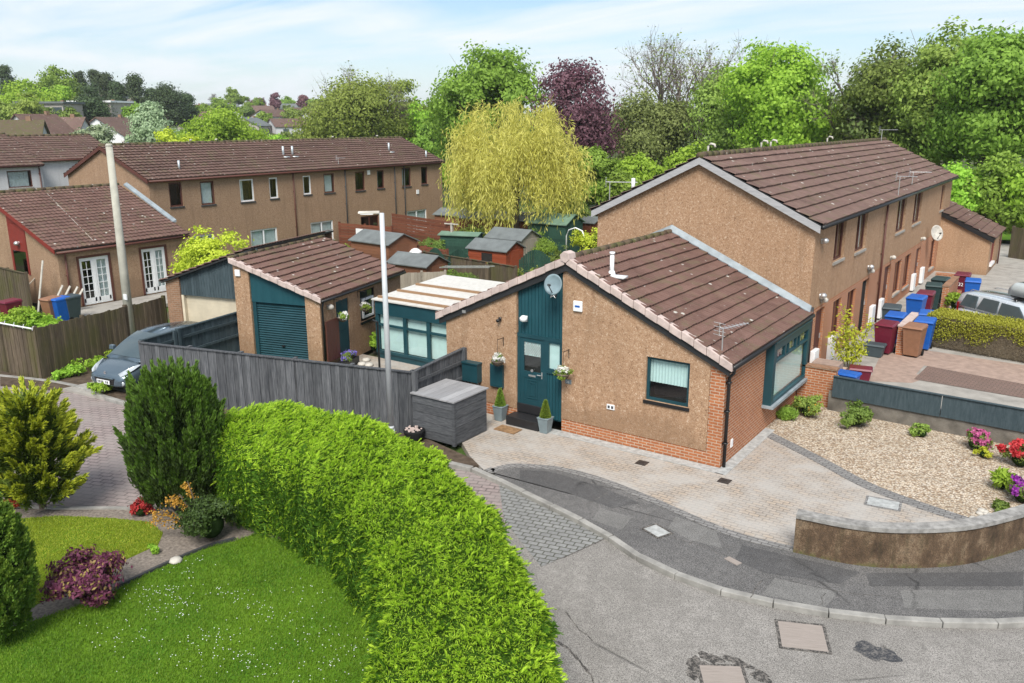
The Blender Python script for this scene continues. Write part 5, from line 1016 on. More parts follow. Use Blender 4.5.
# ------------------------------------------------------------------ cars
def loft(mb,st,m=0):   # st: list of (x, [(y,z)...half ring])
    n=len(st[0][1]); vs=[]
    for x,r in st:
        x=x if hasattr(x,'__len__') else [x]*n
        for i,(y,z) in enumerate(r): vs.append((x[i],y,z))
        for i,(y,z) in list(enumerate(r))[::-1]: vs.append((x[i],-y,z))
    N=2*n; fs=[]
    for i in range(len(st)-1):
        for k in range(N): fs.append((i*N+k,i*N+(k+1)%N,(i+1)*N+(k+1)%N,(i+1)*N+k))
    fs+=[tuple(range(N))[::-1],tuple(range((len(st)-1)*N,len(st)*N))]
    return mb.add(vs,fs,m)
def car(name,label,loc,rot,paint,suv=False):
    r=root(name,label,'car',loc,rot); k=1.06 if suv else 1.0; L=1.06 if suv else 1
    def ring(w,zt,zs=.2,dz=0): return [(0,zt),(w*.5,zt-.01),(w*.82,zt-.045),(w*.97,zt-.13),(w,zt-.24 if zt>.7 else zt-.16),(w*.99,.42),(w*.95,zs+.05),(w*.8,zs),(0,zs)]
    st=[(-2.10,ring(.62,.80,.34)),(-2.04,ring(.76,.90,.26)),(-1.85,ring(.84,.97,.22)),(-1.3,ring(.88,.99,.2)),(-.4,ring(.885,.97,.19)),(.5,ring(.885,.95,.19)),(1.0,ring(.88,.93,.2)),(1.35,ring(.87,.87,.2)),(1.7,ring(.84,.79,.2)),(1.93,ring(.77,.70,.21)),(2.06,ring(.66,.62,.24)),(2.13,ring(.5,.55,.28))]
    st=[(x*L,[(y,z*k) for y,z in q]) for x,q in st]
    m=MB(); loft(m,st); b=m.build('body',paint,r,True); s_=b.modifiers.new('s','SUBSURF'); s_.levels=1;s_.render_levels=2
    def gr(wb,zb,wr,zr): return [(0,zr),(wr*.6,zr-.008),(wr*.9,zr-.035),(wr,zr-.08),((wr+wb)/2,(zr+zb)/2),(wb,zb),(wb*.5,zb-.05),(0,zb-.05)]
    if suv: gs=[(-2.02,gr(.74,.93,.66,1.05)),(-1.9,gr(.78,.93,.64,1.40)),(-1.6,gr(.79,.93,.63,1.46)),(-.7,gr(.8,.92,.64,1.5)),(.2,gr(.8,.9,.63,1.49)),(.55,gr(.8,.9,.6,1.42)),(1.3,gr(.76,.89,.70,.95))]
    else: gs=[(-2.0,gr(.74,.93,.66,.98)),(-1.75,gr(.77,.93,.6,1.26)),(-1.45,gr(.78,.93,.6,1.39)),(-.7,gr(.79,.92,.61,1.48)),(.0,gr(.79,.9,.61,1.50)),(.35,gr(.79,.9,.59,1.46)),(.9,gr(.78,.89,.64,1.18)),(1.42,gr(.74,.86,.70,.90))]
    gs=[(x*L,[(y,z*k) for y,z in q]) for x,q in gs]; m=MB(); loft(m,gs); c=m.build('cabin',paint,r,True)
    o_=.014
    m=MB(); (xa,za,wa),(xb,zb,wb)=((.42,1.44,.53),(1.36,.935,.68)) if not suv else ((.6,1.40,.55),(1.26,.97,.68)); nn=8; vs=[]
    for i in range(nn+1):
        t=i/nn; x=xa+(xb-xa)*t; z=za+(zb-za)*t+ (.045*math.sin(math.pi*t)*(0 if suv else 1)); w_=wa+(wb-wa)*t
        for j in range(nn+1): s=j/nn*2-1; vs.append(((x-.06*s*s)*L+o_,w_*s,(z-.015*s*s)*k+o_*1.3))
    m.add(vs,[(i*(nn+1)+j,(i+1)*(nn+1)+j,(i+1)*(nn+1)+j+1,i*(nn+1)+j+1) for i in range(nn) for j in range(nn)]); m.build('windscreen','glasscar',r,True)
    for s in (1,-1):
        for a,b_ in (((-1.35,-.62),(-.55,.45)) if not suv else ((-1.75,-1.12),(-1.05,-.28))):
            m=MB(); zt=1.36 if not suv else 1.38; x0,x1=a,b_
            m.hexa([(x0*L,s*.765,.99*k),(x1*L,s*.775,.98*k),(x1*L,s*.82,.98*k),(x0*L,s*.815,.99*k)],[((x0+.12)*L,s*.63,zt*k),((x1-.02)*L,s*.635,zt*k),((x1-.02)*L,s*.69,zt*k),((x0+.12)*L,s*.685,zt*k)]); m.build('side_window','glasscar',r)
        if suv: m=MB(); m.hexa([(-.2*L,s*.77,.98*k),(.85*L,s*.77,.97*k),(.85*L,s*.82,.97*k),(-.2*L,s*.82,.98*k)],[(-.2*L,s*.635,1.36*k),(.42*L,s*.63,1.34*k),(.42*L,s*.69,1.34*k),(-.2*L,s*.69,1.36*k)]); m.build('side_window','glasscar',r)
        for x in (-1.32,1.32):
            m=MB(); y=s*.80; m.tube([(x*L,y-s*.1,.31),(x*L,y+s*.09,.31)],.315,28); w_=m.build('wheel','rubber',r,False)
            m=MB(); m.tube([(x*L,y+s*.085,.31),(x*L,y+s*.10,.31)],.21,20); 
            for q in range(7): a_=q*2*math.pi/7; m.beam((x*L,y+s*.1,.31),(x*L+.2*math.cos(a_),y+s*.1,.31+.2*math.sin(a_)),.035,.02,(0,1,0))
            m.build('rim','alu',w_)
        m=MB(); m.hexa([(.95*L,s*.82,.98*k),(1.1*L,s*.82,.98*k),(1.12*L,s*.98,.99*k),(.97*L,s*.98,.99*k)],[(.97*L,s*.82,1.1*k),(1.08*L,s*.82,1.1*k),(1.1*L,s*.97,1.12*k),(.98*L,s*.97,1.12*k)]); m.build('wing_mirror',paint,r,bev=.02)
        # lamps
        P=[(1.42,.80,.80),(1.70,.79,.70),(1.93,.70,.60),(2.0,.60,.545),(1.98,.44,.60),(1.75,.58,.715),(1.52,.70,.79)]
        m=MB(); c0=(1.78,.66,.70); vs=[((p[0]+.03)*L,s*(p[1]+.02),(p[2]+.018)*k) for p in P]+[((c0[0]+.06)*L,s*(c0[1]+.03),(c0[2]+.045)*k)]+[((p[0]-.1)*L,s*(p[1]-.08),(p[2]-.06)*k) for p in P]
        n=7; m.add(vs,[(i,(i+1)%n,n) for i in range(n)]+[(i,(i+1)%n,(i+1)%n+n+1,i+n+1) for i in range(n)]); m.build('headlight','headlamp',r,True)
        m=MB(); m.hexa([(-2.0*L,s*.60,.72*k),(-1.75*L,s*.86,.72*k),(-1.85*L,s*.83,.72*k),(-2.05*L,s*.55,.72*k)],[(-1.98*L,s*.58,1.05*k),(-1.78*L,s*.83,1.08*k),(-1.9*L,s*.78,1.08*k),(-2.06*L,s*.52,1.05*k)]); m.build('tail_light','redglass',r,bev=.01)
        m=MB(); m.tube([(1.93*L,s*.62,.36*k),(2.04*L,s*.62,.36*k)],.075,14); m.build('fog_light','headlamp',r,True)
    m=MB(); m.hexa([(1.98*L,-.48,.31*k),(2.13*L,-.36,.31*k),(2.13*L,.36,.31*k),(1.98*L,.48,.31*k)],[(2.0*L,-.56,.49*k),(2.14*L,-.40,.49*k),(2.14*L,.40,.49*k),(2.0*L,.56,.49*k)]); gr_=m.build('grille','black',r,bev=.01)
    m=MB(); m.box(2.13*L,2.17*L,-.42,.42,.485*k,.53*k); m.build('bumper_bar',paint,r,bev=.015); m=MB(); m.box(2.155*L,2.17*L,-.27,.27,.33*k,.44*k); m.build('number_plate','white',gr_); m=MB()
    for q in range(7):
        if q!=4: m.box(2.171*L,2.173*L,-.23+q*.067,-.19+q*.067,.35*k,.42*k)
    m.build('plate_marks','black',gr_)
    if not suv:   # rearing lion badge
        m=MB(); 
        for a_,b_,w_ in (((0,-.05),(.0,.03),.03),((0,.03),(.035,.065),.03),((0,.01),(.055,.02),.014),((0,-.01),(.05,-.015),.014),((0,-.05),(.03,-.085),.016),((0,-.05),(-.02,-.09),.016),((0,-.03),(-.045,0),.01),((-.045,0),(-.03,.04),.01)):
            m.beam((2.085,a_[0],.615+a_[1]),(2.085 if a_==b_ else 2.08,b_[0],.615+b_[1]),w_,.01,(1,0,0))
        m.build('badge','chrome',r)
    m=MB(); m.box(-2.14*L,-2.1*L,-.26,.26,.62*k,.73*k); m.build('rear_number_plate','cream',r)
    if suv:
        for s in (1,-1): m=MB(); m.tube([(-1.6*L,s*.58,1.5*k),(-1.5*L,s*.58,1.55*k),(.1*L,s*.58,1.56*k),(.25*L,s*.58,1.5*k)],.018,6); m.build('roof_rail','alu',r,True)
    return r
M['glasscar']=plain('car_glass',(.05,.075,.085),.06,.9,var=.05)
car('parked_car','dark blue grey hatchback parked nose out between brown fence and slate gate',(-24.38,15.1,-.0),math.atan2(-1,.14),'carpaint').scale=(1.04,1.04,1.06)
sp_=at(972,300,1.55); dv=Vector((.80,-.60)); cc=(sp_[0]+dv.x*2.5-.45,sp_[1]+dv.y*2.5)
cr=car('parked_car','silver estate car with roof rails parked behind the clipped hedge at right edge',(cc[0]+.1,cc[1]+.5,.38),math.atan2(dv.y,dv.x),'silver',True)
r=root('roof_box','long pale grey roof box with dark base on the silver car','roof box',(cc[0]+.1+dv.x*.75,cc[1]+.5+dv.y*.75,.38+1.69),math.atan2(dv.y,dv.x)); m=MB(); loft(m,[(-1.0,[(0,.36),(.3,.35),(.42,.26),(.45,.05),(0,.03)]),(-.8,[(0,.48),(.36,.47),(.47,.36),(.5,.04),(0,.02)]),(.6,[(0,.48),(.36,.47),(.47,.36),(.5,.04),(0,.02)]),(1.1,[(0,.28),(.3,.25),(.36,.18),(.38,.05),(0,.03)])]); m.build('lid','roofbox',r,True); m=MB(); loft(m,[(-.95,[(0,.04),(.36,.04),(.36,-.03),(0,-.05)]),(1.0,[(0,.04),(.33,.04),(.33,-.03),(0,-.05)])]); m.box(-.6,-.5,-.6,.6,-.1,-.04); m.box(.4,.5,-.6,.6,-.1,-.04); m.build('base','black',r)
# ------------------------------------------------------------------ planting
def core(par,R,c,mat='core',n=14,name='inner_growth'):
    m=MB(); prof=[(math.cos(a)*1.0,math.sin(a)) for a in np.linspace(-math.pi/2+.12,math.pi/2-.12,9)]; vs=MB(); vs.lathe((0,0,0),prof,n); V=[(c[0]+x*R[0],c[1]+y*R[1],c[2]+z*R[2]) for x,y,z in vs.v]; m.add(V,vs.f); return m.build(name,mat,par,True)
def plumes(name,par,base,R,H,npl,pl,up,leafL,leafW,mats,per,seed,tip=.6,z0=.0,thick=.10,shape=1.0,splay=.35,cone=0):
    rg=np.random.default_rng(seed); P=[];D=[];mi=[]
    d=sph(npl,rg,-.85); hz=(d[:,2]+1)/2
    for k in range(npl):
        h=z0+H*hz[k]*.93; rr=math.sin(math.acos(max(-1,min(1,d[k,2]*shape))))**.7; a=math.atan2(d[k,1],d[k,0])
        rr=rr if not cone else min(1,(1-hz[k])**.7*1.35)*min(1,.55+hz[k]*2.2); rad_=R*rr*rg.uniform(.68,.88); o_=np.array([math.cos(a),math.sin(a),0.]); b=np.array([rad_*math.cos(a),rad_*math.sin(a),h]); dr_=unit((o_*(1-up)+np.array([0,0,up+.25*hz[k]])+rg.normal(size=3)*.12)[None])[0]; ln=pl*rg.uniform(.7,1.25)
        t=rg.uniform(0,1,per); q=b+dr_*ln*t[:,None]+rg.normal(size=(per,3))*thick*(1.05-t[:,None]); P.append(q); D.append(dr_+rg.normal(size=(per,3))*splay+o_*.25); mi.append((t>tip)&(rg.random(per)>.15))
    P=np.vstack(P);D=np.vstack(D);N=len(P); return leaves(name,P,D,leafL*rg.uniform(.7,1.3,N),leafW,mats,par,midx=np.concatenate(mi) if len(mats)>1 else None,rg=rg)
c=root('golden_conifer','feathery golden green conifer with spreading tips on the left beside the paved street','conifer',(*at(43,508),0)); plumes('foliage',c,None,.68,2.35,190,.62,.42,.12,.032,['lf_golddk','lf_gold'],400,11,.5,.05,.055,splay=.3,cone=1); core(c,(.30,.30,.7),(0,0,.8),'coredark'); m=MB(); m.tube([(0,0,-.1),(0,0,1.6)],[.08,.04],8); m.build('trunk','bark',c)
c=root('dark_conifer','large dense dark green conifer left of the bright hedge in the garden','conifer',(-15.2,9.5,0)); plumes('foliage',c,None,1.02,2.75,420,.55,.86,.11,.035,['lf_dark','lf_conif'],380,12,.40,.05,.05,splay=.2); core(c,(.72,.72,1.15),(0,0,1.3),'coredark'); m=MB(); m.tube([(0,0,-.1),(0,0,1.6)],[.1,.04],8); m.build('trunk','bark',c)
c=root('clipped_conifer','rounded clipped green conifer cut off by the left edge of the lawn','conifer',(*at(-4,640),0)); plumes('foliage',c,None,.72,2.35,460,.2,.7,.07,.03,['lf_conif','lf_green'],200,13,.5,.05,.045,splay=.3); core(c,(.55,.55,1.0),(0,0,1.1),'coredark'); m=MB(); m.tube([(0,0,-.1),(0,0,1.2)],[.08,.04],8); m.build('trunk','bark',c)
def bush(name,label,loc,R,H,mat,N=4000,leaf=.07,K=9,seed=1,cat='shrub',corem='core',flowers=None,nf=120,fs=.06,ratio=.55,group=None,subr=.09,stems=True,sub=8):
    r=root(name,label,cat,loc,0,group); P,O,bc,br=crownpts((0,0,H*.5),(R,R,H*.52),K,sub,N,seed,br=(.32,.45),subr=subr); k=P[:,2]>.01; cloud('foliage',P[k],O[k],leaf,leaf*ratio,mat,r,seed)
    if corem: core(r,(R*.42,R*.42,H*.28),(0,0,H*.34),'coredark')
    if stems:
        m=MB(); rg=random.Random(seed)
        for b in bc[:7]: m.tube([(0,0,-.03),(b[0]*.5,b[1]*.5,b[2]*.45),tuple(b)],[.018+R*.012,.012,.004],5)
        m.build('stems','bark',r)
    if flowers:
        rg=np.random.default_rng(seed+5); P,O,_,_=crownpts((0,0,H*.54),(R*1.05,R*1.05,H*.52),K,6,nf*4,seed,br=(.34,.47),subr=.05); k=(P[:,2]>H*.3); P=P[k];O=O[k]; cloud('flowers',P,O,fs,fs*.8,flowers,r,seed+3)
    return r
bush('purple_shrub','purple leaved shrub with yellow flecks at the edge of the lawn',(*at(88,600),0),.66,.88,'lf_purple',7000,.075,12,21)
bush('red_shrub','small bright red leaved shrub between mossy lawn and paved street',(*at(141,516),0),.27,.34,'lf_red',1500,.06,6,22)
bush('red_shrub','small dark red shrub at the foot of the golden conifer',(*at(13,508),0),.25,.35,'lf_red',1200,.06,6,23)
r=bush('berberis','dark leaved shrub with arching orange flowered stems under the dark conifer',(*at(212,540),0),.62,1.05,'lf_dark',5000,.06,10,24)
rg=np.random.default_rng(3); P=[];m=MB()
for a,b,h in (((-.3,-.2),(-.55,-.45),1.0),((-.2,-.3),(-.75,-.75),.75),((-.1,-.2),(-.95,-.7),.5),((0,-.3),(-.45,-.2),1.3),((-.2,-.1),(-.85,-.35),.9)):
    p=[(a[0]*.3,a[1]*.3,.1),((a[0]+b[0])/2,(a[1]+b[1])/2,h),(b[0],b[1],h*.85)]; m.tube(p,[.014,.01,.004],5)
    for t in np.linspace(.45,1,45): q=(1-t)**2*np.array(p[0])+2*t*(1-t)*np.array(p[1])*1.0+t*t*np.array(p[2]); P.append(q+rg.normal(size=3)*.045)
m.build('arching_stems','bark',r); P=np.array(P); P=np.repeat(P,3,0)+rg.normal(size=(len(P)*3,3))*.02; leaves('orange_flowers',P,rg.normal(size=P.shape),.045,.035,'lf_orange',r)
bush('low_plant','small bright green tuft in the strip between the two lawns',(*at(154,552),0),.15,.14,'lf_bright',500,.05,4,25,'plant')
# beds and lawns
sheet('garden_bed',[at(-120,560),at(-40,512),at(0,506),at(60,508),at(120,508),at(165,511),at(205,500),(-15.6,10.6),(-12,11.0),(-9.5,10.6),(-5,7),(-3,3),(-16,1),at(-120,760)],-.004,'soilg',.2)
L1=[at(-60,660),at(10,628),at(60,612),at(100,598),at(128,584),at(165,565),at(205,548),at(234,541),(-13.0,9.7),(-11.6,9.8),(-10,9.3),(-8.7,8.9),(-7.2,7.6),(-5.8,5.6),(-4.5,3.2),(-13,2)]
sheet('front_lawn',L1,.0,'lawn',.1)
L2=[at(-60,560),at(10,519),at(60,516),at(110,518),at(150,522),at(163,533),at(158,545),at(140,553),at(112,566),at(80,580),at(40,603),at(0,620),at(-60,650)]
sheet('mossy_lawn',L2,.0,'lawn2',.1)
m=MB(); strip(m,smoothline([at(118,588),at(140,578),at(165,566),at(205,549),at(236,540)],4),.06,-.05,.05,1); o=m.build('bed_edging','dkgrey'); o['kind']='structure'
m=MB(); strip(m,smoothline([at(0,507),at(60,509.5),at(120,509.5),at(165,512),at(200,503)],4),.09,-.15,.03,1); o=m.build('street_kerb','kerb'); o['kind']='structure'
rock('rock','rounded pale stone beside the edging of the front lawn',(*at(176,562),0),.13)
def inpoly(P,poly):
    x,y=P[:,0],P[:,1]; c=np.zeros(len(P),bool); n=len(poly); j=n-1
    for i in range(n):
        xi,yi=poly[i];xj,yj=poly[j]; t=((yi>y)!=(yj>y))&(x<(xj-xi)*(y-yi)/(yj-yi+1e-12)+xi); c^=t; j=i
    return c
def blades(name,poly,N,L,W,mat,seed,lean=.5):
    rg=np.random.default_rng(seed); A=np.array(poly); P=rg.uniform(A.min(0),A.max(0),(N*3,2)); P=P[inpoly(P,poly)][:N]; n=len(P); P=np.column_stack([P,np.full(n,-.005)]); D=rg.normal(size=(n,3))*lean; D[:,2]=1
    h=.6+.4*np.sin(P[:,0]*2.1+1)*np.sin(P[:,1]*1.7); o=leaves(name,P,D,L*rg.uniform(.5,1.3,n)*(.8+.4*h),W,mat,None,rg=rg); o['kind']='stuff'; o['label']=''; del o['label']; return o
o=blades('grass',L1,110000,.06,.012,'lf_grass',31); tag(o,'green lawn grass in front of the bright hedge','grass',kind='stuff')
o=blades('grass',L2,40000,.04,.012,'lf_grass2',32); tag(o,'yellowish mossy grass of the small back lawn','grass',kind='stuff')
rg=np.random.default_rng(33); ctr=[at(x,y) for x,y in [(200,655),(215,640),(300,650),(235,600),(180,610),(330,640),(250,665),(150,600),(345,665),(190,575),(120,640),(165,595),(280,620),(310,600)]]
P=[]
for c_ in ctr: n=int(rg.integers(12,45)); P.append(np.column_stack([rg.normal(c_[0],rg.uniform(.12,.5),n),rg.normal(c_[1],rg.uniform(.1,.35),n)]))
P=np.vstack(P); P=P[inpoly(P,L1)]; m=MB()
for x,y in P: z=.05+random.uniform(0,.02); q=random.uniform(.006,.010); m.lathe((x,y,z),[(q*.4,-.004),(q,0),(q*.4,.004)],6)
tag(m.build('daisies','white'),'small white daisies scattered over the front lawn','daisies',kind='stuff')
# bright hedge
BUSHES=1
HL=smoothline([(-15.15,10.35),(-14.3,9.75),(-12.9,9.6),(-11.5,9.55),(-10.1,9.15),(-8.8,8.55),(-7.6,7.6),(-6.4,6.2),(-5.2,4.4),(-4.0,2.4)],5)
HR=smoothline([(-15.35,10.9),(-15.2,11.9),(-14.2,12.4),(-12.4,12.5),(-10.6,12.1),(-9.0,11.3),(-7.1,10.05),(-5.4,8.5),(-3.9,6.7),(-2.5,4.6)],5)
HH=1.78
def hsurf(t,s,rg=None):
    HLa=np.array(HL);HRa=np.array(HR);n=len(HLa)-1; f=np.clip(t*n,0,n-1e-6); i=f.astype(int); w_=(f-i)[:,None]; l=HLa[i]*(1-w_)+HLa[i+1]*w_; r_=HRa[i]*(1-w_)+HRa[i+1]*w_; c_=(l+r_)/2; v=(r_-l)/2
    pf=np.array([(-.97,0),(-1.0,.3),(-1.0,.6),(-.985,.76),(-.94,.87),(-.86,.945),(-.74,.985),(-.5,1.0),(0,1.01),(.5,1.0),(.74,.985),(.86,.945),(.94,.87),(.985,.76),(1.0,.6),(1.0,.3),(.97,0)]); cl=np.concatenate([[0],np.cumsum(np.linalg.norm(np.diff(pf*np.array([1.25,1.78]),axis=0),axis=1))]); cl/=cl[-1]; x=np.interp(s,cl,pf[:,0]); z=np.interp(s,cl,pf[:,1])
    bulge=1+.05*np.sin(t*43)+.03*np.sin(t*91+s*9); hh=HH*(1+.018*np.sin(t*37+s*3)+.012*np.sin(t*80))
    endf=np.clip(t/.05,0.15,1)**.6
    P=np.column_stack([c_+v*(x*bulge*endf)[:,None]*-1*-1,z*hh*np.clip(t/.03,.75,1)]); return P,c_
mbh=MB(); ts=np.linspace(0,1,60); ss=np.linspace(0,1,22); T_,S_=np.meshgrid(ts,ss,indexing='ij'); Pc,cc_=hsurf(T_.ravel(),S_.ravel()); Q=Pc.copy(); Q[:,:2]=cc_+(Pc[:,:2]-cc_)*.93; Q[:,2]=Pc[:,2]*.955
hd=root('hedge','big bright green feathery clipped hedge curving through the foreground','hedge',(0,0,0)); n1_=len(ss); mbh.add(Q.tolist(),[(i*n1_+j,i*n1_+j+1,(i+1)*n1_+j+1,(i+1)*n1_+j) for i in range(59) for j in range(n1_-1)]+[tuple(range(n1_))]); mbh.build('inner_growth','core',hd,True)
rg=np.random.default_rng(41); Ns=8500; gt=np.linspace(0,1,200); gs=np.linspace(0.0,1.0,160); GT,GS=np.meshgrid(gt,gs,indexing='ij'); GP=hsurf(GT.ravel(),GS.ravel())[0].reshape(200,160,3)
ga=np.linalg.norm(np.cross(GP[1:,:-1]-GP[:-1,:-1],GP[:-1,1:]-GP[:-1,:-1]),axis=2).ravel(); ix=rg.choice(len(ga),Ns,p=ga/ga.sum()); t=gt[ix//159]+rg.random(Ns)/199; s=np.clip(gs[ix%159]+rg.random(Ns)/159,.001,.99)
P0,c0=hsurf(t,s); P1,_=hsurf(np.clip(t+.004,0,1),s); P2,_=hsurf(t,np.clip(s+.01,0,1)); nrm=unit(np.cross(P2-P0,P1-P0)); nrm*=np.sign(((P0-np.column_stack([c0,np.full(Ns,HH*.5)]))*nrm).sum(1))[:,None]
# each spray: a fan of blades along a drooping stem
flow=unit(np.column_stack([P1[:,:2]-P0[:,:2],np.zeros(Ns)])); per=22
sd_=unit(nrm*.62+flow*.70+np.array([0,0,.22])+rg.normal(size=(Ns,3))*.28); ln=rg.uniform(.10,.24,Ns)
tt=np.tile(np.linspace(.05,1,per),Ns); B=np.repeat(P0-nrm*.05,per,0); SD=np.repeat(sd_,per,0); lnr=np.repeat(ln,per); lat=unit(np.cross(SD,np.repeat(unit(nrm+rg.normal(size=(Ns,3))*.3),per,0))); sgn=np.tile(np.array([1,-1]*(per//2)),Ns)[:,None]
PP=B+SD*(tt*lnr)[:,None]; PP[:,2]-=.04*(tt**2); DD=SD*(1.0)+lat*sgn*(.55-.35*tt)[:,None]+rg.normal(size=PP.shape)*.13
mi=(np.repeat((rg.random(Ns)<np.where(nrm[:,2]>.55,.12,np.where(nrm[:,2]>.25,.4,.72))),per))|(tt<.15)  # steep sides and spray bases take the darker leaf colour as painted shade
leaves('foliage',PP,DD,.082*(1.25-.5*tt)*rg.uniform(.8,1.2,len(PP)),.015,['lf_hedge','lf_hedge_shade'],hd,side=np.repeat(nrm,per,0)+rg.normal(size=PP.shape)*.45,midx=mi,rg=rg)
Nq=230000; ix=rg.choice(len(ga),Nq,p=ga/ga.sum()); t=gt[ix//159]+rg.random(Nq)/199; s=np.clip(gs[ix%159]+rg.random(Nq)/159,.001,.99)
P0,c0=hsurf(t,s); P1,_=hsurf(np.clip(t+.004,0,1),s); P2,_=hsurf(t,np.clip(s+.01,0,1)); nrm=unit(np.cross(P2-P0,P1-P0)); nrm*=np.sign(((P0-np.column_stack([c0,np.full(Nq,HH*.5)]))*nrm).sum(1))[:,None]; flow=unit(np.column_stack([P1[:,:2]-P0[:,:2],np.zeros(Nq)]))
wv=np.sin(P0[:,0]*5.1+P0[:,2]*3)*np.sin(P0[:,1]*6.3)+.6*np.sin(P0[:,0]*13+P0[:,1]*9); dep=rg.uniform(-.07,.03,Nq)+.028*wv
fw_=unit(flow*1.0+np.cross(flow,nrm)*(.35*np.sin(P0[:,0]*3.3)*np.cos(P0[:,1]*4.1))[:,None])
leaves('fine_foliage',P0+nrm*dep[:,None],fw_*.85+nrm*.42+np.array([0,0,.08])+rg.normal(size=P0.shape)*.30,.095*rg.uniform(.6,1.3,Nq),.011,['lf_hedge','lf_hedge_shade'],hd,side=nrm+rg.normal(size=P0.shape)*.5,midx=(dep<-.035)|(rg.random(Nq)<np.where(nrm[:,2]>.55,.10,np.where(nrm[:,2]>.25,.45,.80))),rg=rg)  # shade on sides and sunken blades is painted by leaf colour, plus random variation
m=MB()
for k in range(26): P_,c_=hsurf(np.array([(k+.5)/26]),np.array([.5])); m.tube([(c_[0][0],c_[0][1],-.1),(c_[0][0]+.05,c_[0][1],1.2)],[.05,.03],6)
m.build('stems','bark',hd)
# hedge at right
hr=root('clipped_hedge','low clipped hedge with olive top and bare twiggy sides in front of the silver car','hedge',(-4.25,30.7,.55),math.radians(-11)); rg=np.random.default_rng(51); N=42000; Lh,Wh,Ht=9,1.25,1.08
x=rg.uniform(0,Lh,N); f=rg.random(N); P=np.empty((N,3)); Dn=np.empty((N,3)); a_=f<.40; b_=(f>=.40)&(f<.8); c_=f>=.8
P[a_]=np.column_stack([x[a_],rg.uniform(0,Wh,a_.sum()),np.full(a_.sum(),Ht)]); Dn[a_]=(0,0,1); P[b_]=np.column_stack([x[b_],np.zeros(b_.sum()),rg.uniform(0,Ht,b_.sum())]); Dn[b_]=(0,-1,.2); nc_=c_.sum(); P[c_]=np.column_stack([np.where(rg.random(nc_)<.5,0,0),rg.uniform(0,Wh,nc_),rg.uniform(0,Ht,nc_)]); Dn[c_]=(-1,0,.2)
P+=rg.normal(size=P.shape)*.03; hi=P[:,2]+.18*np.sin(x*1.9)+.12*np.sin(x*4.7)+rg.normal(size=N)*.08>.52; leaves('foliage',P,Dn+rg.normal(size=P.shape)*.9,.07,np.where(hi,.04,.012),['twig_hedge','moss_hedge'],hr,midx=hi); m=MB(); m.box(.04,Lh,.04,Wh,0,Ht-.03); m.build('inner_growth','twig_hedge',hr,bev=.08)
# plants in the gravel
g_=[('sh1','shrub','yellow mottled shrub in gravel by the bungalow bay window',(800,414),.42,.62,'lf_yolive',None),('sh2','shrub','dark green low shrub against the retaining wall, middle of gravel bed',(852,428),.48,.55,'lf_green',None),('sh3','shrub','small light green tuft in the gravel below the retaining wall',(921,436),.28,.36,'lf_yolive',None)]
bush('mottled_shrub','mottled yellow shrub in the gravel beside the bay window',(*at(806,416),0),.42,.62,'lf_yolive',3500,.07,8,61,flowers='lf_orange',nf=40,fs=.05)
bush('grassy_plant','dark green strappy plant at the foot of the bay window wall',(*at(788,418),0),.33,.42,'lf_green',2500,.1,6,62,ratio=.22,cat='plant')
bush('low_shrub','low dark green shrub beside the left end of the retaining wall',(*at(853,426),0),.50,.56,'lf_mid',4000,.08,8,63)
bush('leafy_plant','tall thin green plant against the low brick wall',(*at(817,400),0),.2,.75,'lf_green',900,.1,5,64,cat='plant')
bush('small_tuft','small yellow green tuft in the gravel below the dark boards',(*at(921,437),0),.30,.32,'lf_yolive',1500,.06,6,65,cat='plant')
bush('azalea','pink flowering azalea in the gravel under the retaining wall',(*at(974,450),0),.36,.55,'lf_mid',1800,.06,8,66,flowers='fl_pink',nf=420,fs=.07)
bush('small_shrub','small lime green shrub just in front of the pink azalea',(*at(983,458),0),.2,.3,'lf_gold',900,.05,5,67)
bush('azalea','bright red flowering azalea at the right edge beyond the gravel',(*at(1020,467),0),.48,.6,'lf_mid',2000,.06,8,68,flowers='fl_red',nf=650,fs=.075)
bush('azalea','deep purple flowering azalea at the right edge behind the curved wall',(*at(1021,503),0),.36,.5,'lf_mid',1600,.06,8,69,flowers='fl_purple',nf=480,fs=.07)
bush('leafy_plant','broad leaved green plant in gravel left of the purple azalea',(*at(1002,490),0),.24,.42,'lf_bright',350,.2,5,70,cat='plant',ratio=.35)
bush('low_plant','low green rosette plant at the inner end of the curved wall',(*at(1000,512),0),.26,.2,'lf_mid',900,.08,5,71,cat='plant')
for k in range(9): rock('rock','pale rounded stone beside the curved wall at the gravel tip',(*at(978+random.uniform(-8,12),516+random.uniform(-6,5)),.0),random.uniform(.05,.09))['group']='pale stones at the tip of the gravel'
# sapling behind retaining wall
r=root('sapling','thin yellow leaved sapling behind the dark boards beside the terrace','tree',(*at(848,372,.55),.55)); m=MB(); rg=np.random.default_rng(72); Pl=[]
for a,h in ((-.25,1.9),(.45,1.65),(.1,1.3),(-.5,1.2),(.3,.9),(-.15,1.5)):
    pts=[(0,0,0),(a*.6,a*.2,h*.5),(a,a*.3,h)]; m.tube(pts,[.02,.013,.005],5)
    for t in np.linspace(.3,1,60): q=np.array(pts[0])*(1-t)**2+2*t*(1-t)*np.array(pts[1])+t*t*np.array(pts[2]); Pl.append(q+rg.normal(size=3)*.08)
m.build('trunk','bark',r); Pl=np.repeat(np.array(Pl),4,0)+rg.normal(size=(len(Pl)*4,3))*.05; leaves('leaves',Pl,rg.normal(size=Pl.shape),.1,.05,'lf_gold',r)
bush('green_shrub','leafy green shrub beside the tail light of the silver car',(*at(955,312,.55),.55),.45,.9,'lf_bright',1500,.12,6,73)
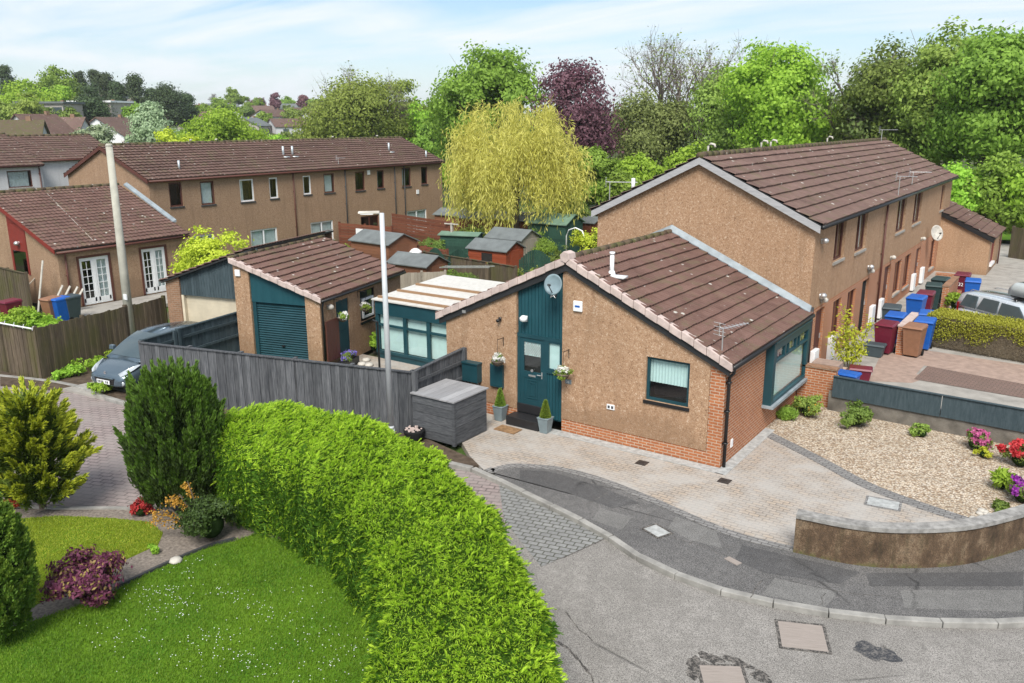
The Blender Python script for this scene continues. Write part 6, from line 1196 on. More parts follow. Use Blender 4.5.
# front door pots and baskets
def topiary(loc,label):
    r=root('topiary_pot',label,'potted plant',loc); m=MB(); m.hexa([(-.11,-.11,0),(.11,-.11,0),(.11,.11,0),(-.11,.11,0)],[(-.16,-.16,.42),(.16,-.16,.42),(.16,.16,.42),(-.16,.16,.42)]); m.box(-.17,.17,-.17,.17,.40,.43); m.build('pot','planter',r,bev=.008)
    rg=np.random.default_rng(int(abs(loc[0]*10))); n=3500; z=1-np.sqrt(rg.random(n)); a=rg.uniform(0,6.28,n); q=.135*(1-z*.85)*rg.uniform(.85,1.05,n); P=np.column_stack([q*np.cos(a),q*np.sin(a),.43+z*.5]); leaves('cone',P,np.column_stack([np.cos(a),np.sin(a),np.full(n,.5)])+rg.normal(size=(n,3))*.5,.035,.02,'lf_green',r); m=MB(); m.lathe((0,0,.4),[(.12,0),(.11,.1),(.02,.48)],10); m.build('inner_growth','core',r)
topiary((-12.82,17.82,0),'clipped green cone in grey square pot left of the front door'); topiary((-11.28,17.72,0),'clipped green cone in grey square pot right of the front door step')
def basket(loc,label,wallpt,fl='fl_white'):
    r=root('hanging_basket',label,'hanging basket',loc); m=MB(); m.lathe((0,0,-.16),[(.03,0),(.12,.05),(.17,.14),(.18,.16)],14); m.build('basket','bark',r,True); P,O,_,_=crownpts((0,0,.02),(.21,.21,.16),7,6,1500,int(abs(loc[0]*100)),subr=.1); cloud('foliage',P,O,.05,.03,'lf_green',r,5); P,O,_,_=crownpts((0,0,.05),(.22,.22,.16),7,6,420,int(abs(loc[0]*77)),subr=.1); cloud('flowers',P,O,.05,.045,fl,r,6)
    w_=Vector(wallpt)-Vector(loc); m=MB(); m.tube([(w_.x,w_.y,.35),(w_.x,w_.y,.6)],.01,5); m.tube([(w_.x,w_.y,.58),(0,0,.58)],.01,5); m.tube([(0,0,.58),(0,0,.1)],.006,4); m.build('bracket','black',r); return r
basket((-12.85,17.75,1.72),'white flowered hanging basket on the wall left of the front door',(-12.85,18.03,1.72)); basket((-10.77,17.75,1.70),'white flowered hanging basket above the number plaque right of the door',(-10.77,18.03,1.7))
p=gl2w(.25,.89); q=gl2w(-.05,.89); basket((p[0],p[1],1.72),'white flowered hanging basket left of the teal side door of the garage',(q[0],q[1],1.72)); p=gl2w(.25,2.42); q=gl2w(-.05,2.42); basket((p[0],p[1],1.72),'white flowered hanging basket between garage side door and its window',(q[0],q[1],1.72))
p=gl2w(.32,1.0); r=root('flower_trough','dark trough of blue and lilac flowers at the foot of the garage side wall','planter',(p[0],p[1],.25),math.atan2(.25,.968)); m=MB(); m.box(-.15,.15,-.45,.45,-.3,.02); m.build('trough','black',r,bev=.01); P,O,_,_=crownpts((0,0,.1),(.18,.45,.14),9,6,1500,88,subr=.1); cloud('foliage',P,O,.05,.03,'lf_mid',r,5); P,O,_,_=crownpts((0,0,.14),(.19,.46,.14),9,6,800,89,subr=.1); cloud('flowers',P,O,.06,.05,'fl_blue',r,6)
m=MB(); m.tube([(0,0,0),(0,0,1.85)],.035,8); m.tube([(0,0,1.85),(-.3,.1,1.85)],.03,8); o=m.build('post','black'); o.location=(*at(380,378),0); tag(o,'slim black post in the courtyard between garage and sunroom','post')
bush('courtyard_plant','small green plant beside the sunroom in the courtyard',(*at(374,352),0),.3,.7,'lf_bright',900,.08,5,90,cat='plant')
for k,(x,y) in enumerate(((362,365),(369,366),(366,361))): rock('rock','pale stone in the courtyard behind the grey fence',(*at(x,y),0),.16)['group']='pale stones in the courtyard'
# weeds
for k,(x,y,s_) in enumerate(((60,378,.28),(75,374,.35),(88,370,.4),(100,366,.35),(112,360,.35),(104,394,.32),(96,388,.25),(120,356,.3))): bush('weeds','clump of green weeds at the foot of the brown fence near the car',(*at(x,y),0),s_*1.3,s_*.8,'lf_bright',700,.09,5,100+k,cat='weeds',group='weeds along the brown fence',corem=None,stems=False)
for k,(x,y,s_) in enumerate(((18,330,.9),(8,338,.8),(38,328,.7),(50,332,.6))): bush('weeds','bright green overgrown weeds behind the brown fence at left',(*at(x,y),0),s_*1.2,s_*.9,'lf_bright',1500,.12,6,110+k,cat='weeds',group='overgrown weeds behind the left fence',corem=None,stems=False)
pl3=far(211,256,39.5); bush('golden_shrub','large yellow green shrub behind the boarded gable of the pale doored garage',(pl3[0],pl3[1],0),2.1,3.05,'lf_gold',20000,.15,18,120,flowers=None)
# ------------------------------------------------------------------ back gardens
def shed(name,label,loc,rot,L,W,H,rh,wall_,roof_,cat='shed',win=True,door=True,z0=-.1):
    L*=.87;W*=.87;H*=.93; r=root(name,label,cat,loc,rot); m=MB(); n=int(H/.14)
    for i in range(n): z=z0+(H-z0)*i/n; m.box(-L/2,L/2,-W/2,W/2,z,z+(H-z0)/n-.012)
    m.box(-L/2+.01,L/2-.01,-W/2+.01,W/2-.01,z0,H)
    for s in (-1,1): x=s*L/2; m.add([(x,-W/2,H),(x,W/2,H),(x,0,H+rh)],[(0,1,2)])
    m.build('wall',wall_,r); m=MB(); o_=.12
    for s in (-1,1): m.hexa([(-L/2-o_,s*(W/2+o_),H-o_*rh/(W/2)),(L/2+o_,s*(W/2+o_),H-o_*rh/(W/2)),(L/2+o_,0,H+rh),(-L/2-o_,0,H+rh)],[(-L/2-o_,s*(W/2+o_),H-o_*rh/(W/2)+.05),(L/2+o_,s*(W/2+o_),H-o_*rh/(W/2)+.05),(L/2+o_,0,H+rh+.05),(-L/2-o_,0,H+rh+.05)])
    m.build('roof',roof_,r)
    if door: m=MB(); m.box(L/2,L/2+.03,-.4,.4,z0+.1,H-.05); m.build('door',wall_,r)
    if win: m=MB(); m.box(-.35,.35,-W/2-.02,-W/2+.01,H*.5,H*.85); m.build('window','interior',r)
    return r
# L axis of a shed runs along local x; gable ends at +-x
A0=math.radians(0)
def g3(px,py,z=0): return (*at(px,py,z),z)
shed('garden_shed','small red timber shed with grey felt roof in the back garden',g3(496,272),0,2.9,1.9,1.45,.4,'shedred','felt')
shed('garden_shed','brown shed with wide pale grey roof furthest left behind the garage',g3(385,269),-.1,3.6,2.4,1.75,.45,'shedbrown','felt',win=False)
shed('garden_shed','low brown shed with grey roof behind the pale slatted fence',g3(419,287),0,2.8,1.9,1.35,.4,'shedbrown','felt',win=False)
shed('garden_shed','beige gabled shed with grey roof behind the red shed',g3(513,262),0,2.8,2.2,1.6,.45,'palewood','felt',win=False)
shed('garden_shed','long dark timber shed with pale roof behind the willow trunk',g3(517,243),0,5.5,2.6,1.8,.35,'shedbrown','felt',win=False)
shed('garden_shed','shed with green felt roof, green end and brown side right of the willow',g3(555,251),0,3.2,2.4,2.0,.5,'shedgreen','feltgreen',win=False)
shed('garden_shed','dark brown low shed against the tall terrace back garden',g3(585,243),0,2.6,2.0,1.6,.3,'redwood','felt',win=False)
shed('play_house','dark green flat sided garden store left of the red shed',g3(462,262),.3,2.6,1.2,1.75,.12,'shedgreen','feltgreen','garden store',win=False)
shed('garden_shed','small dark shed with grey roof further back between the terrace and the willow',g3(455,236),0,2.6,2.0,1.7,.35,'shedbrown','felt',win=False)
shed('garden_shed','brown shed with flat grey roof under the left side of the willow',g3(480,240),0,2.4,2.0,1.7,.3,'redwood','felt',win=False)
fence('garden_fence','high red brown horizontal slatted fence in front of the terrace patio',at(393,250),at(452,262),2.2,'redwood','fence',bw=.19,horiz=True,posts=4,postm='palewood',cap=False)
fence('garden_fence','lower red brown slatted fence stepping behind the green bins',at(405,266),at(447,274),1.3,'redwood','fence',bw=.16,horiz=True,posts=3,cap=False)
fence('garden_fence','dark brown horizontal fence beside the dark patio doors of the terrace',at(340,247),at(392,252),1.6,'redwood','fence',bw=.19,horiz=True,posts=3,cap=False)
fence('garden_fence','pale vertical slatted fence behind the garage corner',at(399,305),at(446,303),1.45,'palewood','fence',posts=3,cap=False)
fence('garden_fence','brown fence with weathered top edge in front of the red shed',at(424,277),at(515,295),1.35,'brownwood','fence',posts=5,bw=.2,jit=.03)
for k,(a,b,lab) in enumerate((((519,283),(552,280),'green arch topped trellis panel right of the red shed'),((447,283),(470,279),'dark green curved top panel left of the red shed'),((428,276),(447,283),'dark green low curved panel by the red brown fence'))):
    pa,pb=at(*a),at(*b); L_=math.hypot(pb[0]-pa[0],pb[1]-pa[1]); r=root('trellis_panel',lab,'trellis',(*pa,0),math.atan2(pb[1]-pa[1],pb[0]-pa[0])); m=MB(); n=int(L_/.12)
    for i in range(n): h=1.15+.5*math.sin(math.pi*(i+.5)/n); m.box(i*.12,i*.12+.10,-.012,.012,0,h)
    m.build('slats','shedgreen',r); m=MB(); 
    for z in (.3,.9): m.box(0,L_,.012,.05,z,z+.06)
    m.build('rail','shedgreen',r)
for k,(x,y,l) in enumerate(((386,255,'green round lidded garden bin left of two behind the brown shed'),(400,256,'green round lidded garden bin with pale lid behind the brown shed'),(415,270,'small green water butt with white cover beside the red brown steps'))):
    r=root('garden_bin',l,'garden bin',g3(x,y)); m=MB(); m.lathe((0,0,0),[(.35,0),(.42,.8),(.42,.95)],16); m.build('body','gardgreen',r,True); m=MB(); m.lathe((0,0,.95),[(.44,0),(.42,.1),(.2,.25),(.03,.28)],16); m.build('lid','gardgreen' if k==0 else 'feltgreen' if k==1 else 'white',r,True)
p=at(362,262); m=MB(); m.box(-.35,.35,-.03,.03,1.1,1.95); m.box(-.03,.03,-.02,.02,0,1.1); o=m.build('garden_sign','white'); o.location=(*p,0); tag(o,'pale square board on a post beyond the garage ridge','board')
for k,(a,l) in enumerate((((470,300),'grey metal roof ladder section lying behind the sunroom roof'),)):
    p=at(*a); m=MB()
    for s in (-.2,.2): m.beam((-1.6,s,1.0),(1.2,s+.1,1.25),.05,.05)
    for q in range(9): x=-1.5+q*.32; m.beam((x,-.2,1.02+q*.027),(x,.25,1.02+q*.027),.03,.03)
    o=m.build('ladder','alu'); o.location=(p[0],p[1],.4); tag(o,l,'ladder')
for k,(x,y,R1,H1,mt,lab) in enumerate(((433,262,1.0,1.3,'lf_mid','green shrub between the brown sheds and the green store'),(540,262,1.2,1.6,'lf_green','green shrub between the beige gabled shed and the green roofed one'),(470,250,1.1,1.5,'lf_yolive','light green shrub behind the green garden store'),(560,275,1.0,1.4,'lf_mid','dark green shrub below the white garden arch'),(348,262,.9,1.2,'lf_green','green shrub behind the garage ridge beside the pale board'),(500,252,1.2,1.4,'lf_mid','green shrub behind the beige gabled shed'),(600,262,1.0,1.8,'lf_green','green climber shrub beside the tall terrace wall'),(452,295,.9,1.1,'lf_green','green shrub at the left end of the shrub row'),(530,290,1.1,1.2,'lf_yolive','light shrub in front of the green arch topped trellis'))): bush('garden_shrub',lab,(*at(x,y),0),R1,H1,mt,3500,.11,10,330+k)
bush('hedge_shrub','dark green shrub row behind the sunroom roof by the brown fence',(*at(460,298),0),1.3,1.2,'lf_mid',5000,.09,14,130)
bush('garden_shrub','pale green shrub in front of the red shed',(*at(482,281),0),.8,.8,'lf_yolive',2500,.09,8,131)
bush('garden_shrub','bright yellow shrub against the tall terrace behind the sheds',(*at(588,262),0),1.1,2.0,'lf_gold',3500,.13,10,132)
bush('garden_shrub','small yellow flowered plants on the patio beside the green bins',(*at(408,262),0),.7,.9,'lf_orange',1500,.09,8,133)
bush('garden_shrub','green shrub left of the slatted fence before the terrace',(*at(330,262),0),.9,1.4,'lf_yolive',2500,.1,8,134)
p=at(575,262); r=root('pergola_arch','white curved garden arch right of the green roofed shed','arch',(*p,0)); m=MB(); m.tube([(-.6,0,0),(-.6,0,1.5),(-.45,0,1.85),(0,0,2.0),(.45,0,1.85),(.6,0,1.5),(.6,0,0)],.04,6); m.build('hoop','white',r,True)
r=root('clothes_pole','pale grey clothes pole standing before the brown shed under the willow','pole',g3(452,262)); m=MB(); m.tube([(0,0,0),(0,0,2.3)],.05,8); m.box(-.5,.5,-.03,.03,2.2,2.26); m.build('pole','stone',r)
# ------------------------------------------------------------------ trees behind
def bt(px,ytop,D,hw,mat,lab,N=14000,K=14,leaf=.36,seed=1,cb=.18,group=None,name='broadleaf_tree',sub=14,subr=.09,ground=None,ratio=.62,kind=None):
    x,y,zt=far(px,ytop,D); gz_=hill(x,y) if ground is None else ground; H=zt-gz_; R=hw*D/860
    if kind=='bare': return baretree(name,lab,(x,y,gz_),H,seed,None,group=group,rad=.22,depth=5)
    if kind=='semi': return baretree(name,lab,(x,y,gz_),H,seed,mat,N,group=group,rad=.24,depth=4,leaf=leaf)
    return broadleaf(name,lab,(x,y,gz_),H,R,mat,N,K,leaf,.16+H*.012,seed,group,cb,'tree',sub,subr,ratio=ratio)
# willow
wx,wy=at(515,247); wt=far(512,107,math.hypot(wx,wy))[2]; r=root('weeping_willow','large yellow green weeping willow with trailing strands in the back gardens','tree',(wx,wy,0)); rg=np.random.default_rng(201)
R_=3.95; H_=wt; Pw=[];Dw=[]; nb=92
for bn in range(nb):
    an=rg.uniform(0,6.283); rr=R_*math.sqrt(rg.uniform(.0,1.0))*(1+.10*math.sin(an*3+.5)+.07*math.sin(an*5+2)); top=H_*(1.0-.26*(rr/R_)**2.4)-rg.uniform(0,.30)*H_*(rg.random()<.6)+rg.normal()*.22; outer=rr>R_*.6; bend=rg.uniform(.5,1.3) if rg.random()<.7 else .1; bl=rg.uniform(.55,1.05)
    for j in range(int(rg.integers(8,17))):
        x0=rr*math.cos(an)+rg.normal()*.32;y0=rr*math.sin(an)+rg.normal()*.32; z0_=top+rg.normal()*.25; lo_=rg.uniform(.7,3.0) if outer else rg.uniform(2.3,4.2); end=max(lo_,z0_-(z0_-lo_)*bl*rg.uniform(.8,1.1)); n=30; tt=np.linspace(0,1,n); a2=an+rg.normal()*.25; out=bend*.55*(1-(1-tt)**2.5); zz=z0_+.28*np.sin(np.minimum(tt*4,1)*math.pi)-(z0_-end)*tt**1.2
        sway=rg.normal(size=2)*.12; P=np.column_stack([x0+math.cos(a2)*out+sway[0]*tt*2,y0+math.sin(a2)*out+sway[1]*tt*2,zz])+rg.normal(size=(n,3))*.045; Pw.append(P); g_=np.gradient(P,axis=0); Dw.append(unit(g_)+rg.normal(size=(n,3))*.30)
Pw=np.vstack(Pw);Dw=np.vstack(Dw); leaves('trailing_foliage',Pw,Dw,.34*rg.uniform(.7,1.4,len(Pw)),.062,'lf_willow',r,rg=rg)
limbs(r,(0,0,0),(.2,0,H_*.8),[(2.2*math.cos(a),2.2*math.sin(a),H_*.72) for a in np.linspace(0,5.6,8)],.30,202)
bt(487,40,84,64,'lf_green','tall fresh green broadleaf tree left of the copper one, behind the willow',36000,26,.36,211,.15)
bt(577,42,80,42,'lf_copper','dark copper purple tree standing right behind the willow',14000,18,.30,212,.12,subr=.12)
bt(600,140,66,30,'lf_green','dense dark green bush tree with white blossom between willow and tall terrace',14000,14,.26,213,.02)
r_=bt(640,150,70,34,'lf_bright','bright green rounded tree just left of the tall terrace ridge',9000,12,.3,214,.02)
bt(612,112,150,26,'lf_mid','mid green distant tree seen between copper tree and olive thicket',8000,12,.5,215,.05)
bt(655,80,86,48,'lf_olive','olive brown budding tree left of the big bright one behind the terrace',20000,22,.30,216,.05,subr=.12)
bt(668,8,92,34,'lf_olive','tall bare topped tree with thin twigs against the sky',600,kind='semi',leaf=.3,seed=217)
bt(708,0,88,36,'lf_olive','thin twigged half bare tree left of the big bright green tree',900,kind='semi',leaf=.3,seed=218)
bt(735,46,82,36,'lf_yolive','olive green tree leaning into the big bright green one',12000,14,.3,219,.05,subr=.12)
bt(785,24,78,56,'lf_bright','big bright green sycamore behind the middle of the tall terrace roof',38000,28,.34,220,.05)
bt(838,82,100,28,'lf_olive','half bare tree with pale trunk right of the bright sycamore',3500,kind='semi',leaf=.3,seed=221)
bt(815,110,84,30,'lf_yolive','yellow green shrubby tree at the right foot of the bright sycamore',9000,12,.3,222,.02)
bt(858,74,88,32,'lf_yolive','loose yellow green tree behind the far end of the terrace ridge',9000,12,.32,223,.05,subr=.13)
bt(872,22,76,36,'lf_olive','airy olive tree with sky showing through, right of the terrace ridge',2500,kind='semi',leaf=.34,seed=224)
bt(905,28,74,48,'lf_mid','tall dark green tree with broken crown above the end of the terrace',32000,26,.30,225,.1,subr=.11)
bt(955,18,70,40,'lf_yolive','tall mid green tree second from the right edge',28000,24,.30,226,.1,subr=.11)
bt(1008,-14,66,48,'lf_green','tallest green tree rising at the right edge of the photo',34000,26,.30,227,.1,subr=.10)
bt(1065,30,66,44,'lf_mid','green tree just past the right edge of the photo',14000,16,.34,228,.1)
for k,(x,y,D,h,lab) in enumerate(((905,150,62,38,'low bright green thicket behind the end of the terrace roof'),(955,158,60,38,'bright green bushes behind the low end house roof'),(1005,150,60,38,'bright green thicket by the lawn at the right edge'),(1050,150,60,34,'bright green thicket beyond the right edge'))): bt(x,y,D,h,'lf_bright' if k%2 else 'lf_green',lab,10000,14,.26,230+k,0.0,name='thicket')
for k,(x,y,D,h,mt,lab) in enumerate(((690,140,72,32,'lf_bright','bright green bush left of the terrace ridge vents'),(745,135,76,34,'lf_green','green bush behind the first ridge vents of the tall terrace'),(800,130,78,34,'lf_yolive','yellow green bush behind the middle ridge vents'),(850,128,80,34,'lf_green','green bush behind the last ridge vent of the tall terrace'),(625,165,62,22,'lf_green','dark green shrub at the left eave of the tall terrace'),(575,200,58,20,'lf_mid','dark shrub under the willow right side beside the aerial'))): bt(x,y,D,h,mt,lab,7000,12,.28,240+k,0.0,name='bushy_tree')
s_=sheet('field',[at(1000,240,.3),at(1100,245,.3),at(1100,190,.3),at(985,200,.3)],.32,'lawn')
fence('board_fence','tall dark brown fence with lawn behind it at the right edge',at(1008,262,.3),at(1060,270,.3),2.25,'brownwood',posts=4,cap=False)
# left and centre background
bt(352,72,112,54,'lf_yolive','wide olive tree with bare twigs behind the long terrace',24000,24,.34,251,.05,subr=.12)
bt(362,48,112,30,'lf_olive','bare twigged tree top rising over the olive tree behind the terrace',1200,kind='semi',seed=252,leaf=.3)
bt(402,74,118,32,'lf_yolive','yellow green tree between the olive tree and the tall fresh green one',14000,16,.38,253,.05)
bt(432,110,100,24,'lf_green','green tree behind the right end of the long terrace',9000,12,.36,254,.02)
bt(425,92,112,20,'lf_bright','small bright tree above the right end of the long terrace roof',7000,12,.36,255,.02)
bt(452,150,84,18,'lf_bright','bright green bush at the right gable of the long terrace',5000,10,.3,256,.0,name='bushy_tree')
bt(216,109,112,56,'lf_bright','wide bright green rounded tree behind the long terrace roof',26000,18,.34,257,.02,subr=.08)
bt(276,118,112,20,'lf_bright','smaller bright green tree right of the wide rounded one',6000,12,.34,258,.02)
bt(150,103,122,26,'lf_pale','pale silvery green tree left of the yellow green one above the terrace',11000,14,.36,259,.02)
bt(95,121,120,22,'lf_pale','low pale silvery green tree above the white house roof',7000,12,.36,260,.02)
bt(172,120,108,20,'lf_gold','small yellow green tree between the pale tree and the wide bright one',6000,12,.34,261,.02)
def conif(px,ytop,D,hw,lab,seed,mat='lf_pine',name='pine_tree',N=8000):
    x,y,zt=far(px,ytop,D); gz_=hill(x,y); H=zt-gz_; R=hw*D/860; r=root(name,lab,'tree',(x,y,gz_)); rg=np.random.default_rng(seed); P=[];O=[]
    for k in range(34):
        h=rg.uniform(.22,1)**.8; a=rg.uniform(0,6.28); q=R*(1-h)**.55*rg.uniform(.3,1.05); c_=np.array([q*math.cos(a),q*math.sin(a),H*h*.97]); n=N//34; p=c_+rg.normal(size=(n,3))*np.array([.28,.28,.16])*R*.75; P.append(p);O.append(unit(p-c_+np.array([0,0,.4])))
    P=np.vstack(P);O=np.vstack(O); cloud('crown',P,O,.5,.22,mat,r,seed); limbs(r,(0,0,0),(0,0,H*.95),[],.3,seed); return r
bt(20,74,190,30,'lf_bright','bright lime tree at far left on the hillside above the white house',12000,14,.55,262,.05)
bt(52,62,250,26,'lf_green','tall rounded green tree crowning the hill at far left',12000,14,.7,263,.05)
bt(57,80,205,17,'lf_bright','small lime green tree in front of the tall rounded hill tree',7000,12,.55,264,.05)
conif(4,65,240,11,'dark pine at the extreme left of the skyline',265); conif(78,68,250,9,'slim dark conifer right of the tall rounded hill tree',266); conif(93,70,245,9,'dark conifer second along the hill skyline',267); conif(104,74,235,13,'broad dark pine on the hill above the flat roofed house',268)
conif(133,74,215,13,'dark pine standing apart right of the flat roofed house',269); conif(88,86,180,20,'broad olive dark pine in front of the hillside houses',270,N=12000); conif(165,86,210,18,'spreading dark pine with layered top, middle of the hill',271,N=12000); conif(185,92,215,12,'spreading dark pine right of the layered one',272); conif(150,90,225,12,'dark pine between the lone pine and the layered one',273)
conif(115,82,215,10,'dark pine just left of the lone pine',274)
for k,(x,y,D,h,mt,lab) in enumerate(((235,88,360,11,'lf_green','round green tree on the middle skyline'),(256,94,340,10,'lf_copper','leftmost dark copper tree on the middle skyline'),(276,92,350,7,'lf_copper','small dark copper tree, middle of the three on the skyline'),(303,93,350,8,'lf_copper','rightmost small dark copper tree on the skyline'),(198,106,260,12,'lf_green','green hillside tree right of the spreading pines'),(318,100,300,10,'lf_yolive','small olive tree right of the copper skyline trees'),(290,108,280,12,'lf_yolive','yellow green tree among the hillside roofs'),(262,112,260,11,'lf_green','green tree below the copper skyline trees'),(244,104,300,9,'lf_mid','small green tree under the round skyline tree'),(40,100,170,14,'lf_mid','green tree between the hillside cottages at left'),(2,98,160,16,'lf_yolive','yellow green tree behind the cottage at the left edge'),(125,112,160,12,'lf_mid','green tree right of the flat roofed house'),(212,120,210,10,'lf_mid','small green tree just above the wide bright tree'))): bt(x,y,D,h,mt,lab,3500,9,.7 if D>240 else .5,280+k,.05)
bt(214,92,400,9,None,'bare grey tree on the middle skyline',kind='bare',seed=296)
for k,(x,y,D,h,mt,lab) in enumerate(((28,92,150,16,'lf_yolive','yellow green tree leaning over the cottages at far left'),(70,100,150,12,'lf_mid','dark green tree between the gabled cottages on the hill'),(12,96,200,14,'lf_bright','lime green tree behind the left edge cottage'),(132,100,170,10,'lf_green','green tree just right of the white cottage gable'),(75,88,190,14,'lf_mid','green tree left of the broad olive pine'),(40,96,215,14,'lf_green','green tree above the flat roofed house'),(145,96,235,14,'lf_green','green tree between the lone pine and the layered pine'))): bt(x,y,D,h,mt,lab,5000,10,.5,310+k,.05)
# hillside houses
def fhouse(px,ytop,D,w,d,h,rot,lab,wallm='harl_white',roofm='tile_dark',flat=False,nw=2,rh=2.0):
    x,y,zt=far(px,ytop,D); gz_=zt-h-(0 if flat else rh); r=root('hillside_house',lab,'house',(x,y,gz_),HEAD+rot); m=MB(); m.box(-w/2,w/2,-d/2,d/2,-4,h)
    if not flat:
        for s in (-1,1): m.add([(s*w/2,-d/2,h),(s*w/2,d/2,h),(s*w/2,0,h+rh)],[(0,1,2)])
    m.build('wall',wallm,r); m=MB()
    if flat: m.box(-w/2-.4,w/2+.4,-d/2-.4,d/2+.4,h+.01,h+.35)
    else:
        for s in (-1,1): m.hexa([(-w/2-.3,s*(d/2+.3),h-.3*rh/(d/2)),(w/2+.3,s*(d/2+.3),h-.3*rh/(d/2)),(w/2+.3,0,h+rh),(-w/2-.3,0,h+rh)],[(-w/2-.3,s*(d/2+.3),h-.3*rh/(d/2)+.15),(w/2+.3,s*(d/2+.3),h-.3*rh/(d/2)+.15),(w/2+.3,0,h+rh+.15),(-w/2-.3,0,h+rh+.15)])
    m.build('roof',roofm,r)
    for k in range(nw):
        for s in (-1,1): m=MB(); xx=-w/2+w*(k+.5)/nw; m.box(xx-.8,xx+.8,s*d/2-.03,s*d/2+.03,h-1.9,h-.6); m.build('window','glassdark2',r)
    m=MB(); m.box(w*.25,w*.25+.55,-.22,.22,h,h+(.6 if flat else rh+.55)); m.build('chimney','brick_brown',r); return r
M['glassdark2']=plain('far_window_glass',(.06,.08,.09),.15,.6)
fhouse(10,121,122,7,7,2.6,.3,'pale cottage with mossy gabled roof at the left edge behind the white house','harl_white','ridge',rh=2.6)
fhouse(36,115,135,6,8,2.8,1.2,'gabled cottage with brown roof and pale verge beside the left edge cottage','harl_white','tile_dark',rh=3.0)
fhouse(58,118,140,7,7,2.6,.1,'low cottage with red brown roof left of the broad olive pine','harl_white','tile_red',rh=2.4)
fhouse(50,104,175,8,7,3.0,0,'flat roofed house with long dark window band on the hill','stonehouse','felt',True,nw=4)
fhouse(102,103,185,8,8,4.6,-.1,'tall pale house with flat white roof under the hill pines','stonehouse','white',True,nw=3)
fhouse(112,118,150,9,8,2.4,1.5,'white cottage with pointed gable below the flat white roofed house','white','tile_dark',rh=2.6)
fhouse(118,84,260,10,8,4,.2,'pale house high on the hill between the dark pines','stonehouse','felt',nw=2)
hl=[(200,112,250,'pale house with grey roof right of the spreading pines'),(222,104,330,'small grey roofed house left of the round skyline tree'),(240,108,310,'pale gabled house below the round skyline tree'),(258,106,330,'grey roofed house below the leftmost copper tree'),(272,110,280,'white house with brown roof in the middle of the hillside'),(288,104,360,'pale house between the two small copper trees'),(300,108,330,'white gabled house below the rightmost copper tree'),(312,103,380,'white house near the right end of the hillside roofs'),(322,112,290,'brown roofed house low on the hillside right of the others'),(250,118,240,'grey roofed house just above the wide bright tree'),(290,119,245,'pale brown house above the right end of the wide bright tree'),(328,106,350,'small white house at the right end of the hillside'),(190,105,300,'pale grey house behind the spreading pines'),(212,116,260,'low roofed house left of the grey roofed one above the bright tree')]
for k,(x,y,D,lab) in enumerate(hl): fhouse(x,y,D,10+k%3,8,3.2,(k*.7)%1.6,lab,('stonehouse','harl_white','white')[k%3],('tile_dark','felt','tile_dark','tile_red')[k%4],nw=2)
# far wood masses: individual copies of a few trees filling the hillside
random.seed(99); protos=[]
for k,(mt,nm_) in enumerate((('lf_green','broadleaf_tree'),('lf_mid','broadleaf_tree'),('lf_yolive','broadleaf_tree'))): protos.append(broadleaf(nm_,'rounded green tree in the belt of far trees on the skyline',(0,0,0),9,4.2,mt,3600,11,.62,.25,300+k,'far trees along the skyline',.02))
spots=[]
for k in range(110):
    px_=random.uniform(-60,1080); D=random.uniform(150,420); 
    if px_<120: D=random.uniform(200,420)
    spots.append((px_,D))
for k,(a,D) in enumerate(spots):
    x,y,_=far(a,200,D); z=hill(x,y)-.5; s_=random.uniform(.6,.95) if a<335 else random.uniform(.7,1.25)
    if k<3: o=protos[k]; o.location=(x,y,z)
    else: o=copy_tree(protos[k%3],(x,y,z),s_,random.uniform(0,6.28))
# ------------------------------------------------------------------ air
hm,hnt,ho=nm('haze_air'); hg=G(hnt); pv_=hg.n('VolumePrincipled'); pv_.inputs['Color'].default_value=(.86,.90,.95,1); pv_.inputs['Density'].default_value=.00025; pv_.inputs['Anisotropy'].default_value=.2
hg.l(pv_.outputs[0],ho.inputs['Volume']); hb_=MB(); hb_.box(-1600,1600,-1600,1600,-6,46); hz_=hb_.build('haze',hm); hz_['kind']='stuff'; tag(hz_,'thin pale haze softening the far hillside','haze',kind='stuff')
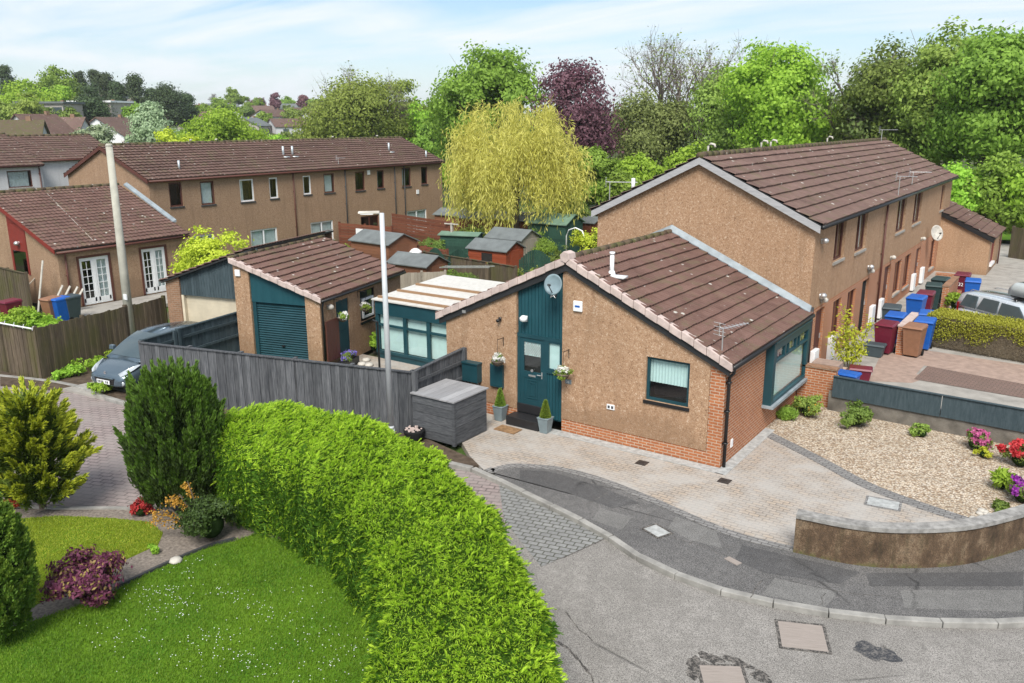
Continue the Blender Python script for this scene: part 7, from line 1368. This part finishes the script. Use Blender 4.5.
# ------------------------------------------------------------------ sky, sun, view
w=bpy.data.worlds.new('World'); sc.world=w; w.use_nodes=True; nt=w.node_tree; nt.nodes.clear(); g=G(nt)
o=nt.nodes.new('ShaderNodeOutputWorld'); sky=g.n('TexSky',sky_type='NISHITA'); sky.sun_disc=False
SE,SA=math.radians(50),math.radians(28)   # sun from behind the camera, to the right
sd=Vector((math.cos(SE)*math.sin(SA),-math.cos(SE)*math.cos(SA),math.sin(SE)))
sky.sun_elevation=SE; sky.sun_rotation=math.atan2(sd.x,sd.y); sky.air_density=1.0; sky.dust_density=.8; sky.ozone_density=1.2
c=g.n('TexCoord'); sp=g.n('SeparateXYZ'); g.l(c.outputs['Generated'],sp.inputs[0])
zz=g.math('MAXIMUM',sp.outputs[2],.02); cx=g.n('CombineXYZ')
zq=g.math('ADD',zz,.12)
g.l(g.math('DIVIDE',sp.outputs[0],zq),cx.inputs[0]); g.l(g.math('DIVIDE',sp.outputs[1],zq),cx.inputs[1])
mp=g.n('Mapping'); mp.inputs['Rotation'].default_value=(0,0,.7); mp.inputs['Scale'].default_value=(.35,.9,1); g.l(cx.outputs[0],mp.inputs[0])
n1=g.noise(mp.outputs[0],1.6,8,.58,.6); n2=g.noise(cx.outputs[0],.45,4,.5)
cf=g.ramp(g.math('ADD',g.math('MULTIPLY',n1,.6),g.math('MULTIPLY',n2,.4)),[(.40,.12),(.58,.97)])
hz=g.ramp(sp.outputs[2],[(0,.75),(.12,0)])
f=g.math('MAXIMUM',cf,hz)
col=g.mix(f,g.mix(1.,sky.outputs[0],(.50,.56,.62),'MULTIPLY'),(3.85,4.1,4.3))
bg=g.n('Background'); bg.inputs[1].default_value=.125; g.l(col,bg.inputs[0]); g.l(bg.outputs[0],o.inputs[0])
s=bpy.data.lights.new('sun','SUN'); so=bpy.data.objects.new('sun',s); COL.objects.link(so); s.energy=2.5; s.angle=math.radians(26); s.color=(1,.955,.88)
so.rotation_euler=sd.to_track_quat('Z','Y').to_euler()
sc.view_settings.view_transform='Standard'; sc.view_settings.look='None'; sc.view_settings.exposure=1.0; sc.view_settings.gamma=1
sc.render.engine='CYCLES'; sc.cycles.max_bounces=6; sc.cycles.transparent_max_bounces=12
for ob in bpy.data.objects:
    if '_w' in ob.keys(): del ob['_w']
